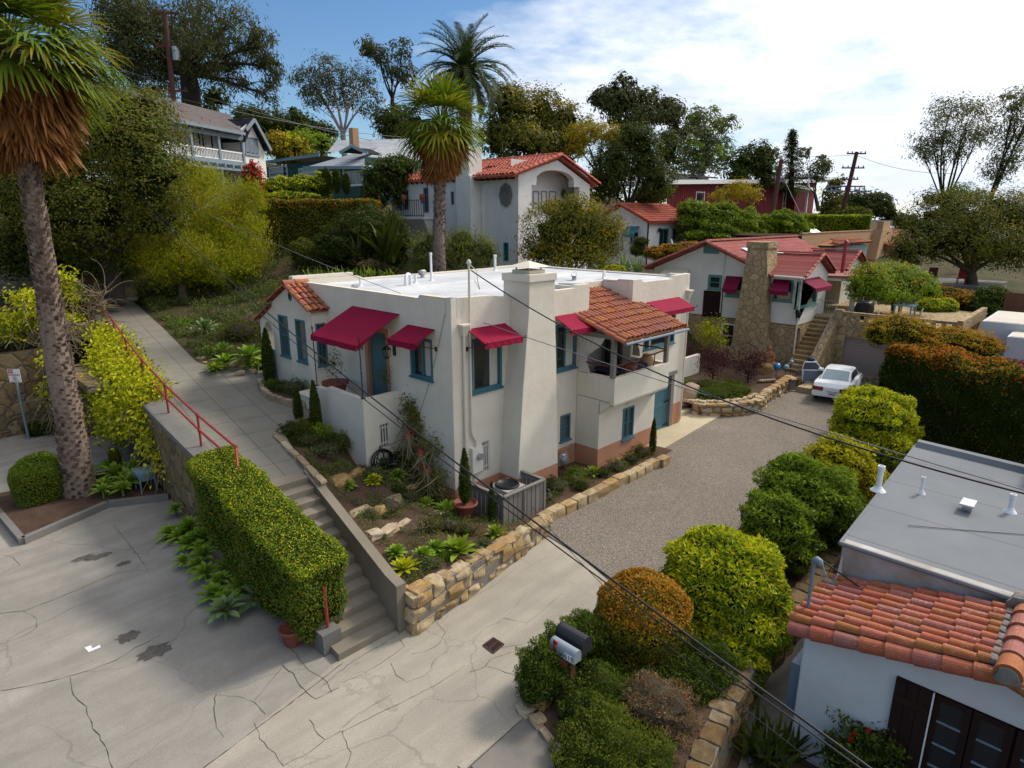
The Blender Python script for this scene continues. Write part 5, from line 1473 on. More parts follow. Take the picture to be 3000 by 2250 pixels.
bush('olive_shrub','sparse grey olive shrub growing from the terrace bowl','shrub',[(-.62,5.35,3.7,.34,.34,.62)],'lf_grey',380,.10,.026,core='corebrown',shrink=.12,depth=.5,tilt=.8)
pot('plant_pot','small terracotta pot at the foot of the teal front door',(-.25,3.05,2.6),.2,.3)
bush('potted_shrub','thin brownish shrub against the frame of the front door','shrub',[(-.25,3.0,3.55,.26,.26,.7)],'lf_olive',380,.09,.02,core='corebrown',shrink=.12,depth=.5,tilt=.8)
# ================================================================= the white house in the near right corner
rn=random.Random(31)
WH=thing('white_house','white stucco house with orange barrel tiles and flat grey roof beside the walkway','house',(0,-10.2,-1.34))
mb=MB();G1=Face('x',-.5)
DR=(-14.3,-12.13,-1.34,1.17)
G1.wall(mb,[(-15.9,-1.6),(-10.15,-1.6),(-10.15,1.30),(-12.95,1.96),(-15.9,1.27)],[rect(*DR)],.14)
mb.add([(-.5,-10.15,-1.6),(9.0,-9.80,-1.6),(9.0,-9.80,2.1),(1.45,-10.08,2.1),(1.45,-10.15,1.35),(-.5,-10.15,1.30)],[[0,1,2],[0,2,3],[0,3,4],[0,4,5]])
mb.add([(9.0,-9.8,-1.6),(8.3,-15.9,-1.6),(8.3,-15.9,2.1),(9.0,-9.8,2.1)],[[0,1,2,3]])
mb.obj('wall',M['white'],WH)
mb=MB();mb.hexa([(1.42,-10.06,1.2),(1.42,-16,1.2),(1.6,-16,1.2),(1.6,-10.06,1.2),(1.42,-10.06,2.22),(1.42,-16,2.22),(1.6,-16,2.22),(1.6,-10.06,2.22)])
mb.obj('parapet',M['dirtywhite'],WH)
mb=MB();mb.poly([(1.5,-10.05,2.2),(8.9,-9.72,2.2),(8.3,-16,2.2),(1.5,-16,2.2)])
mb.hexa([(8.55,-9.74,2.15),(8.95,-9.70,2.15),(8.4,-14,2.15),(8.0,-14,2.15),(8.70,-9.74,2.34),(8.93,-9.72,2.34),(8.38,-14,2.34),(8.15,-14,2.34)])
mb.tube([(1.40,-10.02,2.19),(1.40,-16,2.19)],.045,6);mb.tube([(1.42,-10.02,2.17),(8.9,-9.70,2.17)],.05,6)
mb.obj('flat_roof',M['roofgrey'],WH)
mb=MB();mb.hexa([(7.9,-12.35,2.1),(8.9,-12.3,2.1),(8.9,-13.3,2.1),(7.9,-13.3,2.1),(7.95,-12.4,3.1),(8.8,-12.4,3.1),(8.8,-13.3,3.1),(7.95,-13.3,3.1)]);mb.obj('roof_block',M['roofgrey'],WH)
mb=MB();sv=Vector((0,-3.0,.68));L=sv.length;sv.normalize()
tiles(mb,(-.62,-9.93,1.40),(1,0,0),sv,2.0,L,.222,.385,.098,9,None,rn,1,1.3)
sv2=Vector((0,3.0,.68)).normalized();tiles(mb,(-.62,-15.93,1.40),(1,0,0),sv2,2.0,L,.222,.385,.098,8,None,rn,1)
mb.hexa([(-.6,-10.0,1.33),(1.42,-10.0,1.33),(1.42,-12.95,2.0),(-.6,-12.95,2.0),(-.6,-10.0,1.41),(1.42,-10.0,1.41),(1.42,-12.95,2.08),(-.6,-12.95,2.08)])
mb.hexa([(-.6,-15.9,1.33),(-.6,-12.95,2.0),(1.42,-12.95,2.0),(1.42,-15.9,1.33),(-.6,-15.9,1.41),(-.6,-12.95,2.08),(1.42,-12.95,2.08),(1.42,-15.9,1.41)])
ridge_tiles(mb,(-.66,-9.93,1.30),(-.66,-12.95,1.99),.135,.40,10,rn,(-.75,0,.66),-.02)
ridge_tiles(mb,(-.66,-15.9,1.30),(-.66,-12.95,1.99),.135,.40,10,rn,(-.75,0,.66),-.02)
mb.obj('tile_roof',[M['tilebright'],M['dark']],WH)
mb=MB();ridge_tiles(mb,(-.86,-12.95,2.13),(1.3,-12.95,2.16),.17,.43,12,rn,lift=0);o_=mb.obj('ridge_tiles',M['tilebright'],WH)
mb=MB();boulder(mb,(1.36,-12.95,2.2),.16,.26,.17,rn);mb.box(-.80,1.3,-13.10,-12.80,1.98,2.14);boulder(mb,(-.84,-12.95,2.13),.05,.14,.13,rn)
for i in range(9):boulder(mb,(-.5+i*.222,-12.77,2.11),.09,.07,.05,rn)
mb.obj('roof_mortar',M['mortar'],WH)
mb=MB();G1.box(mb,-12.13,-11.62,-.05,.0,-1.3,1.17)
for i in range(3):G1.box(mb,-12.12+i*.17,-11.96+i*.17,-.065,-.05,-1.3,1.16+rn.uniform(-.03,.03))
G1.box(mb,-12.1,-11.64,-.085,-.06,.75,.88);mb.obj('shutter',M['brownwood'],WH)
mb=MB();G1.box(mb,-12.155,-12.135,-.07,-.02,-1.2,1.16);mb.obj('shutter_stop',M['whitepaint'],WH)
for k,u0 in enumerate((-12.64,-13.16,-13.70)):
 mb=MB();u1=u0+.50
 G1.box(mb,u0,u0+.09,.03,.09,-1.34,1.12);G1.box(mb,u1-.09,u1,.03,.09,-1.34,1.12);G1.box(mb,u0,u1,.032,.088,1.02,1.12);G1.box(mb,u0,u1,.032,.088,-1.34,-1.1)
 d=mb.obj('glazed_door',M['brownwood'],WH)
 mb=MB();G1.box(mb,u0+.08,u1-.08,.06,.10,-1.15,1.05);mb.obj('pane',M['glass'],d)
 mb=MB()
 for z in(-.6,-.2,.22,.64):G1.box(mb,u0+.09,u1-.09,.035,.06,z-.012,z+.012)
 mb.obj('muntins',M['greytrim'],d)
mb=MB();G1.box(mb,-14.3,-13.7,.05,.12,-1.34,1.17);G1.box(mb,-14.3,-12.13,.1,.13,-1.34,1.17);mb.obj('door_frame',M['brownwood'],WH)
mb=MB();mb.box(-.34,.22,-10.14,-9.94,-.62,.40);e=mb.obj('meter_cabinet',M['bluegrey'],WH)
for z in(.18,-.14):
 mb=MB();mb.lathe((0,0,0),[(.10,0),(.10,.06),(.085,.14),(0,.16)],14);o_=mb.obj('meter_dial',M['chrome'],e);o_.rotation_euler=(-pi/2,0,0);o_.location=Vector((-.18,-9.95,z))-wloc(e)
mb=MB();mb.tube([(0.08,-10.02,.38),(.08,-10.02,1.5)],.035,8);mb.lathe((.08,-10.02,.9),[(.035,0),(.05,.02),(.05,.1),(.035,.12)],8);mb.obj('conduit',M['metal'],WH)
mb=MB();mb.tube([(-.15,-10.04,1.35),(-.15,-10.04,2.42)],.032,8);mb.tube([(-.15,-10.04,2.38),(-.15,-10.05,2.46),(-.16,-10.09,2.51),(-.18,-10.14,2.50),(-.19,-10.17,2.44)],[.045,.06,.065,.06,.04],10)
for i in range(3):mb.tube([(-.2,-10.18,2.5),(-.24-i*.02,-10.22-i*.05,2.25+.02*i),(-.2,-10.34-i*.06,2.16),(-.16,-10.42,2.3)],.010,5)
mb.obj('service_mast',M['bluegrey'],WH,smooth=True)
for(px,h,r,mt)in((c6(1265,1520),.62,.065,'pipe'),(c6(1545,1540),.42,.035,'pipe'),(c6(2120,1659),.42,.05,'pipe')):
 p=ZP(*px,2.2);m=MB();m.lathe((p.x,p.y,2.2),[(r*2.6,0),(r*1.5,.07),(r,.12),(r,h)],12);m.lathe((p.x,p.y,2.2+h-.1),[(r*1.22,0),(r*1.22,.1),(r*.9,.1),(r*.9,.02),(0,.02)],12);m.obj('vent_pipe',M[mt],WH)
p=ZP(*c6(1845,1650),2.2);m=MB();m.box(p.x-.1,p.x+.1,p.y-.08,p.y+.1,2.2,2.36);m.box(p.x-.22,p.x+.22,p.y-.12,p.y+.14,2.36,2.40);m.obj('roof_vent',M['chrome'],WH)
# ================================================================= stone and stucco house up the drive
SH=thing('stone_base_house','cream house with red roofs, rubble stone base and tall tapering stone chimney','house',(24.5,-.4,.2))
X0=24.5;YS=-.45
S1f=Face('x',X0);S2f=Face('y',YS)
win=lambda fc,a,b:(lambda p,q:(min(p[0],q[0]),max(p[0],q[0]),min(p[1],q[1]),max(p[1],q[1])))(fc.px(a),fc.px(b))
r1=win(S1f,m2(1310,1080),m2(1470,1285));r2_=win(S1f,m2(1545,1100),m2(1750,1380));r3=win(S1f,m3(325,490),m3(468,680));r4=win(S1f,c6(255,432),c6(330,600));r5_=win(S2f,m3(525,520),m3(665,690))
mb=MB()
S1f.wall(mb,[(YS,2.62),(8.75,2.62),(8.75,5.30),(5.1,6.88),(1.7,5.45),(YS,5.35)],[rect(*r1),rect(*r2_),rect(*r3)])
ax_=26.55
S2f.wall(mb,[(X0,2.62),(28.6,2.62),(28.6,5.3),(ax_,6.25),(X0,5.3)],[rect(*r5_)])
mb.add([(28.6,YS,2.6),(28.6,2,2.6),(28.6,2,5.3),(28.6,YS,5.3)],[[0,1,2,3]])
mb.add([(X0,8.75,0),(38,8.75,0),(38,8.75,5.3),(X0,8.75,5.3)],[[0,1,2,3]])
Y2=.2;S3f=Face('y',Y2);gx=35.4
mb.add([(28.6,1.6,2.6),(33.4,1.6,2.6),(33.4,1.6,5.2),(28.6,1.6,5.2)],[[0,1,2,3]])
S3f.wall(mb,[(33.4,2.6),(37.4,2.6),(37.4,5.15),(gx,6.1),(33.4,5.15)],[])
mb.add([(33.4,1.6,2.6),(33.4,Y2,2.6),(33.4,Y2,5.15),(33.4,1.6,5.15)],[[0,1,2,3]])
mb.obj('wall',M['cream2'],SH)
mb=MB()
S1f_=Face('x',X0-.03);S1f_.wall(mb,[(YS-.03,-.2),(8.78,-.2),(8.78,2.63),(YS-.03,2.63)],[rect(*r4)],.15)
S2f_=Face('y',YS-.03);nc=S2f_.px(m3(517,960))
niche=[(nc[0]-.32,nc[1]-.75)]+[(nc[0]-.32+.32*(1-cos(t)),nc[1]+.25+.28*sin(t))for t in np.linspace(0,pi,7)]+[(nc[0]+.32,nc[1]-.75)]
S2f_.wall(mb,[(X0-.03,-.2),(30,-.2),(30,2.63),(X0-.03,2.63)],[niche],.35)
S2f_.box(mb,nc[0]-.4,nc[0]+.4,.33,.36,nc[1]-.8,nc[1]+.6)
for fc,u0,u1 in((S1f_,YS-.03,8.78),(S2f_,X0-.03,30)):fc.box(mb,u0,u1,0,.035,2.60,2.66)
mb.obj('foundation',M['rubble'],SH)
mb=MB();cb_=[S1f.px(m3(20,1000))[0],S1f.px(m3(285,1050))[0]]
lv=[(0.1,2.95,.80,23.55),(1.5,2.78,.88,23.7),(4.2,2.62,1.10,23.85),(6.78,2.48,1.36,23.95)]
V=[]
for z,ya,yb,xf in lv:V+=[(xf,yb,z),(25.3,yb,z),(25.3,ya,z),(xf,ya,z)]
fq=[]
for i in range(3):
 for k in range(4):fq.append([i*4+k,i*4+(k+1)%4,i*4+4+(k+1)%4,i*4+4+k])
mb.add(V,fq);mb.box(23.90,25.35,1.30,2.54,6.76,7.10);mb.obj('chimney',M['rubble'],SH)
def slab(mb,A,B,C,D,t=.12):
 """tilted roof slab A-B eave, C-D ridge"""
 A,B,C,D=(Vector(p)for p in(A,B,C,D));n=(B-A).cross(D-A).normalized()
 if n.z<0:n=-n
 q=[A-n*t,B-n*t,C-n*t,D-n*t,A,B,C,D]
 if(B-A).cross(D-A).z<0:q=[q[i]for i in(1,0,3,2,5,4,7,6)]
 mb.hexa([tuple(p)for p in q])
mb=MB()
slab(mb,(24.05,9.2,5.28),(38,9.2,5.28),(38,5.1,7.02),(24.05,5.1,7.02))
slab(mb,(24.05,.95,5.30),(38,.95,5.30),(38,5.1,7.02),(24.05,5.1,7.02))
slab(mb,(24.15,-.75,5.32),(24.15,2.6,5.32),(ax_,2.9,6.42),(ax_,-.75,6.42))
slab(mb,(28.95,-.75,5.32),(28.95,2.6,5.32),(ax_,2.9,6.42),(ax_,-.75,6.42))
slab(mb,(33.1,-.1,5.15),(33.1,2.6,5.15),(gx,2.9,6.25),(gx,-.1,6.25));slab(mb,(37.7,-.1,5.15),(37.7,2.6,5.15),(gx,2.9,6.25),(gx,-.1,6.25))
mb.obj('roof',M['sh_red'],SH)
for p,q,r in(((24.05,9.25,5.27),(24.05,5.1,7.0),.13),((24.05,2.5,5.94),(24.05,5.1,7.0),.13),((24.05,5.1,7.05),(38,5.1,7.05),.10),((ax_,-.8,6.45),(ax_,3.0,6.45),.09),((24.15,-.78,5.3),(ax_,-.78,6.42),.10),((28.95,-.78,5.3),(ax_,-.78,6.42),.10),((33.1,-.13,5.13),(gx,-.13,6.25),.10),((37.7,-.13,5.13),(gx,-.13,6.25),.10),((gx,-.1,6.28),(gx,3,6.28),.09)):
 mb=MB();ridge_tiles(mb,p,q,r,.36,7,rn);mb.obj('rake_tile',M['tilemaroon'],SH)
mb=MB();mb.tube([(24.12,.9,5.28),(24.12,-.75,5.26)],.07,8);mb.tube([(24.3,YS-.08,5.2),(24.42,YS-.06,4.9),(24.42,YS-.06,.3)],.05,8);mb.obj('gutter',M['creampaint'],SH)
mb=MB();mb.tube([(X0-.06,4.02,6.4),(X0-.06,4.02,2.9)],.05,6);mb.obj('downspout',M['creampaint'],SH)
window(SH,S1f,*r1,frame='tealgreen',fw=.14,rows=2);window(SH,S1f,*r2_,frame='tealgreen',fw=.12,rows=2);window(SH,S1f,*r3,frame='tealgreen',fw=.12,rows=2,cols=1);window(SH,S2f,*r5_,frame='tealgreen',fw=.12,cols=2)
window(SH,S1f_,*r4,frame='whitepaint',fw=.09,rows=2)
v=win(S1f,m2(1250,705),m2(1445,815));mb=MB();S1f.box(mb,v[0],v[1],-.03,.02,v[2],v[3],0)
for i in range(5):z=v[2]+.08+i*(v[3]-v[2]-.12)/5;S1f.box(mb,v[0]+.09,v[1]-.09,-.06,-.03,z,z+.05)
mb.obj('gable_vent',M['tealgreen'],SH)
v=win(S1f,m2(1255,1285),m2(1470,1648));mb=MB();S1f.box(mb,v[0],v[1],-.06,0,v[2],v[3])
for i in range(12):x=v[0]+(v[1]-v[0])*i/12;S1f.box(mb,x,x+.05,-.085,-.06,v[2],v[3])
mb.obj('slatted_screen',M['brownwood'],SH)
for(ul,ur,uz,ol,or_,oz)in((m2(1540,1100),m2(1745,1105),0,m2(1485,1265),m2(1672,1275),0),(m3(322,492),m3(458,500),0,m3(288,585),m3(440,592),0)):
 a=S1f.px(ul);b=S1f.px(ur);fo=Face('x',X0-.85);c=fo.px(ol);d=fo.px(or_)
 awning(SH,S1f,b[0],a[0],a[1]+.02,.85,c[1],.2,'awning2',u0o=d[0],u1o=c[0])
a=S2f.px(m3(545,500));b=S2f.px(m3(688,480));fo=Face('y',YS-.95);c=fo.px(m3(665,570));d=fo.px(m3(800,540));awning(SH,S2f,a[0],b[0],a[1]+.02,.95,c[1],.2,'awning2',u0o=c[0],u1o=d[0])
p=S2f.px(m3(500,775));mb=MB();mb.lathe((p[0],YS-.15,p[1]-.2),[(.02,0),(.1,.06),(.13,.3),(.03,.42)],6);mb.box(p[0]-.04,p[0]+.04,YS-.15,YS,p[1],p[1]+.1);mb.obj('wall_lamp',M['black'],SH)
pts=[S1f.px(m2(770,990)),S1f.px(m2(1068,1000))];mb=MB();mb.hexa([(X0-.75,pts[1][0]-.1,pts[0][1]-.45),(X0-.75,pts[0][0]+.1,pts[0][1]-.45),(X0,pts[0][0],pts[0][1]-.02),(X0,pts[1][0],pts[0][1]-.02),(X0-.75,pts[1][0]-.1,pts[0][1]-.40),(X0-.75,pts[0][0]+.1,pts[0][1]-.40),(X0,pts[0][0],pts[0][1]+.03),(X0,pts[1][0],pts[0][1]+.03)]);mb.obj('side_canopy',M['ivory'],SH)
mb=MB();slab(mb,(26.4,2.3,5.93),(30.5,2.3,5.93),(30.5,4.0,6.64),(26.4,4.0,6.64),.02);mb.obj('skylight',M['solar'],SH)
mb=MB();q=ZP(*m3(930,375),5.3);mb.tube([(31.6,-.3,4.9),(31.6,-.3,6.9)],.11,8);mb.lathe((31.6,-.3,6.8),[(.15,0),(.15,.12),(.06,.16),(.16,.2),(.05,.3)],8);mb.obj('flue_pipe',M['redrail'],SH)
mb=MB();mb.prism([(28.3,1.6),(29.2,-1.9),(34.6,-1.7),(33.4,1.6)],4.98,5.10);mb.obj('porch_roof',M['roofred'],SH)
mb=MB();mb.prism([(28.32,1.5),(29.25,-1.86),(34.55,-1.66),(33.3,1.5)],4.80,4.98);mb.obj('porch_fascia',M['ivory'],SH)
for x,y in((29.3,-1.75),(31.2,-1.72),(33.0,-1.70),(34.3,-1.66)):
 mb=MB();mb.box(x-.11,x+.11,y-.11,y+.11,2.9,4.8);mb.box(x-.16,x+.16,y-.16,y+.16,4.66,4.8);mb.obj('porch_post',M['ivory'],SH)
GX=26.2
mb=MB();TF=Face('x',GX);gd=win(TF,m3(885,955),m3(870,1190));gy=TF.px(m3(900,955))
GD=(-6.2,gy[0],.0,gy[1])
TF.wall(mb,[(-7.6,-.3),(-1.9,-.3),(-1.9,2.95),(-7.6,2.95)],[rect(*GD)],.25)
mb.add([(GX,-7.6,-.3),(33.5,-7.6,-.3),(33.5,-7.6,2.95),(GX,-7.6,2.95)],[[0,1,2,3]])
mb.poly([(GX,-7.6,2.95),(GX,-1.9,2.95),(28.6,-1.9,2.95),(28.6,1.6,2.95),(35,1.6,2.95),(35,-7.6,2.95)])
mb.box(GX-.03,GX+.22,-7.6,-2.0,3.28,3.42)
for i in range(12):y=-2.55-i*.44;mb.hexa([(GX,y-.11,2.95),(GX+.2,y-.11,2.95),(GX+.2,y+.11,2.95),(GX,y+.11,2.95),(GX,y-.08,3.29),(GX+.2,y-.08,3.29),(GX+.2,y+.08,3.29),(GX,y+.08,3.29)])
mb.box(GX-.06,GX+.35,-2.25,-1.85,2.6,3.5);mb.box(GX,33,-7.75,-7.5,2.9,3.5)
mb.obj('terrace',M['rubble'],SH)
mb=MB();TF.box(mb,GD[0],GD[1],.2,.25,GD[2]-.1,GD[3])
for i in range(14):z=GD[2]+i*(GD[3]-GD[2])/14;TF.box(mb,GD[0],GD[1],.16,.2,z,z+(GD[3]-GD[2])/14-.025)
mb.obj('garage_door',M['brownmetal'],SH)
mb=MB();n=13
for i in range(n):
 x=23.45+i*.31;z=.20+(i+1)*.21
 mb.box(x,x+.36 if i<n-1 else 28.6,-1.62,YS-.03,0,z)
 mb.box(x-.03,x+.1,-1.62,YS-.03,z-.09,z+.004)
mb.obj('steps',M['stone'],SH)
mb=MB();xs=[23.2,23.7,26.4];zs=[.95,1.0,3.1]
for(xa,za),(xb,zb_)in zip(zip(xs,zs),zip(xs[1:],zs[1:])):mb.hexa([(xa,-2.05,-.2),(xb,-2.05,-.2),(xb,-1.62,-.2),(xa,-1.62,-.2),(xa,-2.05,za),(xb,-2.05,zb_),(xb,-1.62,zb_),(xa,-1.62,za)])
mb.obj('stair_wall',M['rubble'],SH)
mb=MB();mb.tube([(23.7,-1.8,1.5),(26.6,-1.8,3.65)],.03,6)
for x,z in((24.2,1.4),(25.6,2.45),(26.5,3.2)):mb.tube([(x,-1.8,z),(x,-1.8,z+.5)],.02,6)
mb.obj('handrail',M['greywood'],SH)
mb=MB();mb.lathe((23.35,-1.83,.95),[(.12,0),(.22,.25),(.2,.27),(0,.24)],14);mb.solo('plant_pot',M['bluepot'],'blue glazed pot on the low end of the stone stair wall','pot',(23.35,-1.83,.95),smooth=True)
PW_=Face('y',1.56)
window(SH,PW_,28.9,30.0,2.95,4.75,frame='tealgreen',fw=.08,sill=0,name='porch_dark_doorway');window(SH,PW_,30.4,33.0,3.4,4.75,frame='tealgreen',fw=.1,cols=3)  # openings added as dark panels to paint the porch's shade
mb=MB()
for i in range(9):y=-1.5+i*.12;mb.box(27.2,27.22,y,y+.015,2.95,3.85)
mb.box(27.2,27.22,-1.5,-.5,3.82,3.85);mb.box(27.2,27.22,-1.5,-.5,3.0,3.03);mb.obj('porch_gate',M['metal'],SH)
mb=MB();boulder(mb,(27.6,-2.9,3.45),.55,.4,.5,rn);mb.solo('grill_cover',M['black'],'black covered grill behind the stone balustrade','grill',(27.6,-2.9,2.95),smooth=True)
t=thing('patio_table','pale patio table under the clipped canopy of the terrace','table',(29.8,-4.4,2.95));mb=MB();mb.box(29.2,30.4,-4.9,-3.9,3.62,3.68);mb.obj('tabletop',M['teallight'],t)
for x in(29.3,30.3):
 for y in(-4.8,-4.0):mb=MB();mb.box(x-.04,x+.04,y-.04,y+.04,2.95,3.62);mb.obj('leg',M['teallight'],t)
 # ================================================================= white villa
V0=DP(*m1(1385,900),40);VX,VY=V0.x,V0.y
VI=thing('villa','two storey white villa with red tile roof and wide arched balcony opening','house',(VX,VY,4.4))
VF=Face('y',VY);VL=Face('x',VX);VL2=Face('x',VX-.55)
mb=MB()
ea=VF.px(m1(1390,480));ap=VF.px(m1(1748,345));er=VF.px(m1(2048,575));sl_=VF.px(m1(1510,590));sb=VF.px(m1(1510,800));sr_=VF.px(m1(1950,620));a1_=VF.px(m1(1552,575));a2_=VF.px(m1(1900,612))
hole=[(sl_[0],sb[1]),(sl_[0],a1_[1]),(a1_[0],a1_[1])]+[(a1_[0]+(a2_[0]-a1_[0])*(.5-.5*cos(t)),a1_[1]+.35+.62*sin(t))for t in np.linspace(.25,pi-.25,9)]+[(a2_[0],a1_[1]),(sr_[0],a1_[1]),(sr_[0],sb[1])]
VF.wall(mb,[(VX,4.0),(er[0],4.0),(er[0],er[1]),(ap[0],ap[1]),(VX,ea[1])],[hole],.45)
B2=Face('y',VY+1.5);b1=VF.px(m1(1520,620));b2_=VF.px(m1(1735,800))
B2.wall(mb,rect(sl_[0]-.3,sr_[0]+1.2,sb[1]-.3,a1_[1]+1.6),[],.1)
B2.k-=.02
ez=VL.px(m1(1020,500))
yl=VL2.px(m1(205,600))[0]
mw=win(VL,m1(1250,1108),m1(1295,1278))
cy0=VL.px(m1(1035,600))[0];cy1=VL2.px(m1(860,600))[0]
VL.wall(mb,[(VY,4.0),(cy0,4.0),(cy0,ez[1]),(VY,ea[1])],[rect(*mw)])
q1_=win(VL2,m1(318,625),m1(375,805));q2_=win(VL2,m1(505,600),m1(560,830));q3_=win(VL2,m1(762,635),m1(792,758))
VL2.wall(mb,[(cy1,4.0),(yl,4.0),(yl,ez[1]-.1),(cy1,ez[1]-.1)],[rect(*q1_),rect(*q2_),rect(*q3_)])
ct=Face('x',VX-.9).px(m1(1085,190))
mb.hexa([(VX-.95,cy0-.1,4),(VX+1,cy0-.1,4),(VX+1,cy1+.1,4),(VX-.95,cy1+.1,4),(VX-.95,cy0-.05,ct[1]-1.8),(VX+.1,cy0-.05,ct[1]-1.8),(VX+.1,cy1+.1,ct[1]-1.8),(VX-.95,cy1+.1,ct[1]-1.8)])
mb.box(VX-.85,VX+.3,cy0+.15,cy1-.05,ct[1]-1.85,ct[1])
mb.add([(VX,yl,4),(VX+9,yl,4),(VX+9,yl,ez[1]),(VX,yl,ez[1])],[[0,1,2,3]]);mb.add([(er[0],VY,4),(er[0],yl,4),(er[0],yl,er[1]),(er[0],VY,er[1])],[[0,1,2,3]])
mb.tube([(VX+.35,cy0-.12,4),(VX+.35,cy0-.12,ez[1]-1.0),(VX+.35,cy0-.5,ez[1]-.55),(VX+.35,cy0-.9,ez[1]-.45)],.42,10)
mb.box(sl_[0]-.25,sl_[0]+.4,VY-.12,VY,sb[1]-.12,sb[1]+.02)
mb.obj('wall',M['villa'],VI)
mb=MB()
er2=VF.px(m1(2105,572));el2=VF.px(m1(1330,505));apx=(ap[0]+.05,ap[1]+.28)
zl=ez[1]-.05
sv=Vector((apx[0]-(VX-.75),0,apx[1]-zl));L=sv.length;sv.normalize()
yend=cy1+.3
tiles(mb,(VX-.75,VY-.25,zl),(0,1,0),sv,12.5,L,.30,.42,.12,5,lambda u,s:not(cy0-.2<VY-.25+u<cy1+.05 and s<2.4),rn,1)
slab(mb,(VX-.7,VY-.2,zl-.03),(VX-.7,VY+12.2,zl-.03),(apx[0],VY+12.2,apx[1]-.03),(apx[0],VY-.2,apx[1]-.03));slab(mb,(er2[0],VY-.2,er2[1]-.05),(er2[0],VY+12.2,er2[1]-.05),(apx[0],VY+12.2,apx[1]-.03),(apx[0],VY-.2,apx[1]-.03))
ridge_tiles(mb,(VX-.75,VY-.28,zl),(apx[0],VY-.28,apx[1]),.15,.45,7,rn);ridge_tiles(mb,(er2[0],VY-.28,er2[1]),(apx[0],VY-.28,apx[1]),.15,.45,7,rn);ridge_tiles(mb,(apx[0],VY-.3,apx[1]+.03),(apx[0],VY+12.2,apx[1]+.03),.15,.45,7,rn)
mb.obj('roof',[M['tilered'],M['dark']],VI)
for i in range(22):
 y=VY+.3+i*.55
 if not cy0-.2<y<cy1+.1:mb=MB();mb.box(VX-.72,VX,y,y+.1,zl-.22,zl-.08);mb.obj('rafter_tail',M['brownwood'],VI)
window(VI,VL,*mw,frame='jade',fw=.06,rows=4,cols=2,bars=.012,sill=0)
for q in(q1_,q2_,q3_):window(VI,VL2,*q,frame='bluegrey',fw=.06,rows=4 if q!=q3_ else 1,cols=2 if q!=q3_ else 1,bars=.012,sill=0)
v=win(VL2,m1(268,625),m1(312,808));mb=MB();VL2.box(mb,v[0],v[1],-.06,0,v[2],v[3]);mb.obj('shutter',M['jade'],VI)
for x0,x1 in((1522,1575),(1598,1648),(1670,1730)):
 a=B2.px(m1(x0,630));b=B2.px(m1(x1,800));window(VI,B2,a[0],b[0],sb[1]-.2,a[1],frame='bluegrey',fw=.07,rows=3,bars=.012,sill=0,depth=.06)
p=B2.px(m1(1790,650));mb=MB();mb.lathe((p[0],B2.k-.15,p[1]-.3),[(.02,0),(.14,.08),(.17,.4),(.03,.55)],6);mb.obj('wall_lamp',M['black'],VI)
p=VL.px(m1(1275,668));mb=MB();nn=24;V=[]
for r_,w_ in((.62,-.02),(.66,-.10),(.40,-.12),(.36,-.04)):
 for i in range(nn):a=2*pi*i/nn;k=r_*(1+.10*cos(4*a)**2);V.append((VX+w_,p[0]+k*.78*cos(a),p[1]+k*sin(a)))
mb.add(V,[[j*nn+i,j*nn+(i+1)%nn,(j+1)*nn+(i+1)%nn,(j+1)*nn+i]for j in range(3)for i in range(nn)]);mb.add(V[-nn:],[list(range(nn))])
mb.obj('medallion',M['mortar'],VI)
bl_=VL2.px(m1(395,860));br_=VL2.px(m1(600,850));bt=VL2.px(m1(395,718))
mb=MB();mb.box(VX-1.45,VX-.55,br_[0],bl_[0],bl_[1]-.25,bl_[1]-.08)
mb.hexa([(VX-.58,br_[0]+.3,bl_[1]-1.5),(VX-.55,br_[0]+.3,bl_[1]-1.5),(VX-.55,bl_[0]-.3,bl_[1]-1.5),(VX-.58,bl_[0]-.3,bl_[1]-1.5),(VX-1.35,br_[0]+.1,bl_[1]-.25),(VX-.55,br_[0]+.1,bl_[1]-.25),(VX-.55,bl_[0]-.1,bl_[1]-.25),(VX-1.35,bl_[0]-.1,bl_[1]-.25)])
ba=mb.obj('balcony',M['villa'],VI)
mb=MB();x=VX-1.4
for i in range(11):y=br_[0]+(bl_[0]-br_[0])*i/10;mb.box(x-.015,x+.015,y-.015,y+.015,bl_[1]-.1,bt[1])
mb.box(x-.02,x+.02,br_[0],bl_[0],bt[1]-.04,bt[1]);mb.box(x-.02,x+.02,br_[0],bl_[0],bl_[1],bl_[1]+.04)
mb.obj('railing',M['black'],ba)
for yy in(bl_[0]-.3,br_[0]+.1):m=MB();m.lathe((VX-1.4,yy,bt[1]-.25),[(.08,0),(.14,.3),(0,.28)],10);boulder(m,(VX-1.4,yy,bt[1]+.2),.16,.16,.16,rn);m.solo('railing_pot',M['terracotta_pot'],'red flower pot hooked on the %s end of the villa balcony rail'%('house corner' if yy>br_[0]+1 else 'palm trunk'),'pot',(VX-1.4,yy,bt[1]-.25),'pots on the villa balcony')
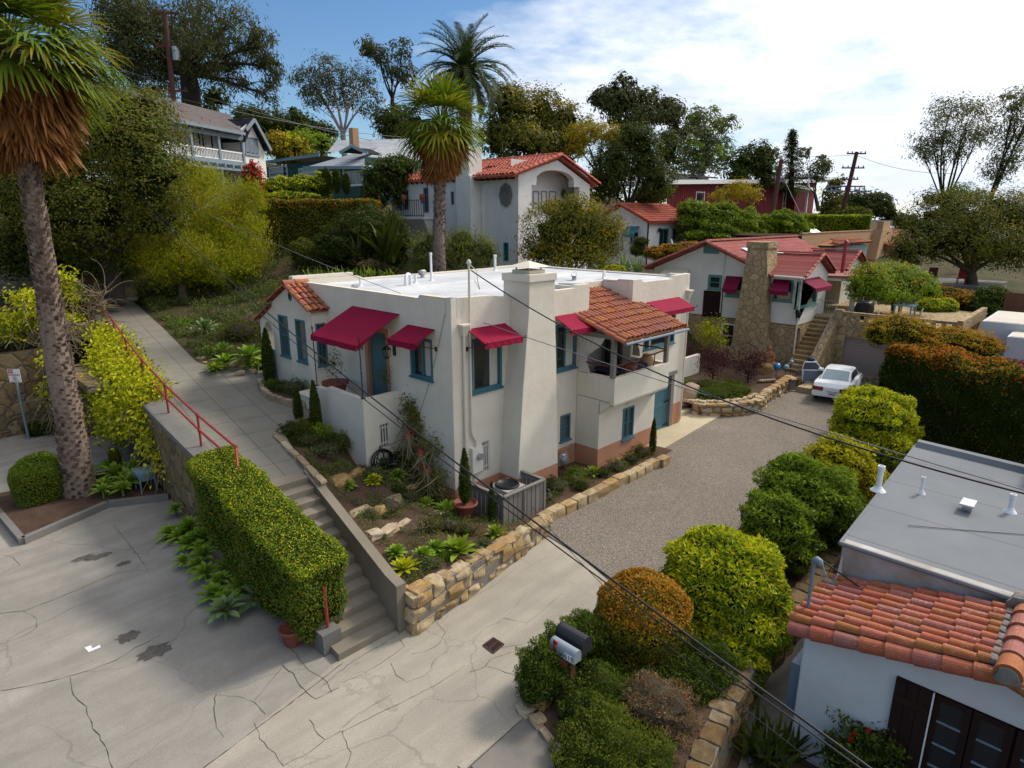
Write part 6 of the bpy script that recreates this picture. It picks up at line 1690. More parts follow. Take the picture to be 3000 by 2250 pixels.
# ================================================================= garden cottage beyond the villa
C0=DP(*m2(500,700),56);KX,KY=C0.x,C0.y
CO=thing('cottage','small white cottage with red tile roof and teal awnings','house',(KX,KY,4.4))
KL=Face('x',KX);KF=Face('y',KY)
mb=MB();ke=KF.px(m2(530,395));kr=KF.px(m2(1030,410));kap=KL.px(m2(190,190));kel=KL.px(m2(495,385));kw=win(KL,m2(298,535),m2(390,690));kd=win(KF,m2(675,485),m2(775,760));kv=win(KF,m2(845,490),m2(1010,625))
yb=2*kap[0]-KY
KL.wall(mb,[(KY,3.6),(yb,3.6),(yb,kel[1]),(kap[0],kap[1]),(KY,kel[1])],[rect(*kw)])
KF.wall(mb,[(KX,3.6),(kr[0],3.6),(kr[0],ke[1]),(KX,ke[1])],[rect(*kd),rect(*kv)])
mb.add([(kr[0],KY,3.6),(kr[0],yb,3.6),(kr[0],yb,ke[1]),(kr[0],KY,ke[1])],[[0,1,2,3]])
mb.obj('wall',M['villa'],CO)
mb=MB();zr_=kap[1]+.12;sv=Vector((0,kap[0]-(KY-.5),zr_-ke[1]+.05));L=sv.length;sv.normalize()
tiles(mb,(KX-.35,KY-.5,ke[1]-.05),(1,0,0),sv,kr[0]-KX+1.3,L,.30,.42,.12,5,None,rn,1)
slab(mb,(KX-.3,KY-.45,ke[1]-.08),(kr[0]+.9,KY-.45,ke[1]-.08),(kr[0]+.9,kap[0],zr_-.03),(KX-.3,kap[0],zr_-.03));slab(mb,(KX-.3,yb+.45,ke[1]-.08),(kr[0]+.9,yb+.45,ke[1]-.08),(kr[0]+.9,kap[0],zr_-.03),(KX-.3,kap[0],zr_-.03))
ridge_tiles(mb,(KX-.35,kap[0],zr_+.02),(kr[0]+.9,kap[0],zr_+.02),.14,.45,7,rn);ridge_tiles(mb,(KX-.35,KY-.5,ke[1]-.05),(KX-.35,kap[0],zr_),.14,.45,7,rn);ridge_tiles(mb,(KX-.35,yb+.5,ke[1]-.05),(KX-.35,kap[0],zr_),.14,.45,7,rn)
mb.obj('roof',[M['tilered'],M['dark']],CO)
window(CO,KL,*kw,frame='teal',fw=.08,cols=2,rows=3,bars=.015);window(CO,KF,*kd,frame='jade',fw=.1,cols=2,name='door',sill=0);window(CO,KF,*kv,frame='tealgreen',fw=.12,cols=3,bars=.04)
a=KL.px(m2(415,455));b=KL.px(m2(262,460));awning(CO,KL,a[0],b[0],a[1],.9,a[1]-.62,.3,'awnteal',arms=False)
a=KF.px(m2(910,432));b=KF.px(m2(1060,430));awning(CO,KF,a[0],b[0],a[1],1.3,a[1]-.75,.08,'teallight',arms=False)
mb=MB();mb.tube([(KX+.1,KY-.06,ke[1]-.1),(KX+.1,KY-.06,3.8)],.06,6);mb.obj('downspout',M['brownwood'],CO)
p=KF.px(m2(650,505));mb=MB();mb.lathe((p[0],KY-.2,p[1]-.2),[(.1,0),(.14,.3),(.02,.42)],6);mb.obj('wall_lamp',M['black'],CO)
DK=thing('deck_railing','white balustered railing round the cottage deck and steps','railing',(KX+5,KY-1.5,4.4))
mb=MB();kz=KF.px(m2(700,760))[1]
def balus(mb,p,q,h,n):
 for i in range(n+1):
  c=Vector(p).lerp(Vector(q),i/n);mb.box(c.x-.03,c.x+.03,c.y-.03,c.y+.03,c.z,c.z+h)
 up=Vector((0,0,h));mb.bar(Vector(p)+up,Vector(q)+up,.09,.09);mb.bar(Vector(p)+up*.1,Vector(q)+up*.1,.06,.06)
A1=(kd[1]+.3,KY-1.6,kz);A2=(kd[1]+6.5,KY-1.6,kz)
balus(mb,A1,A2,.95,34);balus(mb,(kd[1]+.2,KY-1.6,kz),(kd[1]-1.2,KY-2.9,kz-1.2),.95,8);balus(mb,(kd[0]-.1,KY-1.3,kz),(kd[0]-1.6,KY-2.7,kz-1.2),.95,8)
mb.obj('balusters',M['whitepaint'],DK);mb=MB();mb.box(kd[0]-.6,kd[1]+6.5,KY-1.65,KY,kz-1.5,kz-.02);mb.obj('deck',M['greywood'],DK)
# ================================================================= red board house, tan house, bungalow, balcony house
R0=DP(*c3(10,1330),74);RY=R0.y;RE=thing('red_house','long dark red board house with white edged flat roofs','house',(R0.x,RY,R0.z))
RF=Face('y',RY);mb=MB()
x0=RF.px(c3(-100,1250))[0];x1=RF.px(c3(590,1250))[0];zt0=RF.px(c3(0,1205))[1];x2=RF.px(c3(750,1250))[0];x3=RF.px(c3(860,1250))[0]
w_=win(RF,c3(88,1240),c3(140,1315));zb_=R0.z-1.5;ztr=RF.px(c3(760,1170))[1]
RF.wall(mb,[(x0,zb_),(x1,zb_),(x1,ztr-.1),(x0,zt0)],[rect(*w_)])
RB=Face('y',RY+2.0);RB.wall(mb,[(x1,zb_),(x3+3,zb_),(x3+3,ztr),(x1,ztr)],[])
mb.box(x2+.6,x3+1.4,RY+.6,RY+2,zb_,ztr)
for i in range(60):x=x0+(x1-x0)*i/60;RF.box(mb,x,x+.05,-.03,0,zb_,zt0-.3+(ztr-.2-zt0)*i/60)
mb.obj('wall',M['redboard'],RE)
mb=MB();fx=RF.px(c3(820,1220))
mb.hexa([(x0-1,RY-1.2,zt0),(x3+.5,RY-1.2,ztr-.05),(x3+.5,RY+8,ztr+.2),(x0-1,RY+8,zt0),(x0-1,RY-1.2,zt0+.45),(x3+.5,RY-1.2,ztr+.4),(x3+.5,RY+8,ztr+.5),(x0-1,RY+8,zt0+.45)])
q=RF.px(c3(615,1195));mb.hexa([(x1,RY-2.2,q[1]-.35),(x2+1.2,RY-2.2,q[1]-.75),(x2+1.2,RY+1.5,q[1]-.75),(x1,RY+1.5,q[1]-.35),(x1,RY-2.2,q[1]+.05),(x2+1.2,RY-2.2,q[1]-.35),(x2+1.2,RY+1.5,q[1]-.35),(x1,RY+1.5,q[1]+.05)])
mb.hexa([(x2+1,RY-1.6,ztr+.55),(x3+2.2,RY-1.6,ztr+.15),(x3+2.2,RY+6,ztr+.15),(x2+1,RY+6,ztr+.55),(x2+1,RY-1.6,ztr+.9),(x3+2.2,RY-1.6,ztr+.5),(x3+2.2,RY+6,ztr+.5),(x2+1,RY+6,ztr+.9)])
mb.box(x0,x1+6,RY-.3,RY+.2,zb_-.2,zb_+.35)
mb.obj('roof',M['whitepaint'],RE)
mb=MB();mb.box(x2+.3,x2+.55,RY-1.3,RY-1.05,zb_,ztr+.3);mb.obj('post',M['whitepaint'],RE)
window(RE,RF,*w_,frame='whitepaint',fw=.14);RB.k-=.1;window(RE,RB,x2-.6,x2+.5,zb_+.2,ztr-1.0,frame='whitepaint',fw=.12,rows=2)
mb=MB();q=RF.px(c3(545,1150));mb.box(q[0]-.5,q[0]+.5,RY+4,RY+5,q[1]-1,q[1]+.9);mb.box(q[0]-.65,q[0]+.65,RY+3.9,RY+5.1,q[1]+.6,q[1]+.75);mb.obj('chimney',M['brick'],RE)
T0=DP(*c3(1000,1560),58);TY=T0.y;TA=thing('tan_house','tan flat roofed stucco house with a broad tapering chimney','house',(T0.x,TY,3.8))
TFc=Face('y',TY);mb=MB();tl=TFc.px(c3(775,1520));tr=TFc.px(c3(1210,1520));tt=TFc.px(c3(800,1515))[1]
TFc.wall(mb,rect(tl[0],tr[0]+1,2.5,tt),[]);mb.add([(tl[0],TY,2.5),(tl[0],TY+9,2.5),(tl[0],TY+9,tt),(tl[0],TY,tt)],[[3,2,1,0]]);mb.box(tl[0],tr[0]+1,TY+.001,TY+9,tt-.4,tt-.2)
mb.box(tl[0]-.05,tr[0]+1,TY-.05,TY+.2,tt,tt+.08)
c_=[TFc.px(c3(x,y))for x,y in((1238,1485),(1300,1485),(1195,1659),(1308,1659))];zb_=2.5
mb.hexa([(c_[2][0]-.8,TY-.9,zb_),(c_[3][0]+.1,TY-.9,zb_),(c_[3][0]+.1,TY,zb_),(c_[2][0]-.8,TY,zb_),(c_[0][0],TY-.8,c_[0][1]),(c_[1][0],TY-.8,c_[0][1]),(c_[1][0],TY,c_[0][1]),(c_[0][0],TY,c_[0][1])])
mb.box(c_[0][0]+.5,c_[1][0]-.5,TY-.7,TY-.1,c_[0][1],c_[0][1]+.75)
mb.obj('wall',M['tan'],TA)
mb=MB();hl=TFc.px(c3(880,1590));hr=TFc.px(c3(1105,1590));ht=TFc.px(c3(990,1550))
cx_=(hl[0]+hr[0])/2
for s_ in(-1,1):mb.add([(cx_+s_*(hr[0]-hl[0])/2,TY-1.6,hl[1]),(cx_+s_*(hr[0]-hl[0])/2,TY,hl[1]),(cx_+s_*.6,TY,ht[1]),(cx_+s_*.6,TY-.5,ht[1])],[[0,1,2,3]])
mb.add([(hl[0],TY-1.6,hl[1]),(hr[0],TY-1.6,hl[1]),(cx_+.6,TY-.5,ht[1]),(cx_-.6,TY-.5,ht[1])],[[0,1,2,3]])
tiles(mb,(hl[0],TY-1.62,hl[1]+.02),(1,0,0),Vector((0,1.1,ht[1]-hl[1])).normalized(),hr[0]-hl[0],Vector((0,1.1,ht[1]-hl[1])).length,.34,.5,.15,5,lambda u,s:abs(u-(hr[0]-hl[0])/2)<(hr[0]-hl[0])/2-s*1.5+.3,rn,1)
mb.obj('bay_roof',[M['tile'],M['dark']],TA)
mb=MB();mb.box(hl[0]+.3,hr[0]-.3,TY-1.3,TY,2.5,hl[1]-.1);mb.obj('bay',M['teallight'],TA)
mb=MB();mb.lathe((cx_-.3,TY+3,tt-.3),[(1.5,0),(1.5,.3),(1.1,.55),(0,.7)],16);mb.obj('roof_dome',M['metal'],TA)
o0=r5(860,600);OY=TY-1.0;OF=Face('y',OY);OW=thing('orange_house','orange stucco house half hidden by the big oak, with red tiles','house',(T0.x+8,OY,3.8))
ol=OF.px(r5(845,700));orr=OF.px(r5(1160,700));ot=OF.px(r5(850,545))[1];ow=win(OF,r5(890,575),r5(1015,655));ow2=win(OF,r5(1075,625),r5(1135,715))
mb=MB();OF.wall(mb,rect(ol[0],orr[0]+2,2.2,ot),[rect(*ow),rect(*ow2)]);mb.add([(ol[0],OY,2.2),(ol[0],OY+6,2.2),(ol[0],OY+6,ot),(ol[0],OY,ot)],[[3,2,1,0]]);mb.obj('wall',M['orange'],OW)
mb=MB();sv=Vector((0,3.2,1.4));L=sv.length;sv.normalize();tiles(mb,(ol[0]-.8,OY-.7,ot-.1),(1,0,0),sv,orr[0]-ol[0]+3,L,.34,.5,.15,5,None,rn,1);slab(mb,(ol[0]-.7,OY-.65,ot-.15),(orr[0]+2,OY-.65,ot-.15),(orr[0]+2,OY+2.5,ot+1.25),(ol[0]-.7,OY+2.5,ot+1.25));mb.obj('roof',[M['tile'],M['dark']],OW)
window(OW,OF,*ow,frame='teallight',fw=.12,cols=2);window(OW,OF,*ow2,frame='teal',fw=.1)
G0=DP(*b4(1370,760),60);GY_=G0.y;GXx=G0.x
BU=thing('green_bungalow','green clapboard bungalow with pale grey shingle roofs','house',(GXx,GY_,G0.z-2))
BL=Face('x',GXx);BR=Face('y',GY_);zb_=G0.z-4.5
mb=MB();wA=win(BL,b4(1080,765),b4(1350,940));wB=win(BL,b4(865,765),b4(1055,945));wC=win(BR,b4(1395,770),b4(1545,930));zE=BL.px(b4(1390,720))[1];ylf=BL.px(b4(790,730))[0]
BL.wall(mb,rect(GY_,ylf+1,zb_,zE),[rect(*wA),rect(*wB)]);BR.wall(mb,rect(GXx,GXx+9,zb_,zE+1),[rect(*wC)])
BL3=Face('x',GXx+2.5);wD=win(BL3,b4(120,710),b4(370,825));wE=win(BL3,b4(505,725),b4(760,830));zF=BL3.px(b4(300,680))[1];yq=BL3.px(b4(80,700))[0]
BL3.wall(mb,rect(ylf,yq+1,zb_,zF),[rect(*wD),rect(*wE)])
mb.obj('wall',M['clap'],BU)
mb=MB();e1=BL.px(b4(670,715));e2=BL.px(b4(1400,718));rA=DP(*b4(1190,430),64);hp=DP(*b4(1580,635),61)
X_=GXx-.7
E1=(X_,e1[0]+.3,e1[1]);E2=(X_,GY_-.5,e2[1]);RP=(GXx+4.2,(GY_+ylf)/2,rA.z+.1);RP2=(GXx+13,RP[1],rA.z+.1)
mb.add([E1,E2,RP],[[1,0,2]]);mb.add([E2,(GXx+13,GY_-.5,e2[1]),RP2,RP],[[0,1,2,3]]);mb.add([E1,(GXx+13,E1[1],e1[1]),RP2,RP],[[3,2,1,0]])
f1=BL3.px(b4(75,655));f2=BL3.px(b4(800,650));X3=GXx+1.8;zr3=DP(*b4(430,545),66).z
mb.add([(X3,f1[0],f1[1]),(X3,f2[0]-1,f1[1]),(X3+4,f2[0]-1,zr3),(X3+4,f1[0]-3,zr3)],[[1,0,3,2]]);mb.add([(X3,f1[0],f1[1]),(X3+8,f1[0],f1[1]),(X3+4,f1[0]-3,zr3)],[[0,1,2]])
m_=[DP(*b4(x,y),d)for x,y,d in((880,510,68),(1000,362,74),(1950,335,74),(2110,635,68),(1560,495,66))]
mb.add([m_[0],m_[1],m_[2],m_[3],m_[4]],[[0,4,1],[1,4,2],[2,4,3]])
mb.obj('roof',M['sh_grey'],BU)
mb=MB();mb.bar(E1,E2,.12,.28);mb.bar(E2,(GXx+13,GY_-.5,e2[1]),.12,.28);mb.bar((X3,f1[0],f1[1]),(X3,f2[0]-1,f1[1]),.12,.3);mb.obj('fascia',M['teallight'],BU)
for fc,w_,c_,r_ in((BL,wA,3,1),(BL,wB,3,1),(BR,wC,3,1),(BL3,wD,2,2),(BL3,wE,2,2)):window(BU,fc,*w_,frame='whitepaint',fw=.14,cols=c_,rows=r_,bars=.05,glass='glassblue')
gv=[DP(*b4(x,y),62.5)for x,y in((1080,520),(1200,450),(1370,525))]
mb=MB();mb.add([(p.x-.4,p.y,p.z)for p in gv]+[(p.x+2,p.y,p.z)for p in gv],[[0,1,2],[0,3,4],[0,4,1],[1,4,5],[1,5,2]]);gvo=mb.obj('gable_vent',M['dark'],BU)
mb=MB();mb.bar(DP(*b4(1040,520),62.2),DP(*b4(1200,432),62.2),.3,.25);mb.bar(DP(*b4(1200,432),62.2),DP(*b4(1400,522),62.2),.3,.25);mb.obj('gable_trim',M['teallight'],BU)
q=DP(*b4(1232,430),64);mb=MB();s_=64/F*.226;mb.box(q.x-42*s_,q.x+42*s_,q.y-42*s_,q.y+42*s_,q.z-.6,q.z+200*s_);mb.obj('chimney',M['tan'],BU)
U0=DP(*u3(1385,900),50);UD=Vector((.873,.488,0));UN=Vector((.488,-.873,0))
def UPX(p,k=0.0):
 r=ray(*p);q=U0-UN*k;t=(q-Vector((CX,CY,CZ))).dot(UN)/(r[0]*UN.x+r[1]*UN.y);w=Vector((CX+r[0]*t,CY+r[1]*t,CZ+r[2]*t));return((w-U0).dot(UD),w.z-U0.z)
UL=thing('balcony_house','long white two storey house with grey timber balcony and brownish shingle roof','house',(0,0,0))
UF=Face('y',0.0);UB=Face('y',1.7);zb_=-5.5
ga=UPX(u3(1465,452));gr=UPX(u3(1665,900))[0];g2=UPX(u3(1740,830),-.4);gl=UPX(u3(1372,600));sa,sb_=UPX(u3(1385,668)),UPX(u3(1585,905));sw=(sa[0]+.06,sb_[0],sb_[1],sa[1])
xl=UPX(u3(-120,420),-.3)[0];eL=UPX(u3(470,425),-.45);eR=UPX(u3(1400,618),-.45);zev=(eL[1]+eR[1])/2;rz_=UPX(u3(700,245),3.4)[1];r2z=UPX(u3(1250,410),3.4);zfl=UPX(u3(1370,1003),-.1)[1];zrt=UPX(u3(1355,880),-.1)[1]
mb=MB();UF.wall(mb,[(0,zb_),(gr,zb_),(gr,g2[1]-.3),(ga[0],ga[1]-.1),(0,gl[1]+.2)],[rect(*sw)]);UB.wall(mb,rect(xl,.1,zb_,zev+.7),[]);mb.add([(gr,0,zb_),(gr,8,zb_),(gr,8,g2[1]-.3),(gr,0,g2[1]-.3)],[[0,1,2,3]]);mb.add([(0,0,zb_),(0,1.7,zb_),(0,1.7,zev+.5),(0,0,zev+.5)],[[0,1,2,3]])
mb.obj('wall',M['villa'],UL)
for x0,x1 in((725,815),(850,975),(1090,1180)):a=UPX(u3(x0,700),1.7)[0];b=UPX(u3(x1,700),1.7)[0];window(UL,UB,a,b,zfl+.1,zfl+2.15,frame='brownwood',fw=.08,cols=2,sill=0,proud=.05)
mb=MB();w_=(sw[1]-sw[0])/3
for i in range(3):
 u0=sw[0]+i*w_+.02;u1=u0+w_-.05
 for k in range(13):z=sw[2]+.1+k*(sw[3]-sw[2]-.15)/13;UF.box(mb,u0+.04,u1-.04,-.05,.02,z,z+.06)
 UF.box(mb,u0,u0+.05,-.06,.03,sw[2]+.03,sw[3]);UF.box(mb,u1-.05,u1,-.06,.03,sw[2]+.03,sw[3])
UF.box(mb,sw[0]-.1,sw[1]+.1,-.09,.03,sw[2]-.14,sw[2]+.03);UF.box(mb,sw[0]-.08,sw[1]+.08,-.08,.03,sw[3],sw[3]+.1);mb.obj('louvred_shutters',M['greytrim'],UL)
mb=MB();UF.box(mb,sw[0],sw[1],.05,.1,sw[2],sw[3]);mb.obj('pane',M['dark'],UL)  # matte dark panel painting the shade behind the slats
mb=MB();slab(mb,(xl,-.45,zev),(eR[0]-.1,-.45,zev),(r2z[0]-.3,3.4,rz_-.1),(xl,3.4,rz_+.1),.14);slab(mb,(xl,7.3,zev),(.5,7.3,zev),(r2z[0]-.3,3.4,rz_-.1),(xl,3.4,rz_+.1),.14);mb.obj('roof',M['sh_brown'],UL)
mb=MB();gtop=ga[1]+.15;slab(mb,(ga[0]*2-g2[0]+.4,-.4,g2[1]+.3),(ga[0]*2-g2[0]+.4,6,g2[1]+.3),(ga[0],6,gtop),(ga[0],-.4,gtop),.12);slab(mb,(g2[0],-.4,g2[1]),(g2[0],7,g2[1]),(ga[0],7,gtop),(ga[0],-.4,gtop),.12);mb.obj('gable_roof',M['sh_black'],UL)
mb=MB();mb.bar((g2[0],-.44,g2[1]-.1),(ga[0],-.44,gtop-.12),.08,.24);mb.bar((.05,-.44,gl[1]+.1),(ga[0],-.44,gtop-.12),.08,.24);mb.obj('rake_board',M['greytrim'],UL)
mb=MB();mb.bar((xl,-.48,zev-.1),(eR[0],-.48,zev-.1),.12,.2);mb.bar((xl,-.05,zev-.4),(0,-.05,zev-.4),.16,.28);mb.obj('eave_beam',M['greytrim'],UL)
mb=MB();mb.bar((xl,-.1,zfl-.12),(.05,-.1,zfl-.12),.2,.28);mb.bar((xl,-.5,zfl-.6),(.3,-.5,zfl-.6),.14,.16);mb.box(xl,0,-.1,1.7,zfl-.06,zfl)
for i in range(int(-xl/.85)):x=-.3-i*.85;mb.box(x-.08,x+.08,-.6,.0,zfl-.52,zfl-.26)
mb.obj('balcony_floor',M['greytrim'],UL)
for x in(1370,1065,715,250):a=UPX(u3(x,800),-.05)[0];mb=MB();mb.box(a-.1,a+.1,-.15,.05,zfl-2.8,zev-.25);mb.obj('balcony_post',M['greytrim'],UL)
mb=MB();n=int(-xl/.15)
for i in range(n):x=-.15-i*.15;mb.box(x-.024,x+.024,-.07,-.03,zfl+.08,zrt)
mb.box(xl,0,-.1,0,zrt-.04,zrt+.05);mb.box(xl,0,-.08,-.02,zfl+.05,zfl+.11);mb.obj('balustrade',M['whitepaint'],UL)
UL.location=U0;UL.rotation_euler=(0,0,atan2(UD.y,UD.x))
P0=ZP(*r5(1810,1260),2.0)
p_=DP(*r5(1800,1275),31);PX,PY,PZ=p_.x,p_.y,p_.z
PH=thing('pale_house','white flat roofed house with pale roof at the right edge','house',(PX,PY,PZ-3))
mb=MB();mb.box(PX,PX+5,PY-9,PY,PZ-3.2,PZ);mb.box(PX-2.0,PX-.01,PY-10,PY-1.3,PZ-3.4,PZ-.35);mb.obj('wall',M['white'],PH)
mb=MB();mb.box(PX+.12,PX+4.9,PY-8.9,PY-.12,PZ+.004,PZ+.02);mb.box(PX-1.9,PX-.02,PY-9.9,PY-1.4,PZ-.346,PZ-.33);mb.obj('flat_roof',M['roofpale'],PH)
mb=MB();tiles(mb,(PX-3.1,PY-10,PZ-1.75),(0,1,0),Vector((1,0,.3)).normalized(),8.6,1.2,.26,.38,.1,6,None,rn,1);mb.hexa([(PX-3.1,PY-10,PZ-1.9),(PX-2,PY-10,PZ-1.55),(PX-2,PY-1.4,PZ-1.55),(PX-3.1,PY-1.4,PZ-1.9),(PX-3.1,PY-10,PZ-1.78),(PX-2,PY-10,PZ-1.44),(PX-2,PY-1.4,PZ-1.44),(PX-3.1,PY-1.4,PZ-1.78)]);mb.obj('eave_tiles',[M['tilemaroon'],M['dark']],PH)
mb=MB();mb.box(PX-3.0,PX-2.0,PY-10,PY-1.3,PZ-4.2,PZ-1.8);mb.obj('lower_wall',M['white'],PH)
mb=MB();mb.lathe((PX+1.2,PY-2.2,PZ),[(.12,0),(.12,.5),(.2,.5),(.2,.62),(0,.66)],8);mb.obj('roof_vent',M['mortar'],PH)
q=DP(*r5(560,390),85);DKH=thing('dark_roof_house','distant house showing only its slate coloured roof and white gable','house',(q.x,q.y,q.z))
mb=MB();a,b,c_,d_=(DP(*r5(x,y),dd)for x,y,dd in((520,400,85),(920,400,85),(925,285,90),(530,280,90)));slab(mb,a,b,c_,d_,.2);mb.obj('roof',M['sh_black'],DKH)
mb=MB();a,b=DP(*r5(870,420),84),DP(*r5(930,420),84);s_=84/F*.298
mb.hexa([(a.x,a.y,a.z-3),(b.x,b.y,b.z-3),(b.x+2,b.y+2,b.z-3),(a.x+2,a.y+2,a.z-3),(a.x,a.y,a.z+40*s_),(b.x,b.y,b.z+72*s_),(b.x+2,b.y+2,b.z+72*s_),(a.x+2,a.y+2,a.z+40*s_)]);mb.obj('wall',M['villa'],DKH)
mb=MB();q=DP(*r5(560,300),84);mb.box(q.x-.6,q.x+.6,q.y-.6,q.y+.6,q.z-1.5,q.z+1.2);mb.box(q.x-.8,q.x+.8,q.y-.8,q.y+.8,q.z+1.2,q.z+1.5);mb.obj('chimney',M['villa'],DKH)
q=DP(*c3(30,1170),95);APT=thing('apartment_block','pale two storey house far behind the red house','house',(q.x,q.y,q.z-4))
mb=MB();AF=Face('y',q.y);e_=AF.px(c3(170,1150));l_=AF.px(c3(-90,1120));wa=win(AF,c3(45,1145),c3(95,1180));AF.wall(mb,rect(l_[0],e_[0],q.z-5,e_[1]),[rect(*wa)]);mb.obj('wall',M['cream2'],APT)
mb=MB();slab(mb,(l_[0]-1,q.y-1,e_[1]),(e_[0]+1,q.y-1,e_[1]),(e_[0]-2,q.y+5,e_[1]+.9),(l_[0]+2,q.y+5,e_[1]+.9),.2);mb.obj('roof',M['sh_brown'],APT)
window(APT,AF,*wa,frame='brownwood',fw=.15)
# ================================================================= trees and plants
def pb(x,y,rx,ry,d):
 c=DP(x*K,y*K,d);s_=K*(_cp*d+_sp*(CZ-c.z))/F*1.02
 return(c.x,c.y,c.z,rx*s_,rx*s_,ry*s_)
def PBs(d,*L):return[pb(b[0],b[1],b[2],b[3],d+(b[4]if len(b)>4 else 0))for b in L]
def gp(x,y,d,drop=0.0):
 p=DP(x*K,y*K,d);return(p.x,p.y,p.z-drop)
def fan_frond(mb,hub,d,up,R,g,nseg=26,droop=.5,span=108,w=.078,mi=0):
 d=d/np.linalg.norm(d);s_=np.cross(d,up);s_/=np.linalg.norm(s_)+1e-9;n_=np.cross(s_,d)
 ph=np.radians(np.linspace(-span,span,nseg))
 dirs=np.cos(ph)[:,None]*d+np.sin(ph)[:,None]*s_+n_*(.12+.10*np.cos(ph*14))[:,None]
 ln=R*(.72+.28*np.cos(ph*.8))*g.uniform(.88,1.08,nseg)
 lat=-np.sin(ph)[:,None]*d+np.cos(ph)[:,None]*s_
 P=[]
 for t,ww in((.06,.3),(.42,1.0),(.68,.95),(.86,.6),(1.0,.10)):
  c=hub+dirs*(ln*t)[:,None]
  c[:,2]-=droop*ln*max(0,t-.5)**1.5*g.uniform(.7,1.5,nseg)
  hw=w*R*ww*.5
  P.append(np.stack([c-lat*hw,c+lat*hw],1))
 P=np.stack(P,1)
 for i in range(nseg):mb.grid(P[i],mi)
def fan_palm(name,label,base,top,r0,r1,R,pet,nf,ns,skirt,boots,seed,mats=('lf_palm','lf_palmtip','lf_palmdry'),green_el=(-25,85),nseg=26,w=.078):
 g=np.random.default_rng(seed);root=thing(name,label,'palm tree',base)
 b=np.array(base,float);t=np.array(top,float);ax=t-b;H=np.linalg.norm(ax)
 mb=MB();n=26;pts=[b-(0,0,.3)]+[b+ax*i/n+np.array([.05*sin(i*.5),.04*cos(i*.4),0])*(i/n)*(1-i/n)*4 for i in range(n+1)]
 rad=[r0*1.25]+[r0*(1-i/n)**2*.35+r1+(r0-r1)*.65*max(0,1-i/n*1.2)+.015*sin(i*2.3)for i in range(n+1)]
 mb.tube(pts,rad,14)
 ax/=H;u_=np.cross(ax,[1,.3,0]);u_/=np.linalg.norm(u_);v_=np.cross(ax,u_)
 for i in range(boots):
  h=(i+.5)/boots;a=i*2.39996+g.uniform(-.2,.2);rr=np.interp(h*n,range(n+1),rad[1:]);o=np.cos(a)*u_+np.sin(a)*v_;sd=-np.sin(a)*u_+np.cos(a)*v_
  c=b+ax*H*h+o*rr*.93;w_=r1*g.uniform(.22,.36);l=r1*g.uniform(.35,.62);k=g.uniform(.08,.26)*r1
  q=[c-sd*w_,c+sd*w_,c+sd*w_*.55+ax*l+o*k,c-sd*w_*.55+ax*l+o*k]
  q2=[p+o*.03 for p in q[:2]]+[p+o*.04 for p in q[2:]]
  mb.add(q+q2,[[4,5,6,7],[0,4,7,3],[1,2,6,5],[3,7,6,2]])
 mb.obj('trunk',M['palmbark'],root)
 def frond(mb,el,az,R_,pet_,droop,mi,span=108):
  d=np.array([cos(az)*cos(el),sin(az)*cos(el),sin(el)]);hub=t+d*pet_+np.array([0,0,-.10*pet_*cos(el)])
  mb.tube([t,t+d*pet_*.5+np.array([0,0,.04]),hub],[.03,.022,.014],4,mi,cap=False)
  dd=d+np.array([0,0,-.35*cos(el)]);up=np.array([0,0,1.0])if abs(dd[2])<.9*np.linalg.norm(dd)else np.array([cos(az),sin(az),0])*-1
  fan_frond(mb,hub,dd,up,R_,g,nseg,droop,span,w=w,mi=mi)
 mb=MB()
 for i in range(nf):
  k=i/nf;el=radians(green_el[1]+(green_el[0]-green_el[1])*k**.8+g.uniform(-8,8));frond(mb,el,i*2.39996+g.uniform(-.25,.25),R*g.uniform(.85,1.1),pet*g.uniform(.8,1.15),.25+.55*k,1 if(g.uniform()<.12+.35*k)else 0)
 mb.obj('crown',[M[mats[0]],M[mats[1]]],root)
 mb=MB()
 for i in range(ns):
  a=i*2.39996+g.uniform(-.2,.2);k=g.uniform();c=t-ax*(.15+k*skirt*.55);o=np.array([cos(a),sin(a),0]);hub=c+o*(r1*1.0+.42*(1-k)*R)-np.array([0,0,.15])
  mb.tube([c+o*r1*.6,hub],[.03,.015],4,cap=False)
  fan_frond(mb,hub,o*g.uniform(.05,.35)+np.array([0,0,-1.0]),o,R*g.uniform(.8,1.15)*.95,g,16,.1,42,.075)
 mb.obj('dead_frond_skirt',M[mats[2]],root)
 return root
fan_palm('fan_palm','big fan palm in the near left corner with a shaggy brown skirt',(-7.43,9.93,ZS),(-7.2,9.58,12.9),.36,.225,1.6,1.45,54,140,2.9,1000,3,nseg=40,w=.052)
p2b=DP(1281,790,33);p2t=DP(*fu(952,262),33)
fan_palm('fan_palm','slender fan palm rising right behind the cream house roof',(p2b.x,p2b.y,4.0),tuple(p2t),.30,.24,1.35,1.3,56,100,2.6,420,5,nseg=20,green_el=(-38,80))
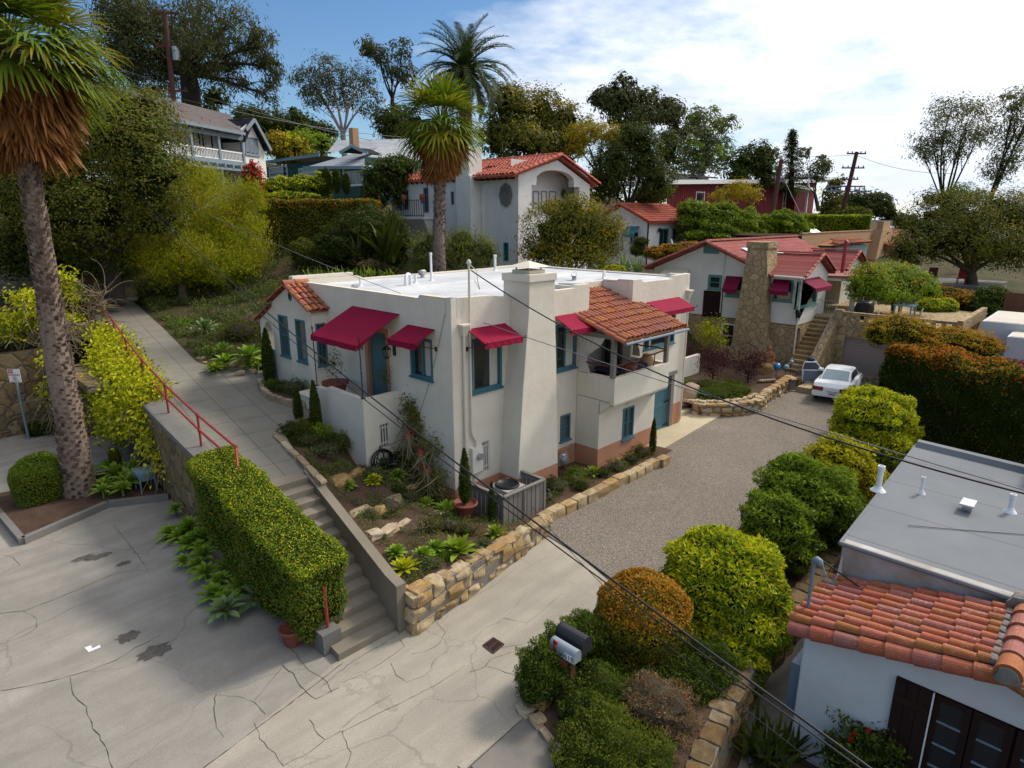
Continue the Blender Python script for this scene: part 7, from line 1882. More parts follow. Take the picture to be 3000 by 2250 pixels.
def date_palm(name,label,top,base,R,n,seed):
 g=np.random.default_rng(seed);root=thing(name,label,'palm tree',base);t=np.array(top,float)
 mb=MB();mb.tube([base,tuple(t-(0,0,.6)),tuple(t)],[.55,.5,.7],12);mb.obj('trunk',M['palmbark'],root)
 mb=MB()
 for i in range(n):
  k=i/n;el=radians(82-118*k**.85+g.uniform(-7,7));az=i*2.39996+g.uniform(-.2,.2);o=np.array([cos(az),sin(az),0]);sd=np.array([-sin(az),cos(az),0]);L_=R*g.uniform(.9,1.08)
  m=13;P=[];e=el;c=t.copy()
  for j in range(m):
   P.append(c.copy());c=c+(o*cos(e)+np.array([0,0,1])*sin(e))*L_/(m-1);e-=(.05+.035*cos(el))*(1+j*.12)
  P=np.array(P);mb.tube(P,np.linspace(.06,.012,m),4,cap=False)
  T=np.gradient(P,axis=0);T/=np.linalg.norm(T,axis=1)[:,None]
  q=34
  for sg in(-1,1):
   s_=np.linspace(.08,.99,q);idx=s_*(m-1);i0=np.minimum(idx.astype(int),m-2);f=(idx-i0)[:,None]
   c=P[i0]*(1-f)+P[i0+1]*f;tt=T[i0];nn=np.cross(sd,tt)
   ll=(.62*np.sin(pi*np.clip(s_*.86+.12,0,1))**.6+.06)[:,None]*g.uniform(.85,1.1,(q,1))
   dv=sd*sg*.72+tt*.62+nn*g.uniform(.05,.35,(q,1))*(1 if nn[0][2]>0 else-1)-np.array([0,0,.12]);tip=c+dv*ll
   w_=tt*.045
   mb.add(np.stack([c-w_,c+w_,(c+tip)/2+w_*.9,tip,(c+tip)/2-w_*.9],1).reshape(-1,3),(np.arange(q)[:,None]*5+np.array([0,1,2,3,4])))
 mb.obj('crown',M['lf_date'],root);return root
dt=DP(*fu(1004,152),57);date_palm('date_palm','tall feather leaved date palm standing against the sky',tuple(dt),(dt.x,dt.y,9.5),4.6,92,8)
TR='trees on the hillside'
tree('eucalyptus_tree','huge dark eucalyptus with spreading limbs behind the balcony house','tree',gp(398,225,60,4),PBs(60,(300,70,70,80),(395,40,85,60,3),(490,55,75,60),(565,100,38,36),(590,150,24,42),(500,150,40,34,2),(330,150,55,60,2),(430,110,55,50,-2),(265,20,60,50),(575,205,26,34),(250,110,50,70,3)),'lf_euc',21000,.48,.105,.9,.55,'barkdark',TR,1.0,30,.17,5,.45,trunk_top=gp(405,150,60))
tree('oak_tree','broad dark olive green oak filling the left slope behind the near palm','tree',gp(230,560,33,2),PBs(33,(270,300,130,95),(120,330,120,110,1),(330,380,75,100,-1),(40,430,110,110),(180,450,130,100,-1),(300,235,70,50,1),(20,300,80,70),(330,470,70,60)),'lf_olive',42000,.17,.075,.5,.3,'barkdark',TR,.1,40,.16,3,.62,extra=[('lf_mid',6000,lambda c,d:d[:,2]>.2)],core='core')
tree('dark_shrub_tree','black green undergrowth along the top of the far left wall','tree',gp(60,590,34,1),PBs(34,(40,540,90,55),(150,560,80,45),(250,560,60,40)),'lf_dark',9000,.2,.09,.2,.3,'barkdark',TR,0,30,.16,2,.6,core='core')
pq=ZP(538,904,3.5)
tree('pepper_tree','feathery bright green pepper tree arching over the garden beside the path','tree',(pq.x,pq.y,3.4),PBs(38,(300,470,115,70),(420,440,110,70,1),(520,520,62,75),(230,520,78,50,-1),(360,540,120,55,-2),(470,560,80,50,-1),(400,380,80,34,1),(540,440,36,60,1),(160,510,26,26,-1)),'lf_pepper',70000,.24,.042,.26,.35,'bark',None,.75,30,.13,4,.45,extra=[('lf_golden',7000,lambda c,d:d[:,2]>-.1)],tilt=.05)
tree('eucalyptus_tree','pale barked eucalyptus with thin crown left of the tall date palm','tree',gp(745,300,88,4),PBs(88,(660,170,34,36),(710,150,50,34),(775,165,40,36),(800,215,30,40),(690,205,45,25),(745,200,40,30,3)),'lf_euc',5200,.5,.13,.42,.45,'barkpale',TR,.5,18,.17,5,.35)
tree('eucalyptus_tree','slim double stemmed eucalyptus reaching above its neighbours against the blue sky','tree',gp(850,240,92,3),PBs(92,(795,95,24,22),(820,120,26,24),(868,105,24,26),(880,160,24,26),(850,150,22,30)),'lf_euc',2100,.6,.17,.34,.5,'barkdark',TR,.3,12,.22,6,.35)
tree('cypress_tree','dense dark tree behind the bungalow roof left of the fan palm','tree',gp(850,305,84,3),PBs(84,(850,265,42,34),(885,280,30,30)),'lf_dark',3600,.5,.2,.4,.3,'barkdark',TR,0,20,.17,2,.55,core='core')
tree('hillside_tree','low yellow green tree between balcony house and bungalow, nearer the balcony','tree',gp(610,360,76,2),PBs(76,(600,310,36,26),(640,325,30,26)),'lf_golden',4200,.36,.17,.3,.3,'bark',TR,0,24,.17,2,.6,extra=[('lf_yellow',900,lambda c,d:d[:,2]>.2)],core='core')
tree('hillside_tree','flat topped bright green tree above the long bungalow roof','tree',gp(670,360,78,2),PBs(78,(665,305,38,20),(705,312,26,18),(660,330,45,16)),'lf_bright',4200,.36,.17,.3,.3,'bark',TR,0,24,.17,2,.6,core='core')
tree('hillside_tree','dim grey green wood behind the balcony house gable','tree',gp(600,300,96,3),PBs(96,(540,258,40,26),(600,268,50,26),(650,272,40,24),(690,285,36,20),(460,215,32,22,-20)),'lf_dark',6200,.6,.25,.5,.3,'barkdark',TR,0,24,.17,2,.55,core='core')
tree('conifer_tree','small dark conifer poking out above the wood beside the balcony house','tree',gp(634,275,98,2),PBs(98,(634,255,11,16),(634,240,7,14),(600,262,12,12),(655,262,12,10)),'lf_dark',1200,.5,.18,.3,.3,'barkdark',TR,.2,16,.2,2,.4)
tree('broad_tree','big olive tree with sunlit top right of the date palm','tree',gp(1150,340,70,3),PBs(70,(1110,250,62,62),(1170,255,60,55,2),(1225,275,50,45),(1070,300,40,45),(1140,310,75,40,-2),(1095,215,40,30),(1210,315,55,30)),'lf_olive',15000,.36,.17,.6,.35,'bark',TR,0,30,.16,4,.55,extra=[('lf_golden',5500,lambda c,d:d[:,2]>.1)],core='core')  # golden leaves on the upper side paint in the sunlit top
tree('golden_tree','golden flowered tree leaning over the villa gable','tree',gp(1300,360,66,3),PBs(66,(1300,285,36,24),(1340,300,34,22),(1262,290,34,26),(1250,320,30,18)),'lf_golden',4600,.3,.12,.3,.4,'bark',TR,0,22,.19,5,.4)
tree('eucalyptus_tree','tall airy grey eucalyptus above the dark shrubs behind the villa','tree',gp(1330,300,86,3),PBs(86,(1345,185,28,26),(1325,215,48,24),(1390,215,36,30),(1440,240,40,24),(1370,250,60,22),(1300,210,26,18),(1455,285,30,26)),'lf_euc',8000,.6,.24,.4,.4,'barkdark',TR,.2,20,.18,5,.4)
tree('dark_shrub_tree','mass of blackish green evergreens just right of the villa gable','tree',gp(1350,440,60,2),PBs(60,(1330,360,50,62),(1390,340,40,60),(1300,400,34,36),(1420,390,36,46),(1370,290,40,24),(1445,330,30,46,4)),'lf_dark',15000,.28,.12,.4,.3,'barkdark',TR,.3,30,.16,2,.6,extra=[('lf_olive',3500,lambda c,d:d[:,2]>.1)],core='core')
tree('poplar_tree','light green sycamore with pale trunk left of the redwood','tree',gp(1510,385,88,3),PBs(88,(1520,255,40,24),(1570,270,26,20),(1500,300,42,34),(1545,330,36,40),(1500,350,34,26)),'lf_grey',6200,.45,.2,.4,.35,'barkpale',TR,.2,22,.17,4,.45,extra=[('lf_bright',2200,lambda c,d:d[:,2]>-.4)])
tree('dark_shrub_tree','dark rounded evergreen between the sycamore and the redwood','tree',gp(1620,400,86,3),PBs(86,(1600,360,34,40),(1640,340,30,32),(1655,375,26,32)),'lf_dark',4600,.45,.2,.4,.3,'barkdark',TR,0,24,.17,2,.55,core='core')
g_=nrng();rw_=thing('redwood_tree','pointed redwood with tiered branches behind the red house','tree',gp(1712,395,90,2),TR)
b_=np.array(gp(1712,395,90,2));t_=np.array(gp(1712,283,90));mb=MB();mb.tube([b_,t_],[.5,.04],8);mb.obj('trunk',M['barkdark'],rw_);mb=MB();Pn,Nn=[],[]
for i in range(64):
 k=i/64;z=b_+(t_-b_)*(.12+.88*k);l=(1-k)**.8*3.1*g_.uniform(.6,1.15)+.15;a=i*2.4
 o=np.array([cos(a),sin(a),-.12+.3*k]);s_=g_.uniform(.1,1,(70,1));Pn.append(z+o*l*s_+g_.normal(size=(70,3))*.16);Nn.append(np.tile(o*.5+(0,0,.6),(70,1)))
leaves(mb,np.concatenate(Pn),np.concatenate(Nn),.36,.13,g_,.4,.2);mb.obj('crown',M['lf_dark'],rw_)
tree('small_tree','loose green tree close to the right of the redwood','tree',gp(1775,400,88,3),PBs(88,(1770,365,22,26),(1780,350,14,14),(1672,330,12,14),(1740,330,12,12)),'lf_grey',1700,.4,.18,.25,.3,'bark',TR,0,16,.18,3,.45)
tree('dark_shrub_tree','group of round dark trees on the skyline right of the leaning pole','tree',gp(1880,480,98,3),PBs(98,(1850,440,38,24),(1895,445,32,26),(1925,468,24,18),(1815,455,26,26),(1950,480,40,14,8)),'lf_dark',6500,.55,.24,.4,.3,'barkdark',TR,0,26,.17,2,.55,core='core')
tree('small_tree','brownish tree beside the end of the red house','tree',gp(1800,460,82,3),PBs(82,(1795,425,18,30),(1810,395,18,14),(1800,455,30,18)),'lf_olive',2400,.42,.18,.3,.3,'bark',TR,0,20,.18,3,.5)
tree('eucalyptus_tree','tall bare stemmed eucalyptus at the right with a fine umbrella crown','tree',gp(2045,430,60,3),PBs(60,(2055,235,46,34),(2100,235,50,36,2),(2010,290,44,36),(2075,290,60,30),(2120,280,40,36,2),(1990,320,30,26),(2040,330,50,22)),'lf_grey',6000,.30,.085,.26,.28,'barkdark',TR,.3,16,.17,8,.3)
tree('eucalyptus_tree','leaning wispy eucalyptus cut by the right edge of the photo','tree',gp(2125,430,58,3),PBs(58,(2190,215,36,30),(2200,270,50,36),(2185,330,46,36),(2155,365,40,30),(2225,240,40,60)),'lf_grey',5000,.30,.085,.30,.3,'barkdark',TR,.3,16,.17,8,.3)
tree('oak_tree','large spreading oak with crooked trunks over the patio at right','tree',gp(2105,612,46,.6),PBs(46,(2050,470,82,50),(2150,470,90,55,1),(2000,520,64,50,-1),(2100,520,90,42,-1),(2190,535,70,45),(2210,470,70,60,2),(2030,430,50,22,2),(1960,540,40,36,-2)),'lf_olive',33000,.20,.085,.42,.32,'bark',TR,.1,36,.16,5,.6,extra=[('lf_golden',3000,lambda c,d:d[:,2]>.3)],core='core')
tree('acacia_tree','bright green tuft of foliage above the big oak crown','tree',gp(2080,460,56,2),PBs(56,(2080,415,36,22),(2110,425,26,16)),'lf_bright',2600,.3,.06,.25,.3,'bark',TR,.4,22,.18,2,.5)
def sh(name,label,d,blobs,leaf,n,L,W,**k):return bush(name,label,k.pop('cat','shrub'),PBs(d,*blobs),leaf,n,L,W,**k)
tree('evergreen_shrub','tall olive and orange tinged shrub in front of the arched villa balcony','shrub',gp(1235,580,36,1),PBs(36,(1200,500,70,60),(1270,500,70,55),(1235,460,60,34),(1310,510,40,50),(1170,545,52,34),(1240,550,90,30)),'lf_olive',15000,.19,.055,.2,.2,'bark',None,0,30,.17,3,.58,extra=[('lf_golden',6500,lambda c,d:(d[:,2]>-.2))],core='core',updn=.5)
tree('pepper_bush','willowy grey green bush against the villa wall behind the palm trunk','shrub',gp(985,580,36,.5),PBs(36,(930,535,44,44),(1000,530,60,40),(1050,550,36,36),(975,560,70,26),(905,550,24,40)),'lf_grey',12000,.2,.028,.12,.2,'bark',None,1.2,34,.18,3,.5,extra=[('lf_pepper',3000)],core='core')
def ax_hedge(name,label,A,B,w,zb,zt,leaf,n,L,W,**k):
 """clipped hedge running from A to B on the ground"""
 A=Vector(A);B=Vector(B);d=(B-A);l=d.length;a=atan2(d.y,d.x);c=(A+B)/2
 def warp(X,Y,t):return c.x+X*cos(a)-Y*sin(a),c.y+X*sin(a)+Y*cos(a)
 fb=zb if callable(zb)else(lambda x,y:zb+0*x);ft=zt if callable(zt)else(lambda x,y:zt+0*x)
 return hedge_box(name,label,-l/2,l/2,-w/2,w/2,lambda x,y:fb(x,y),lambda x,y:ft(x,y),leaf,n,L,W,warp=warp,**k)
def fix(o,c):return o
hA=DP(*fu(566,432),43);hB=DP(*fu(818,440),43)
top_=lambda P,N,g:(N[:,2]>.25)|(g.uniform(size=len(P))<.35)
o=ax_hedge('clipped_hedge','long square clipped bronze green hedge below the green bungalow',(hA.x,hA.y),(hB.x,hB.y),1.6,5.6,lambda x,y:hA.z+0*x,'lf_olive',19000,.15,.07,extra=[('lf_orange',6000,lambda P,N,g:(P[:,2]>hA.z-.5)),('lf_golden',5000,lambda P,N,g:g.uniform(size=len(P))<.8)])
o.location=(0,0,o.location.z)if False else o.location
def relocate(o,loc):
 d=Vector(loc)-o.location;o.data.transform(Matrix.Translation(-d));o.location=loc
relocate(o,o.location)
sh('upper_hedge','bright green hedge under the bungalow windows',47,[(610,410,40,26),(660,405,40,24),(700,400,22,28),(640,428,70,14)],'lf_mid',6500,.2,.08,extra=[('lf_yellow',1800,lambda p,n:n[:,2]>0)],cat='hedge')
for i,(x,y,rx,ry)in enumerate([(706,390,9,26),(727,392,8,24),(748,398,8,22)]):
 sh('slim_conifer',['leftmost of three slim bushes in front of the bungalow window','middle one of three slim bushes in front of the bungalow window','rightmost of three slim bushes in front of the bungalow window'][i],46.5,[(x,y,rx,ry)],'lf_dark',1100,.16,.06,group='slim bushes below the bungalow windows',updn=.8)
sh('bougainvillea','crimson flowering bougainvillea climbing the white wall of the balcony house',46,[(548,385,18,30),(555,420,14,26),(540,405,14,22)],'lf_bloom',2600,.15,.10,extra=[('lf_mid',900)],bump=.25)
sh('loquat_shrub','loose dark shrub between the bungalow corner and the villa',47,[(825,385,36,34),(860,360,40,22),(810,420,30,30),(860,400,20,40)],'lf_dark',4200,.24,.10,extra=[('lf_grey',900)],bump=.25)
sh('dark_shrubs','deep shaded shrubs between the bronze hedge and the villa',39,[(800,500,70,50),(850,520,40,55),(740,530,60,40),(690,560,50,26)],'lf_dark',9500,.2,.08,bump=.2)
sh('round_shrub','small brownish ball shrub in the terraced garden near the hedge',38,[(655,545,30,30)],'lf_olive',2200,.1,.05)
g2=gp(835,540,36)
spikes('bird_of_paradise','large paddle leaved plant beside the left corner of the villa','plant',gp(838,545,37,.6),3.3,42,.42,'lf_dark',None,3.0,1,.35,(45,86))
spikes('agave','grey spiky agave in the shade below the bronze hedge','plant',gp(770,545,37.5,.3),1.6,60,.09,'lf_grey',None,2,2,.2,(15,80))
spikes('yucca','yellow green spiky yucca above the pepper tree','plant',gp(285,425,34.5,.2),1.1,60,.06,'lf_bright',None,1,3,.15,(0,85))
spikes('garden_grass','low strappy green planting on the bank behind the cream house','plant',gp(760,595,33),.6,160,.05,'lf_bright',None,22,4,.5,(30,80))
sh('cottage_shrub','round dark clipped shrub at the cottage steps',50,[(1378,540,18,13),(1385,522,16,10)],'lf_dark',1600,.14,.06)
sh('bronze_hedge','low bronze topped hedge running along the cottage deck',50,[(1415,545,30,14),(1455,538,34,12),(1490,532,30,10)],'lf_orange',2600,.14,.06,extra=[('lf_mid',1200,lambda p,n:n[:,2]<.1)],cat='hedge')
for i,(x,y,L_)in enumerate([(1300,578,1.5),(1345,582,1.7),(1375,590,1.6)]):
 spikes('agave',['grey blue spiky agave behind the roof corner, farthest from the stone house','grey blue spiky agave behind the roof, between its two like plants','grey blue spiky agave nearest the gable of the stone house'][i],'plant',gp(x,y+8,41),L_,90,.08,'lf_agaveblue','grey agaves behind the cream house',2,i,.2,(5,80))
sh('euphorbia','yellow green low bush on the slope behind the flat roof parapet',40,[(1325,582,26,10),(1300,588,20,8)],'lf_yellow',1500,.1,.04)
T3='round trees below the red house'
for lb,bl,n in(('bright green bushy tree in front of the red house window end',[(1515,486,44,40),(1560,480,46,38),(1600,492,38,36),(1490,458,24,22),(1545,510,70,30)],11000),('bright green round tree at the foot of the wooden pole',[(1640,502,30,28),(1625,515,28,24),(1660,488,20,20)],5200),('light green tree on the slope just left of the red house',[(1400,425,32,22),(1430,415,20,16)],2400),('leafy tree directly right of the wooden pole',[(1690,485,32,26),(1715,498,30,26)],4600)):
 sh('round_tree',lb,58 if 'left' not in lb else 66,bl,'lf_mid',n,.26,.11,group=T3,extra=[('lf_bright',n//2,lambda p,q:q[:,2]>-.02)],bump=.22,depth=.2)
tree('golden_tree','yellowish open tree against the red house wall','tree',gp(1590,470,68,1),PBs(68,(1600,410,36,20),(1560,420,26,14),(1625,425,22,16)),'lf_golden',2600,.26,.10,.16,.3,'bark',T3,0,20,.2,5,.4)
qa=DP(*fu(1735,470),66);qb=DP(*fu(1872,478),66)
ax_hedge('tall_hedge','neatly sheared bright green hedge above the tan house roof',(qa.x,qa.y),(qb.x,qb.y),1.6,qa.z-2.0,lambda x,y:qa.z+.2+0*x,'lf_bright',6500,.26,.12,extra=[('lf_yellow',1500,top_)])
sh('palm_bush','fan leaved low bush beside the leaning pole foot',70,[(1850,465,28,16),(1825,470,20,14)],'lf_olive',1800,.4,.12)
tree('canopy_tree','flat topped green canopy tree shading the stone house terrace','tree',(30.0,-3.8,2.9),PBs(36.5,(1880,600,42,26),(1930,595,48,24,1),(1975,615,42,26),(1860,625,30,22),(1920,630,60,18),(2005,630,20,24)),'lf_bright',13000,.17,.075,.10,.5,'bark',None,0,32,.17,4,.6,extra=[('lf_golden',2500,lambda c,d:d[:,2]>.2)],core='core')
for i,(x,y0,y1,d)in enumerate([(1882,675,740,35),(1933,660,720,35.5),(1978,665,705,36)]):
 p0,p1=DP(*fu(x,y1),d),DP(*fu(x+16,y0),d);mb=MB();mb.tube([p0,p1],.05,6);mb.solo('prop_pole',M['ivory'],['slanting pale prop nearest the stone terrace piers','slanting pale prop in the middle of the terrace canopy','slanting pale prop farthest from the terrace steps'][i],'pole',p0,'props under the canopy tree')
sh('clipped_hedge','flat topped vivid green hedge beyond the stone terrace',38,[(2010,665,30,20),(2040,664,26,20),(2000,685,34,18)],'lf_bright',3600,.12,.06,extra=[('lf_yellow',1000,lambda p,n:n[:,2]>.3)],cat='hedge',bump=.03)
sh('bronze_shrub','copper red shrubs on the bank below the oak',40,[(2080,660,40,26),(2030,635,60,16),(2100,690,30,30),(2060,690,40,20)],'lf_orange',5200,.14,.05,bump=.2,extra=[('lf_dark',1500)])
sh('garden_tree','mid green bushy tree before the brown board fence',38,[(2130,665,34,34),(2145,640,30,20)],'lf_dark',3600,.15,.07,extra=[('lf_mid',900)],bump=.2)
sh('bronze_shrub','loose golden green shrub draping over the garage corner',30.5,[(1940,710,50,30),(1990,725,40,24),(1905,720,34,30)],'lf_golden',5200,.12,.045,bump=.22,extra=[('lf_orange',900,lambda p,n:n[:,2]>.2)])
sh('bronze_shrub','twiggy copper tinged shrub next to the pale flat roofed house',29.5,[(2060,735,60,26),(2110,750,50,26),(2020,750,40,20)],'lf_golden',5000,.12,.045,bump=.22,extra=[('lf_orange',1800,lambda p,n:n[:,2]>0)])
hz0=3.35
HP=[ZP(*fu(1880,740),hz0),ZP(*fu(2060,775),hz0),ZP(*fu(2300,842),hz0)]
A_,B_=Vector((HP[0].x+.9,HP[0].y-.9,0)),Vector((HP[2].x+.9,HP[2].y-.9,0))
ax_hedge('tall_hedge','tall dark hedge with flaming orange new growth beside the white car',(A_.x,A_.y),(B_.x,B_.y),2.1,-1.2,lambda x,y:hz0+.1*np.sin(x*1.3+y),'lf_dark',30000,.13,.06,bumpy=.10,rnd=.4,extra=[('lf_orange',26000,lambda P,N,g:(P[:,2]>hz0-.75)&(g.uniform(size=len(P))<np.clip((P[:,2]-hz0+.8)*1.2,0,1))),('lf_red',16000,lambda P,N,g:(P[:,2]>hz0-.34)&(np.sin(P[:,0]*1.1+P[:,1]*.6)>.15)),('lf_mid',5000,lambda P,N,g:g.uniform(size=len(P))<.7)],updn=.25,depth=.10)
RW='shrubs along the driveway edge'
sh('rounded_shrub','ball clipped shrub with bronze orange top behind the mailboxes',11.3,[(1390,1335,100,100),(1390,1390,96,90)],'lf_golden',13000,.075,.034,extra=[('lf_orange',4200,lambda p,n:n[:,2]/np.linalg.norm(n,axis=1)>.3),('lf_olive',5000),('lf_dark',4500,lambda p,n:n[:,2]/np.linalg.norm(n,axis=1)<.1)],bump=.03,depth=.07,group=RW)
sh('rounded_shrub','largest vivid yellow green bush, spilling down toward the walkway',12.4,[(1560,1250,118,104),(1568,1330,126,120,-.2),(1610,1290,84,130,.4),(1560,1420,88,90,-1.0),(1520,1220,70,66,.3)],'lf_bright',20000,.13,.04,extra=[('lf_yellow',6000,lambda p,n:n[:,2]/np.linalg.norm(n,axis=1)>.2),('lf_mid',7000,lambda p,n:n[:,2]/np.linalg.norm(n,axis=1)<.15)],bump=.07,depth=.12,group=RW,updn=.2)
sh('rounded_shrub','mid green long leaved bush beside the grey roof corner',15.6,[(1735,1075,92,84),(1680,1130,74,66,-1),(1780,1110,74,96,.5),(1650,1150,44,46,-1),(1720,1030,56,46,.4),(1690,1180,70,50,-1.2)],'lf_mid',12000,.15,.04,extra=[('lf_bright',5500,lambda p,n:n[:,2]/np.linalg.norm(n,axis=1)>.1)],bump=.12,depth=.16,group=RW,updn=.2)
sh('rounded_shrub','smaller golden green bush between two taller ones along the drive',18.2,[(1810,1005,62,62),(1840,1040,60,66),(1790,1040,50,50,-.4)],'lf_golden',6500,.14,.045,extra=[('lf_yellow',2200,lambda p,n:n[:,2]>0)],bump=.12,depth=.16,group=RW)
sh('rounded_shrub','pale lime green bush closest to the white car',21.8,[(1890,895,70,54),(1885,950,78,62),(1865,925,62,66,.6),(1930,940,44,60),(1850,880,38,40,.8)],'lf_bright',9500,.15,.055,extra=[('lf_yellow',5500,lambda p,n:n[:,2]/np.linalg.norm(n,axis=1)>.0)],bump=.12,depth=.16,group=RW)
sh('rounded_shrub','small dark green bush tucked against the car rear wheel',25.4,[(1850,855,26,20),(1875,850,18,22)],'lf_mid',2400,.11,.05,bump=.12,group=RW)
JN='junipers in the mailbox bed'
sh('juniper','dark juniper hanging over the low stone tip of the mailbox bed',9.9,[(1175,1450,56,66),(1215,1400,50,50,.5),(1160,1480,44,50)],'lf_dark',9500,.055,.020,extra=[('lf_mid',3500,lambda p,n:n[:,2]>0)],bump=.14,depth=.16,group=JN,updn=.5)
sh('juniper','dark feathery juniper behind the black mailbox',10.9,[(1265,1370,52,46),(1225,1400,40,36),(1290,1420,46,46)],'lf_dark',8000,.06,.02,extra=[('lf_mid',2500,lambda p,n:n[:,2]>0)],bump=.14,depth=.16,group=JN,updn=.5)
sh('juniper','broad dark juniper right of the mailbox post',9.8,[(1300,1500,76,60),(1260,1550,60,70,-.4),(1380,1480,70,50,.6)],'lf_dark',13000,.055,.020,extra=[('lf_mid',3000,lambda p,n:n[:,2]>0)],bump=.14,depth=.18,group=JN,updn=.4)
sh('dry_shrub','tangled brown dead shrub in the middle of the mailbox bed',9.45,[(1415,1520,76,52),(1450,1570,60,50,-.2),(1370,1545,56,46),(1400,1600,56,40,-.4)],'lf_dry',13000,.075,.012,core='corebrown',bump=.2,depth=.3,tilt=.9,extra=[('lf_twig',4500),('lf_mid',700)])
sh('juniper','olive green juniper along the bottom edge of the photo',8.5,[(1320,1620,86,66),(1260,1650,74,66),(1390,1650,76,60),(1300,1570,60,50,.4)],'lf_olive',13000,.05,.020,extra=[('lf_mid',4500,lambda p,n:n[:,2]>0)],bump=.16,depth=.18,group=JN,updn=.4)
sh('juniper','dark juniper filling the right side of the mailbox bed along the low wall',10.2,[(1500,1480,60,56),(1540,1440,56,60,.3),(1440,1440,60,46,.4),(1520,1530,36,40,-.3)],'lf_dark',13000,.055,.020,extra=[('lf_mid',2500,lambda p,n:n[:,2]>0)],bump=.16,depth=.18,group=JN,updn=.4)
sh('slim_cypress','tiny slim cypress tip showing above the bronze topped ball shrub',15.5,[(1382,1210,4,22)],'lf_dark',500,.06,.03,updn=1)
spikes('bird_of_paradise','dark strappy bird of paradise at the bottom right with orange blooms','plant',tuple(ZP(*c9(560,1600),-1.3)),1.0,90,.07,'lf_dark',None,5,6,.35,(35,86))
sh('rose_bush','leafy dark rose bush with red flowers before the white house door',8.9,[(1900,1600,80,60),(1990,1620,70,50,.2),(1840,1640,60,40)],'lf_dark',9000,.07,.045,extra=[('lf_mid',2500)],bump=.25,depth=.35,shrink=.7)
sh('flower','cluster of small red roses on the dark rose bush',8.75,[(1838,1598,4,4),(1876,1578,4,4),(1845,1585,3,3)],'lf_bloom',160,.035,.03,cat='flowers',core='corebrown',shrink=.5)
hedge_box('box_hedge','long clipped box hedge growing along the left side of the concrete steps',-6.22,-5.02,-2.35,3.2,lambda x,y:np.where(y<1.0,-.12+0*y,.1+.3*(y-1)),lambda x,y:1.62+.185*(y+2.35),'lf_mid',30000,.055,.028,rnd=.3,extra=[('lf_bright',26000,lambda P,N,g:N[:,2]>.1),('lf_yellow',15000,lambda P,N,g:N[:,2]>.45),('lf_orange',2600,lambda P,N,g:g.uniform(size=len(P))<.6)],warp=lambda X,Y,t:(X+(t-.5)*.14*np.clip((X+5.65)/.4,-1,1),Y-.18*t*np.clip(-(Y+1),0,1)),bumpy=.06)  # brighter leaves on upward faces paint the hedge top as lit
hedge_box('cube_shrub','clipped rounded cube of box beside the near palm trunk',-9.05,-7.65,9.75,11.2,-.2,1.12,'lf_mid',13000,.06,.03,rnd=.55,extra=[('lf_bright',5000,lambda P,N,g:N[:,2]>.4),('lf_olive',3000,lambda P,N,g:N[:,2]<.3)],cat='shrub')
def cover(name,label,fn,n,zf,leaf='lf_mid',L=.10,W=.03,thr=.1,sc=1.6):
 g=nrng();P=fn(g,n);k=(np.sin(P[:,0]*sc+1.3)*np.sin(P[:,1]*sc*1.2+.5)+.6*np.sin(P[:,0]*sc*2.7+P[:,1]*sc*2.1))>thr;P=P[k]
 q=np.stack([P[:,0],P[:,1],zf(P[:,0],P[:,1])],-1);h=np.abs(g.normal(size=len(q)))*L*1.1;q[:,2]+=h;m=MB();c=g.uniform(size=len(q))<.5
 leaves(m,q[c],np.tile([0,0,1.0],(c.sum(),1))+g.normal(size=(c.sum(),3))*.6,L,W,g,.5,0,0,updn=.5);c=~c;leaves(m,q[c],np.tile([0,0,1.0],(c.sum(),1))+g.normal(size=(c.sum(),3))*.6,L*1.2,W*.9,g,.5,0,1,updn=.5)
 return tag(m.obj(name,[M[leaf],M['lf_grey']]),label,'ground cover',None,'stuff')
U2=lambda x0,x1,y0,y1:(lambda g,n:np.stack([g.uniform(x0,x1,n),g.uniform(y0,y1,n)],-1))
def bedpts(g,n):
 b=g.uniform(-2.9,5.1,n);lo=np.interp(b,[-3.1,1.7,3.5,5.2],[-3.95,-3.3,-2.95,-2.5]);hi=np.where(b<-.4,np.interp(b,[-3,-2.3],[-3,1.1]),np.where(b<2.3,-.15,-1.55));return np.stack([lo+(hi-lo)*g.uniform(size=n),b],-1)
cover('ground_cover','low herbs and mats filling the front garden bed',bedpts,20000,bedz,'lf_mid',.075,.022,.0,2.6)
cover('ground_cover','low planting between house wall and stone edging',U2(2.2,8.6,-1.75,-.9),3600,lambda x,y:ZS+.28+0*x,'lf_olive',.08,.02,.2,3.0)
def gardp(g,n):
 b=g.uniform(11.6,30,n);lo=np.interp(b,PRb,PRa)+.25;return np.stack([lo+g.uniform(0,1,n)**1.3*6,b],-1)
def gz(x,y):a0=np.interp(y,PRb,PRa)-.1;k=np.clip((x-a0)/1.5,0,1);return(1.75+.08*(y-1.8)-.03)*(1-k)+hgt(x,y)*k
cover('ground_cover','leafy ground cover in the garden right of the path',gardp,22000,gz,'lf_mid',.17,.05,.05,1.3)
cover('ground_cover','green cover and weeds on the bank behind the cream house',U2(1,16,9.6,27),26000,hgt,'lf_dark',.20,.06,.1,1.1)
cover('ground_cover','blue green planting in the curved drive garden',lambda g,n:np.stack([g.uniform(14.6,19.6,n),g.uniform(-1.1,2.2,n)],-1),6000,lambda x,y:.08+0*x,'lf_mid',.11,.03,-.1,1.7)
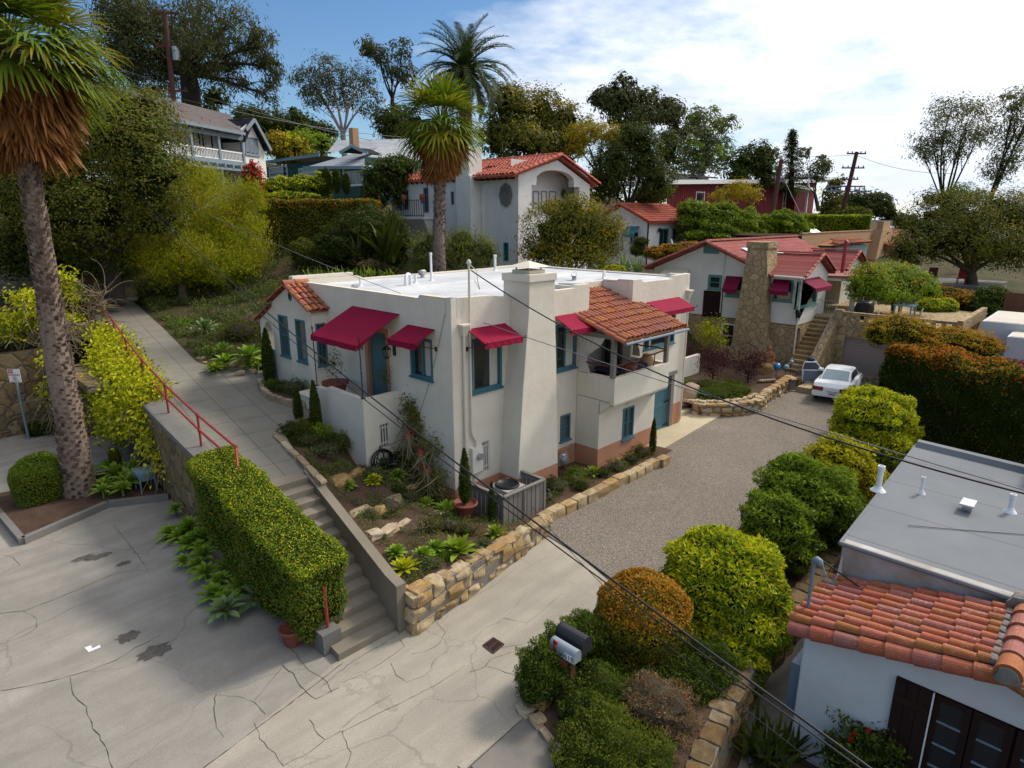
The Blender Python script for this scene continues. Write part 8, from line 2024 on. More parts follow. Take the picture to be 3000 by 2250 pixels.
def vine(name,label,pts,n,spread,L=.17,W=.085,leaf='lf_yellow',under=.35,group='golden vines on the retaining walls'):
 g=nrng();mb=MB();P=np.array([tuple(p)for p in pts]);k=g.integers(0,len(P),n)
 q=P[k]+g.normal(size=(n,3))*np.array(spread)*.5
 nr=np.tile([-.55,-.35,.75],(n,1))+g.normal(size=(n,3))*.35
 leaves(mb,q,nr,L,W,g,.2,.25,0)
 m2_=int(n*under);q=P[g.integers(0,len(P),m2_)]+g.normal(size=(m2_,3))*np.array(spread)*.45+np.array([.12,.12,-.12]);leaves(mb,q,np.tile([-.5,-.3,.5],(m2_,1))+g.normal(size=(m2_,3))*.4,L,W,g,.2,.3,1)
 for i in range(70):
  a=P[g.integers(0,len(P))];b=a+g.normal(size=3)*np.array(spread)*.8+np.array([0,0,-.4]);c_=b+g.normal(size=3)*.35+np.array([0,0,-.35]);mb.tube(bez(a,b,c_,6),[.02,.018,.015,.012,.01,.008],4,2,cap=False)
 return mb.solo(name,[M[leaf],M['lf_mid'],M['lf_twig']],label,'vine',tuple(P.mean(0)),group)
VP_=[]
for b in np.arange(10.0,19.5,.5):
 for k in range(3):VP_.append((pl(b)-.25+.22*k,b,zpath(b)+.25-.12*k))
for b in np.arange(10.5,16.6,.5):
 for k in range(1,6):
  if k<2+3.2*sin((b-9.5)/7.5*pi):VP_.append((pl(b)-.5-.05*k,b,zpath(b)+.1-.36*k))
vine('golden_vine','thick golden leaved vine spilling over the corner of the path wall',VP_,19000,(.6,.6,.55),.17,.09,under=.4)
vine('golden_vine','trailing end of the golden vine hanging down the rubble wall',[(-5.5,10-.35*i,2.2-.3*i)for i in range(6)]+[(-5.45,9.6,2.0),(-5.5,10.4,1.6)],800,(.4,.5,.5))
vine('golden_vine','patch of yellow vine at the left edge high on the boundary wall',[DP(x*K,y*K,25.5)for x,y in((10,690),(40,700),(60,680),(25,720),(75,660),(50,640))],1500,(.6,.6,.35))
vine('golden_vine','smaller yellow sprays climbing to the rail behind the palm trunk',[DP(x*K,y*K,27)for x,y in((140,620),(150,640),(155,690),(135,600),(100,640))],900,(.5,.5,.4))
vine('golden_vine','low tuft of yellow green vine beside the palm trunk base',[DP(x*K,y*K,24.5)for x,y in((105,780),(115,830),(120,860),(100,850))],480,(.4,.4,.4))
g_=nrng();mb=MB()
for i in range(150):
 a=np.array(tuple(DP(g_.uniform(0,170)*K,g_.uniform(690,760)*K,26.2)));b=a+np.array([g_.uniform(-.8,.8),g_.uniform(-.3,.1),g_.uniform(-.9,.3)]);c_=b+np.array([g_.uniform(-.5,.5),0,g_.uniform(-.8,0)]);mb.tube(bez(a,b,c_,8),np.linspace(.03,.008,8),4,cap=False)
for i in range(90):
 a=np.array(tuple(DP(g_.uniform(185,230)*K,g_.uniform(620,720)*K,28)));b=a+g_.normal(size=3)*.6;c_=b+g_.normal(size=3)*.4;mb.tube(bez(a,b,c_,6),np.linspace(.02,.006,6),4,cap=False)
mb.solo('bare_vine',M['lf_twig'],'grey leafless vine stems tangled over the boundary wall','vine',tuple(DP(80*K,730*K,26)))
# ================================================================= garden, street and small things
rd=random.Random(77)
def raw(mb,name,mat,parent,smooth=False,loc=(0,0,0)):
 o=mb.obj(name,mat,None,None,smooth);o.parent=parent;o.location=loc;return o
mb=MB();mb.prism([(-3.92,-6.5),(-2.6,-6.35),(-.6,-5.95),(.5,-5.75),(1.5,-6.15),(6,-6.4),(10.2,-6.7),(16.6,-5.6),(20,-5.2),(20,-8.3),(10,-8.75),(1,-8.9),(-1.2,-9.15),(-3.1,-9.55),(-4.1,-9.95),(-4.36,-8.1)],-1.3,ZS+.10)
structure('shrub_bed',mb,M['soil'])
mb=MB();stone_wall(mb,[(10.4,-8.74),(.9,-8.92),(-1.2,-9.18),(-3.1,-9.58),(-4.2,-10.0)],lambda t:-1.38,lambda t:ZS+.16,.36,rd,.42,.26)
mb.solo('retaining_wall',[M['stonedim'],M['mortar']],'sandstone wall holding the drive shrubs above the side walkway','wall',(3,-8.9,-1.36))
mb=MB();stone_wall(mb,[(-3.95,-6.52),(-4.08,-7.0),(-4.36,-8.1),(-4.45,-9.9)],lambda t:ZS,lambda t:ZS+.10+.03*sin(t*5),.26,rd,.34,.16)
mb.solo('bed_edging',[M['rock'],M['mortar']],'low broken stone edging between sidewalk and mailbox bed','edging',(-4.2,-7.6,ZS))
mb=MB();stone(mb,(-3.78,-6.78,ZS+.18),(.16,.03,0),(-.03,.14,0),(0,0,.13),rd,.2,.04,CT5);stone(mb,(-3.76,-6.76,ZS+.42),(.15,.02,0),(-.02,.13,0),(0,0,.11),rd,.2,.04,CT5)
mb.solo('stone_block',M['stone'],'short golden stone pillar at the tip of the mailbox bed','pillar',(-3.8,-6.8,ZS))
PW=[ZP(*h5(x,y),z)for x,y,z in((975,930,-.34),(1040,955,-.34),(1200,955,-.34),(1400,960,-.34),(1600,940,-.33),(1760,915,-.32),(1850,850,-.3),(1900,780,-.28),(2010,730,-.27),(2180,610,-.24))]+[ZP(*m3(490,1390),-.2)]
mb=MB();stone_wall(mb,[(p.x,p.y+.12)for p in PW],lambda t:-.42,lambda t:.18+.03*t,.34,rd,.40,.24)
mb.solo('planter_wall',[M['stone'],M['mortar']],'curved two course sandstone wall round the garden before the stone house','wall',PW[4])
mb=MB();mb.poly([(p.x,p.y+.1,.06)for p in PW]+[(23.3,-1.2,.25),(24.4,-.4,.32),(24.4,4,.40),(20,4.6,.5),(15,3.2,.3),(14.2,.5,.05)]);structure('drive_garden',mb,M['soil'])
mb=MB()
for i in range(34):
 t=i/33;k=t*6.2;a=PW[int(k)];b=PW[min(int(k)+1,6)];p=a.lerp(b,k-int(k));boulder(mb,(p.x+rd.uniform(-.1,.1),p.y+.45+rd.uniform(-.05,.2),.2),rd.uniform(.09,.16),rd.uniform(.07,.12),.08,rd,rd.uniform(0,3))
mb.solo('pebble_border',M['rock'],'band of loose reddish cobbles behind the curved planter wall','stones',PW[3],smooth=True)
q=ZP(*h5(900,760),.1);mb=MB();stone(mb,(q.x+.1,q.y+.2,.28),(.62,.1,.06),(-.1,.34,.05),(0,-.1,.50),rd,.75,.05,CT5);mb.solo('boulder',M['boulder'],'big leaning pinkish boulder beside the garage steps','rock',(q.x,q.y,0),smooth=True)
for i,(y0,z1)in enumerate(((.30,-.16),(.75,.05))):mb=MB();mb.box(13.2,14.75-i*.5,y0,1.6,ZS,z1);mb.solo('garden_step',M['pad'],('lower' if i==0 else 'upper')+' pale concrete step at the right end of the garage wall','step',(13.9,y0,ZS),'steps beside the garage')
mb=MB();mb.box(13.2,19.5,2.55,2.75,-.3,1.35);mb.solo('garden_wall',M['cream2'],'low white garden wall running on from the garage corner','wall',(16,2.6,0))
mb=MB();mb.prism([(22.6,-1.6),(23.5,-2.0),(23.7,-.5),(22.9,-.4)],-.3,.14);mb.box(21.6,22.9,-2.55,-1.9,-.3,-.02);mb.solo('stone_landing',M['stone'],'flat stone landing where the house steps meet the drive','landing',(22.8,-1.5,-.2))
def sb(name,label,x,y,z,r,h,leaf,n,L,W,cat='shrub',**k):return bush(name,label,cat,[(x,y,z+h*.5,r,r,h*.55),(x+r*.3,y-r*.2,z+h*.42,r*.7,r*.7,h*.45)],leaf,n,L,W,base=(x,y,z),**k)
for i,(x,y,lb)in enumerate([(18.6,1.3,'purple leaved smoke bush farther from the drive, by the white garden wall'),(19.9,.0,'purple leaved young tree in front of the stone chimney')]):
 tree('smoke_tree',lb,'tree',(x,y,.2),[(x,y,1.75,.75,.75,.75),(x+.3,y-.4,1.35,.5,.5,.5),(x-.3,y+.3,1.1,.45,.45,.45),(x-.1,y,.8,.5,.5,.4)],'lf_purple',1300,.11,.06,.045,.4,'barkdark','purple smoke trees',0,14,.3,6,.3)
sb('hanging_shrub','dark purple hedge glimpsed behind the low white garden wall',18.6,4.3,.2,1.6,2.1,'lf_purple',2600,.12,.05)
tree('citrus_tree','yellow green sapling beside the white basement window','tree',(22.4,3.4,.3),[(22.4,3.4,2.0,.75,.75,.95),(22.6,3.1,1.3,.5,.5,.6)],'lf_yellow',1600,.15,.07,.05,.3,'bark',None,0,14,.25,5,.4)
for i,(x,y,lf,lb,r,h)in enumerate([(14.9,1.6,'lf_mid','feathery green shrub against the white garden wall',.6,1.0),(15.4,1.0,'lf_olive','low olive shrub next to the leaning boulder',.5,.6),(16.5,.2,'lf_dark','low blue green ground cover at the front of the curved planter',1.0,.45),(17.6,-.3,'lf_mid','bright low ground cover at the bend of the planter wall',.9,.5),(17.4,.9,'lf_grey','grey lavender clump amid the planter',.7,.55),(16.0,1.9,'lf_mid','bushy green perennial behind the lavender',.7,.7),(18.3,.2,'lf_olive','straggly yellow green perennial near the young purple tree',.5,.5)]):
 sb('garden_plant',lb,x,y,.05,r,h,lf,1100,.10,.03,'plant',bump=.25,depth=.3,group='low plants in the drive garden',updn=.4)
st=thing('statue','rusty orange seated statue on a plinth against the stone house','statue',(22.9,.25,.3));x,y=22.9,.25
mb=MB();mb.lathe((x,y,.3),[(.36,0),(.36,.12),(.42,.16),(.42,.26),(.30,.3)],16);mb.obj('plinth',M['statue'],st)
mb=MB();mb.lathe((x,y,.6),[(.40,0),(.44,.08),(.36,.18),(.22,.24),(.22,.4),(.27,.58),(.24,.68),(.09,.74),(.08,.78),(.13,.84),(.14,.93),(.10,1.02),(.05,1.08),(.05,1.14),(0,1.2)],16)
for s_ in(-1,1):mb.tube([(x,y+s_*.26,1.22),(x-.08,y+s_*.34,1.0),(x-.25,y+s_*.22,.86),(x-.28,y+s_*.03,.84)],[.08,.07,.06,.05],8);mb.tube([(x,y+s_*.15,.68),(x-.2,y+s_*.42,.68),(x-.36,y+s_*.1,.68)],[.11,.10,.07],8)
mb.obj('figure',M['statue'],st,smooth=True)
for i,(cx_,cy_,zz,r,lb,mt)in enumerate([(21.9,-.65,.78,.20,'large bright blue glass ball on a thin stake','blueglass'),(22.35,-.95,.72,.15,'smaller teal glass ball on a stake','teallight'),(22.75,-1.05,.95,.12,'pale blue glass lamp on a stake nearest the stone steps','teallight')]):
 t=thing('garden_globe',lb,'ornament',(cx_,cy_,.1),'glass globes by the steps');m=MB();ell(m,(cx_,cy_,zz),(r,r,r),wob=0);m.obj('globe',M[mt],t,smooth=True);m=MB();m.tube([(cx_,cy_,.05),(cx_,cy_,zz-r*.9)],.015,5);m.obj('stake',M['black'],t)
for x,y,r in((20.9,-.9,.12),(20.6,-.7,.10)):pass
mb=MB()
for i in range(7):boulder(mb,(20.4+i*.13,-.4-i*.07,.22),.09,.07,.06,rd,i)
mb.solo('pebble_row',M['rock'],'short row of white pebbles on the mulch near the glass globes','stones',(20.8,-.6,.2),smooth=True)
mb=MB();boulder(mb,(22.2,.1,.42),.42,.34,.35,rd);mb.solo('garden_rock',M['stone'],'round sandstone boulder at the foot of the rusty statue','rock',(22.2,.1,.2),smooth=True)
hd=Vector((.988,.152,0));cz_=ZS+.13
car=thing('parked_car','white sedan parked nose in with its left front door open','car',(20.42,-3.88,cz_));car.rotation_euler=(0,0,atan2(hd.y,hd.x))
def loft(secs):
 """secs: list of (x, [(y, z), ...]) half sections from centre bottom round to centre top"""
 m=MB();P=[]
 for x,h in secs:P.append([(x,-y,z)for y,z in h]+[(x,y,z)for y,z in h[::-1]])
 m.grid(np.array(P));n=len(P[0])
 for p,fl in((P[0],1),(P[-1],0)):m.add(p,[list(range(n))[::-1 if fl else 1]])
 return m
def sec(w,zb,zs,zt,tum=.94):return[(w*.80,zb),(w*.97,zb+.06),(w,zs*.62),(w*.995,zs),(w*tum,zt-.03),(w*.72,zt),(0.001,zt+.02)]
B_=loft([(0.0,sec(.76,.36,.62,.74)),(.05,sec(.83,.26,.62,.80)),(.18,sec(.865,.22,.68,.93)),(.55,sec(.88,.20,.72,.97)),(1.15,sec(.885,.20,.72,.955)),(2.3,sec(.89,.20,.72,.93)),(3.3,sec(.885,.20,.70,.92)),(3.9,sec(.87,.20,.68,.86)),(4.4,sec(.82,.24,.6,.74)),(4.62,sec(.70,.32,.52,.62))])
body=raw(B_,'body',M['car'],car,'sharp')
def cab(x,w,zt):return[(w*1.14,.86),(w*1.12,.95),(w*1.06,zt*.45+.52),(w*1.0,zt-.05),(w*.86,zt),(.001,zt+.02)]
G_=loft([(.72,[(.70,.86),(.70,.93),(.69,.95),(.66,.965),(.5,.97),(.001,.975)]),(1.35,cab(1.35,.61,1.36)),(1.6,cab(1.6,.62,1.40)),(2.3,cab(2.3,.63,1.41)),(2.75,cab(2.75,.62,1.37)),(3.5,[(.74,.86),(.74,.90),(.73,.915),(.7,.925),(.5,.935),(.001,.94)])])
raw(G_,'cabin',M['car'],car,'sharp')
mb=MB();P=[[(x,y*(1.0-.22*(x-.78)),.975+(x-.72)/.63*.395+.022-.02*abs(y))for y in np.linspace(-.60,.60,9)]for x in np.linspace(.78,1.36,6)];mb.grid(np.array(P));raw(mb,'rear_window',M['carglass'],car,True)
mb=MB();mb.grid(np.array([[(2.80,y*.86,1.375)for y in np.linspace(-.6,.6,5)],[(3.45,y,.97)for y in np.linspace(-.66,.66,5)]]));raw(mb,'windscreen',M['glass'],car)
for s_ in(-1,1):
 for x0,x1,x2,x3 in((.98,1.95,1.92,1.42),(2.02,3.12,2.68,2.00)):
  if s_==1 and x0>2:continue
  mb=MB();V=[(x0,s_*.715,.955),(x1,s_*.72,.955),(x2,s_*.636,1.33),(x3,s_*.632,1.33)];mb.add(V,[[0,1,2,3]if s_<0 else[3,2,1,0]]);raw(mb,'side_window',M['glass'],car)
 mb=MB();mb.hexa([(-.035,s_*.36,.58),(.0,s_*.845,.58),(.22,s_*.895,.58),(.15,s_*.36,.58),(-.02,s_*.36,.77),(.01,s_*.845,.77),(.22,s_*.885,.77),(.15,s_*.36,.77)]);raw(mb,'tail_light',M['taillight'],car)
 for x in(.95,3.62):
  w=MB();w.tube([(x,s_*.70,.31),(x,s_*.885,.31)],.31,18);wh=raw(w,'wheel',M['rubber'],car);w=MB();w.tube([(x,s_*.84,.31),(x,s_*.893,.31)],.19,12);raw(w,'rim',M['metal'],wh)
mb=MB();mb.box(-.03,.12,-.84,.84,.36,.52);mb.box(-.01,.1,-.80,.80,.30,.36);raw(mb,'rear_bumper',M['car'],car)
mb=MB();mb.box(-.05,.02,-.32,.20,.56,.60);raw(mb,'boot_trim',M['metal'],car)
mb=MB();mb.box(-.036,-.028,-.24,.12,.38,.53);raw(mb,'licence_plate',M['signwhite'],car)
mb=MB();mb.box(-.038,-.034,-.2,.08,.42,.49);raw(mb,'plate_number',M['bluegrey'],car)
mb=MB();mb.tube([(.55,-.82,.96),(.9,-.74,1.0)],.012,4);raw(mb,'trim',M['car'],car)
dr=MB();V=[(3.05,.88,.28),(3.02,.89,.92),(2.9,.86,.95)]
a=radians(62);hx_,hy_=3.08,.885
def dd(l,z,o=0):return(hx_-l*cos(a)+o*sin(a),hy_+l*sin(a)+o*cos(a),z)
for(p,q)in(((0,.28),(1.05,.92)),):
 dr.hexa([dd(0,.26),dd(1.02,.26),dd(1.02,.26,.08),dd(0,.26,.08),dd(0,.92),dd(1.08,.92),dd(1.08,.92,.07),dd(0,.92,.07)])
dr.tube([dd(.05,.92,.03),dd(.42,1.34,.0),dd(1.02,1.34,-.02),dd(1.08,.92,.03)],.03,6)
do=raw(dr,'open_door',M['car'],car);g=MB();g.add([dd(.07,.93,.02),dd(.43,1.32,.0),dd(1.0,1.32,-.01),dd(1.05,.93,.02)],[[0,1,2,3]]);raw(g,'pane',M['glassblue'],do)
g=MB();g.hexa([dd(.06,.30,-.02),dd(.98,.30,-.02),dd(.98,.30,0),dd(.06,.30,0),dd(.06,.88,-.02),dd(1.0,.88,-.02),dd(1.0,.88,0),dd(.06,.88,0)]);raw(g,'door_card',M['bluegrey'],do)
g=MB();boulder(g,(2.95,1.0,.98),.1,.13,.08,rd);raw(g,'wing_mirror',M['car'],car)
BG='plants in the front garden bed'
cyp=[(-.30,-.78,.25,1.65,.17,'taller potted cypress at the house corner'),(.05,-1.5,.0,1.3,.12,'shorter slim cypress in front of the slatted fence box')]
for x,y,z,h,r,lb in cyp:cypress('cypress',lb,(x,y,z+(.3 if h>1.5 else 0)),h,r,'pencil cypresses',1600)
pot('plant_pot','wide terracotta pot holding the taller cypress by the house corner',(-.30,-.78,.22),.34,.36)
cypress('cypress','taller pencil cypress against the low white terrace wall',(-1.85,4.55,1.72),1.75,.18,'pencil cypresses',1800)
cypress('cypress','shorter pencil cypress left of the one at the terrace wall',(-1.95,5.5,1.95),1.15,.15,'pencil cypresses',1300)
cypress('cypress','tall dark cypress standing before the arched gate',(-.95,9.6,2.3),2.1,.22,'pencil cypresses',2200)
cypress('cypress','small cypress at the far end of the sandstone edging by the garage',(8.35,-1.55,ZS+.3),1.35,.13,'pencil cypresses',1200)
def at4(x,y,z):p=ZP(*h4(x,y),z);return p.x,p.y,bz(p.x,p.y)
def ats(x,y,z):p=ZP(*s1(x,y),z);return p.x,p.y,bz(p.x,p.y)
for x,y,lb in((545,330,'round yellow green succulent mound beside the stair wall'),(768,280,'round succulent mound with pale variegated leaves'),(945,765,'round green mound nearest the bottom of the stair wall'),(1155,775,'round green mound in the middle of the lower bed'),(1265,715,'round green mound left of the big lime agave'),(955,205,'darker round mound below the hose reel')):
 p=ats(x,y,.6);rosette('succulent_mound',lb,'plant',p,.33,64,.11,'lf_agave' if 'variegated' not in lb else 'lf_yellow','round succulents in the front bed',1,.06,1,88,-10,.1)
for x,y,L_,lb,lf in((1440,740,.55,'large lime green agave above the golden stone wall','lf_bright'),(1005,905,.40,'pointed yellow green agave at the corner of the golden wall','lf_yellow'),(1745,540,.34,'small lime agave before the slatted fence box','lf_bright'),(1340,330,.5,'grey green agave at the base of the house corner','lf_agave'),(840,155,.45,'spiky grey agave beside the hose reel','lf_agaveblue'),(1185,355,.28,'small lime agave left of the house corner','lf_bright')):
 p=ats(x,y,.5);rosette('agave',lb,'plant',p,L_*1.2,36,L_*.30,lf,'agaves in the front bed',1,.06,2,85,12,.2)
for x,y,r,h,lf,lb in((735,545,.30,.26,'lf_grey','grey green thyme mat beside the stair wall'),(830,475,.26,.25,'lf_grey','grey green low herb behind the thyme mat'),(1230,835,.24,.18,'lf_grey','fine grey mat near the edge of the golden wall'),(1100,820,.22,.22,'lf_grey','silver mat between two green mounds'),(1590,660,.16,.22,'lf_grey','grey tuft right of the large lime agave'),(1665,605,.22,.25,'lf_grey','grey green tuft near the fence box'),(1140,600,.34,.62,'lf_twig','bare twiggy shrub in the middle of the lower bed'),(1230,570,.3,.4,'lf_olive','olive bush right of the twiggy shrub'),(1360,500,.42,.45,'lf_dark','dark bush left of the potted cypress'),(1520,510,.36,.36,'lf_olive','green bush below the potted cypress'),(880,430,.5,.4,'lf_grey','smoky grey lavender behind the cream blocks'),(1060,330,.36,.32,'lf_dark','dark low shrub behind the rough pink block'),(700,190,.4,.3,'lf_dark','low grey shrub beside the golden slab'),(960,300,.2,.16,'lf_dark','tiny dark tuft by the drip line'),(1330,770,.2,.16,'lf_mid','small green seedling below the lime agave')):
 p=ats(x,y,.55);bush('garden_plant',lb,'plant',[(p[0],p[1],p[2]+h*.4,r,r,h*.6)],lf,900 if lf!='lf_twig' else 260,.07,.020,BG,'corebrown',depth=.3,bump=.25,shrink=.6 if lf!='lf_twig' else .1,base=p,updn=.5)
for x,y,z,r,h,lf,lb in((620,1010,1.2,.6,.3,'lf_grey','low smoky ground cover in the upper bed by the path'),(930,980,1.0,.5,.6,'lf_mid','leafy shrub against the corner of the terrace wall'),(480,780,1.75,.55,.35,'lf_dark','dark ground cover at the foot of the terrace cypresses'),(300,700,1.85,.4,.4,'lf_dark','dark bushy plant with mauve flowers beside the path'),(640,790,1.5,.34,.45,'lf_bright','bright green rounded shrub under the terrace wall'),(420,690,1.8,.45,.5,'lf_olive','olive bush between the two terrace cypresses'),(820,1000,1.0,.4,.4,'lf_dark','deep green shrub left of the leafy corner shrub'),(1500,1090,.6,.5,.45,'lf_dark','dark shrub below the climbing bougainvillea'),(1700,1130,.45,.6,.5,'lf_dark','spreading dark shrub at the foot of the left facade'),(1250,1260,.7,.35,.3,'lf_grey','grey tuft in front of the hose reel')):
 p=at4(x,y,z);bush('garden_plant',lb,'plant',[(p[0],p[1],p[2]+h*.4,r,r,h*.6)],lf,1500,.08,.026,BG,'corebrown',depth=.3,bump=.25,shrink=.6,base=p,updn=.4)
V_=[(-.12,1.9-.05*i,2.9-.12*i)for i in range(6)]+[(-.2,1.55,2.3),(-.25,1.2,1.9),(-.3,.9,1.7),(-.2,.6,1.9),(-.35,1.4,1.3),(-.4,1.0,1.0),(-.4,.6,.9),(-.35,.3,1.1),(-.5,.8,.6),(-.45,.2,.7),(-.3,1.9,1.6),(-.2,1.8,2.1)]
vine('bougainvillea','sparse bougainvillea climbing the left facade of the cream house',V_,1900,(.34,.34,.38),.08,.045,'lf_olive',.5,None)
vine('bougainvillea_bracts','few red flowers on the climbing bougainvillea',[(-.5,.95,1.75),(-.55,.65,1.25),(-.5,1.5,2.2)],90,(.16,.16,.14),.05,.045,'lf_bloom',.1,None)
hr_=thing('hose_reel','dark coiled garden hose on a reel against the terrace wall','hose reel',(-1.0,2.25,.78));m=MB()
for k in range(5):
 rr=.36-.028*(k%3);m.tube([(-1.0+rr*cos(t),2.18+.035*k,1.2+rr*sin(t))for t in np.linspace(0,2*pi,22)],.022,6)
m.obj('hose',M['cable'],hr_,smooth=True);m=MB()
for a in range(5):m.tube([(-1.0,2.22,1.2),(-1.0+.3*cos(a*1.2566),2.22,1.2+.3*sin(a*1.2566))],.014,5)
m.tube([(-1.3,2.3,.75),(-1.0,2.3,1.68),(-.7,2.3,.75)],.022,6);m.tube([(-1.28,2.25,.8),(-1.28,2.25,1.35)],.03,6);m.obj('stand',M['black'],hr_)
ac=thing('air_conditioner','round topped air conditioner inside the grey slatted box','air conditioner',(1.15,-1.0,-.2));m=MB();m.box(.78,1.55,-1.4,-.64,-.2,.72);m.obj('case',M['boxgrey'],ac)
m=MB();m.lathe((1.16,-1.02,.72),[(.37,0),(.36,.05),(.33,.07),(.32,.03),(0,.03)],24);m.obj('fan_guard',M['black'],ac,smooth=True)
fb=thing('slatted_box','weathered grey slatted timber screen round the air conditioner','fence',(1.2,-1.2,-.3))
FX0,FX1,FY0,FY1,FZ0,FZ1=.30,2.02,-1.72,-.28,-.28,.84
def panel(p,q,n):
 m=MB();p=Vector(p);q=Vector(q);d=(q-p);l=d.length;d.normalize();nn=Vector((-d.y,d.x,0))
 for i in range(n):c0=p+d*(l*(i+.07)/n);c1=p+d*(l*(i+.93)/n);m.bar(c0.lerp(c1,.5)+Vector((0,0,FZ0+.06)),c0.lerp(c1,.5)+Vector((0,0,FZ1-.04)),l/n*.84,.022,(nn.x,nn.y,0))
 for z in(FZ0+.1,FZ1-.1):m.bar(p+nn*.03+Vector((0,0,z)),q+nn*.03+Vector((0,0,z)),.03,.09)
 m.obj('slat_panel',M['greywood'],fb);m=MB();m.bar(p+Vector((0,0,FZ1)),q+Vector((0,0,FZ1)),.11,.04);m.obj('cap_rail',M['greywood'],fb)
panel((FX0,FY1,0),(FX0,FY0,0),8);panel((FX0,FY0,0),(FX1,FY0,0),9);panel((FX1,FY0,0),(FX1,FY1-.2,0),7)
for x,y in((FX0,FY0),(FX1,FY0),(FX0,FY1),(FX1,FY1-.2),((FX0+FX1)/2,FY0)):m=MB();m.box(x-.04,x+.04,y-.04,y+.04,FZ0-.1,FZ1-.02);m.obj('post',M['greywood'],fb)
gm=thing('gas_meter','grey gas meter with bent pipe on the wall beside the chimney','gas meter',(4.7,-.25,.1));m=MB();boulder(m,(4.75,-.22,.32),.17,.13,.2,rd);m.box(4.6,4.9,-.32,-.12,.3,.48);m.obj('case',M['metal'],gm);m=MB();m.tube([(4.9,-.22,.5),(4.9,-.22,.72),(5.25,-.18,.74),(5.28,-.18,.3)],.022,6);m.tube([(4.5,-.22,.1),(4.5,-.22,.5)],.03,6);m.obj('pipe',M['metal'],gm)
m=MB();m.tube([(4.25,-.45,-.1),(4.2,-.3,1.1)],.02,6);m.solo('garden_stake',M['postwood'],'thin red brown stake leaning by the gas meter','stake',(4.25,-.45,-.1))
SBP='plants in the narrow bed along the drive'
for x,y,r,h,lf,lb in((2.5,-1.35,.4,.35,'lf_grey','grey mat plant right of the slatted box'),(3.2,-1.25,.35,.5,'lf_grey','smoky lavender below the chimney'),(3.3,-.95,.35,.5,'lf_dark','dark bushy plant at the chimney base'),(4.1,-1.2,.35,.35,'lf_mid','green rounded plant before the gas meter'),(4.6,-.9,.35,.42,'lf_bright','bright green bush under the gas meter'),(5.3,-1.5,.3,.3,'lf_dark','low dark plant by the bay corner'),(6.2,-1.5,.35,.35,'lf_grey','grey green tuft along the peach wall'),(7.0,-1.5,.35,.4,'lf_dark','dark tuft below the lower window'),(7.8,-1.4,.35,.5,'lf_olive','olive shrub near the garage end of the narrow bed'),(4.0,-1.6,.25,.25,'lf_dark','small dark plant with a white flower'),(2.6,-.9,.3,.5,'lf_olive','dry olive shrub against the chimney foot')):
 bush('garden_plant',lb,'plant',[(x,y,ZS+.26+h*.4,r,r,h*.6)],lf,1000,.07,.022,SBP,'corebrown',depth=.3,bump=.25,shrink=.6,base=(x,y,ZS+.26),updn=.5)
rosette('agave','lime green agave in the narrow bed beside the gas meter','plant',(5.1,-1.25,ZS+.28),.45,34,.10,'lf_bright',None,1,.06,4,85,12,.2)
m=MB();m.tube([(2.45,-1.5,-.15),(2.45,-1.5,.25)],.012,5);m.lathe((2.45,-1.5,.22),[(.05,0),(.07,.08),(.0,.14)],8);m.solo('path_light',M['black'],'small black garden spotlight in the narrow bed','lamp',(2.45,-1.5,-.15))
for x,y,r,h,lf,lb in((-1.1,8.2,.5,.35,'lf_dark','dark trailing plants in the bay planter'),(-1.0,7.4,.45,.6,'lf_grey','lavender with upright stems under the entrance window'),(-1.2,8.9,.4,.3,'lf_mid','low green plants at the left of the bay planter')):
 bush('garden_plant',lb,'plant',[(x,y,2.3+h*.4,r,r,h*.6)],lf,1300,.09,.025,'plants in the bay planter','corebrown',depth=.3,bump=.25,shrink=.6,base=(x,y,2.3),updn=.5)
rosette('bromeliad','yellow green bromeliad at the right end of the bay planter','plant',(-1.15,6.6,2.25),.45,26,.07,'lf_yellow',None,1,.05,6,80,25,.3)
PG='agaves beside the path'
for i,(cf,x,y,z,L_,hd_,lf,lb)in enumerate([(c4,1180,470,3.0,.62,4,'lf_agave','cluster of broad green agaves behind the short brick walk'),(c4,1340,520,2.95,.95,1,'lf_agaveblue','big grey blue agave on a stalk above the brick walk'),(c4,1400,640,2.75,.68,3,'lf_agave','cluster of pale green agaves just right of the path edge boulders'),(c4,1530,720,2.62,.95,2,'lf_agave','largest green agave next to the arched gate'),(c4,1400,745,2.58,.5,4,'lf_bright','low bright agave cluster at the bend of the path'),(c4,1665,720,2.6,.55,3,'lf_agave','agaves tucked against the arched gate wing'),(c4,1060,440,3.1,.5,3,'lf_bright','small agave cluster farthest up the path'),(c4,1440,310,3.4,.7,2,'lf_agave','agave pair in front of the pile of pale rocks'),(c4,1340,200,3.9,.6,4,'lf_agave','dark agaves beneath the pepper tree, right of the trunk'),(c4,900,230,3.9,.6,4,'lf_agave','dark agaves at the far head of the path'),(c4,1730,210,3.7,.6,2,'lf_bright','agave above the pale rocks behind the entrance bay'),(c4,1600,260,3.6,.55,3,'lf_agave','agaves beside the white hand rail')]):
 p=ZP(*cf(x,y),z);rosette('agave',lb,'plant',(p.x,p.y,z-.05),L_,26,L_*.27,lf,PG,hd_,.18 if L_<.9 else .35,i,80,5,.25)
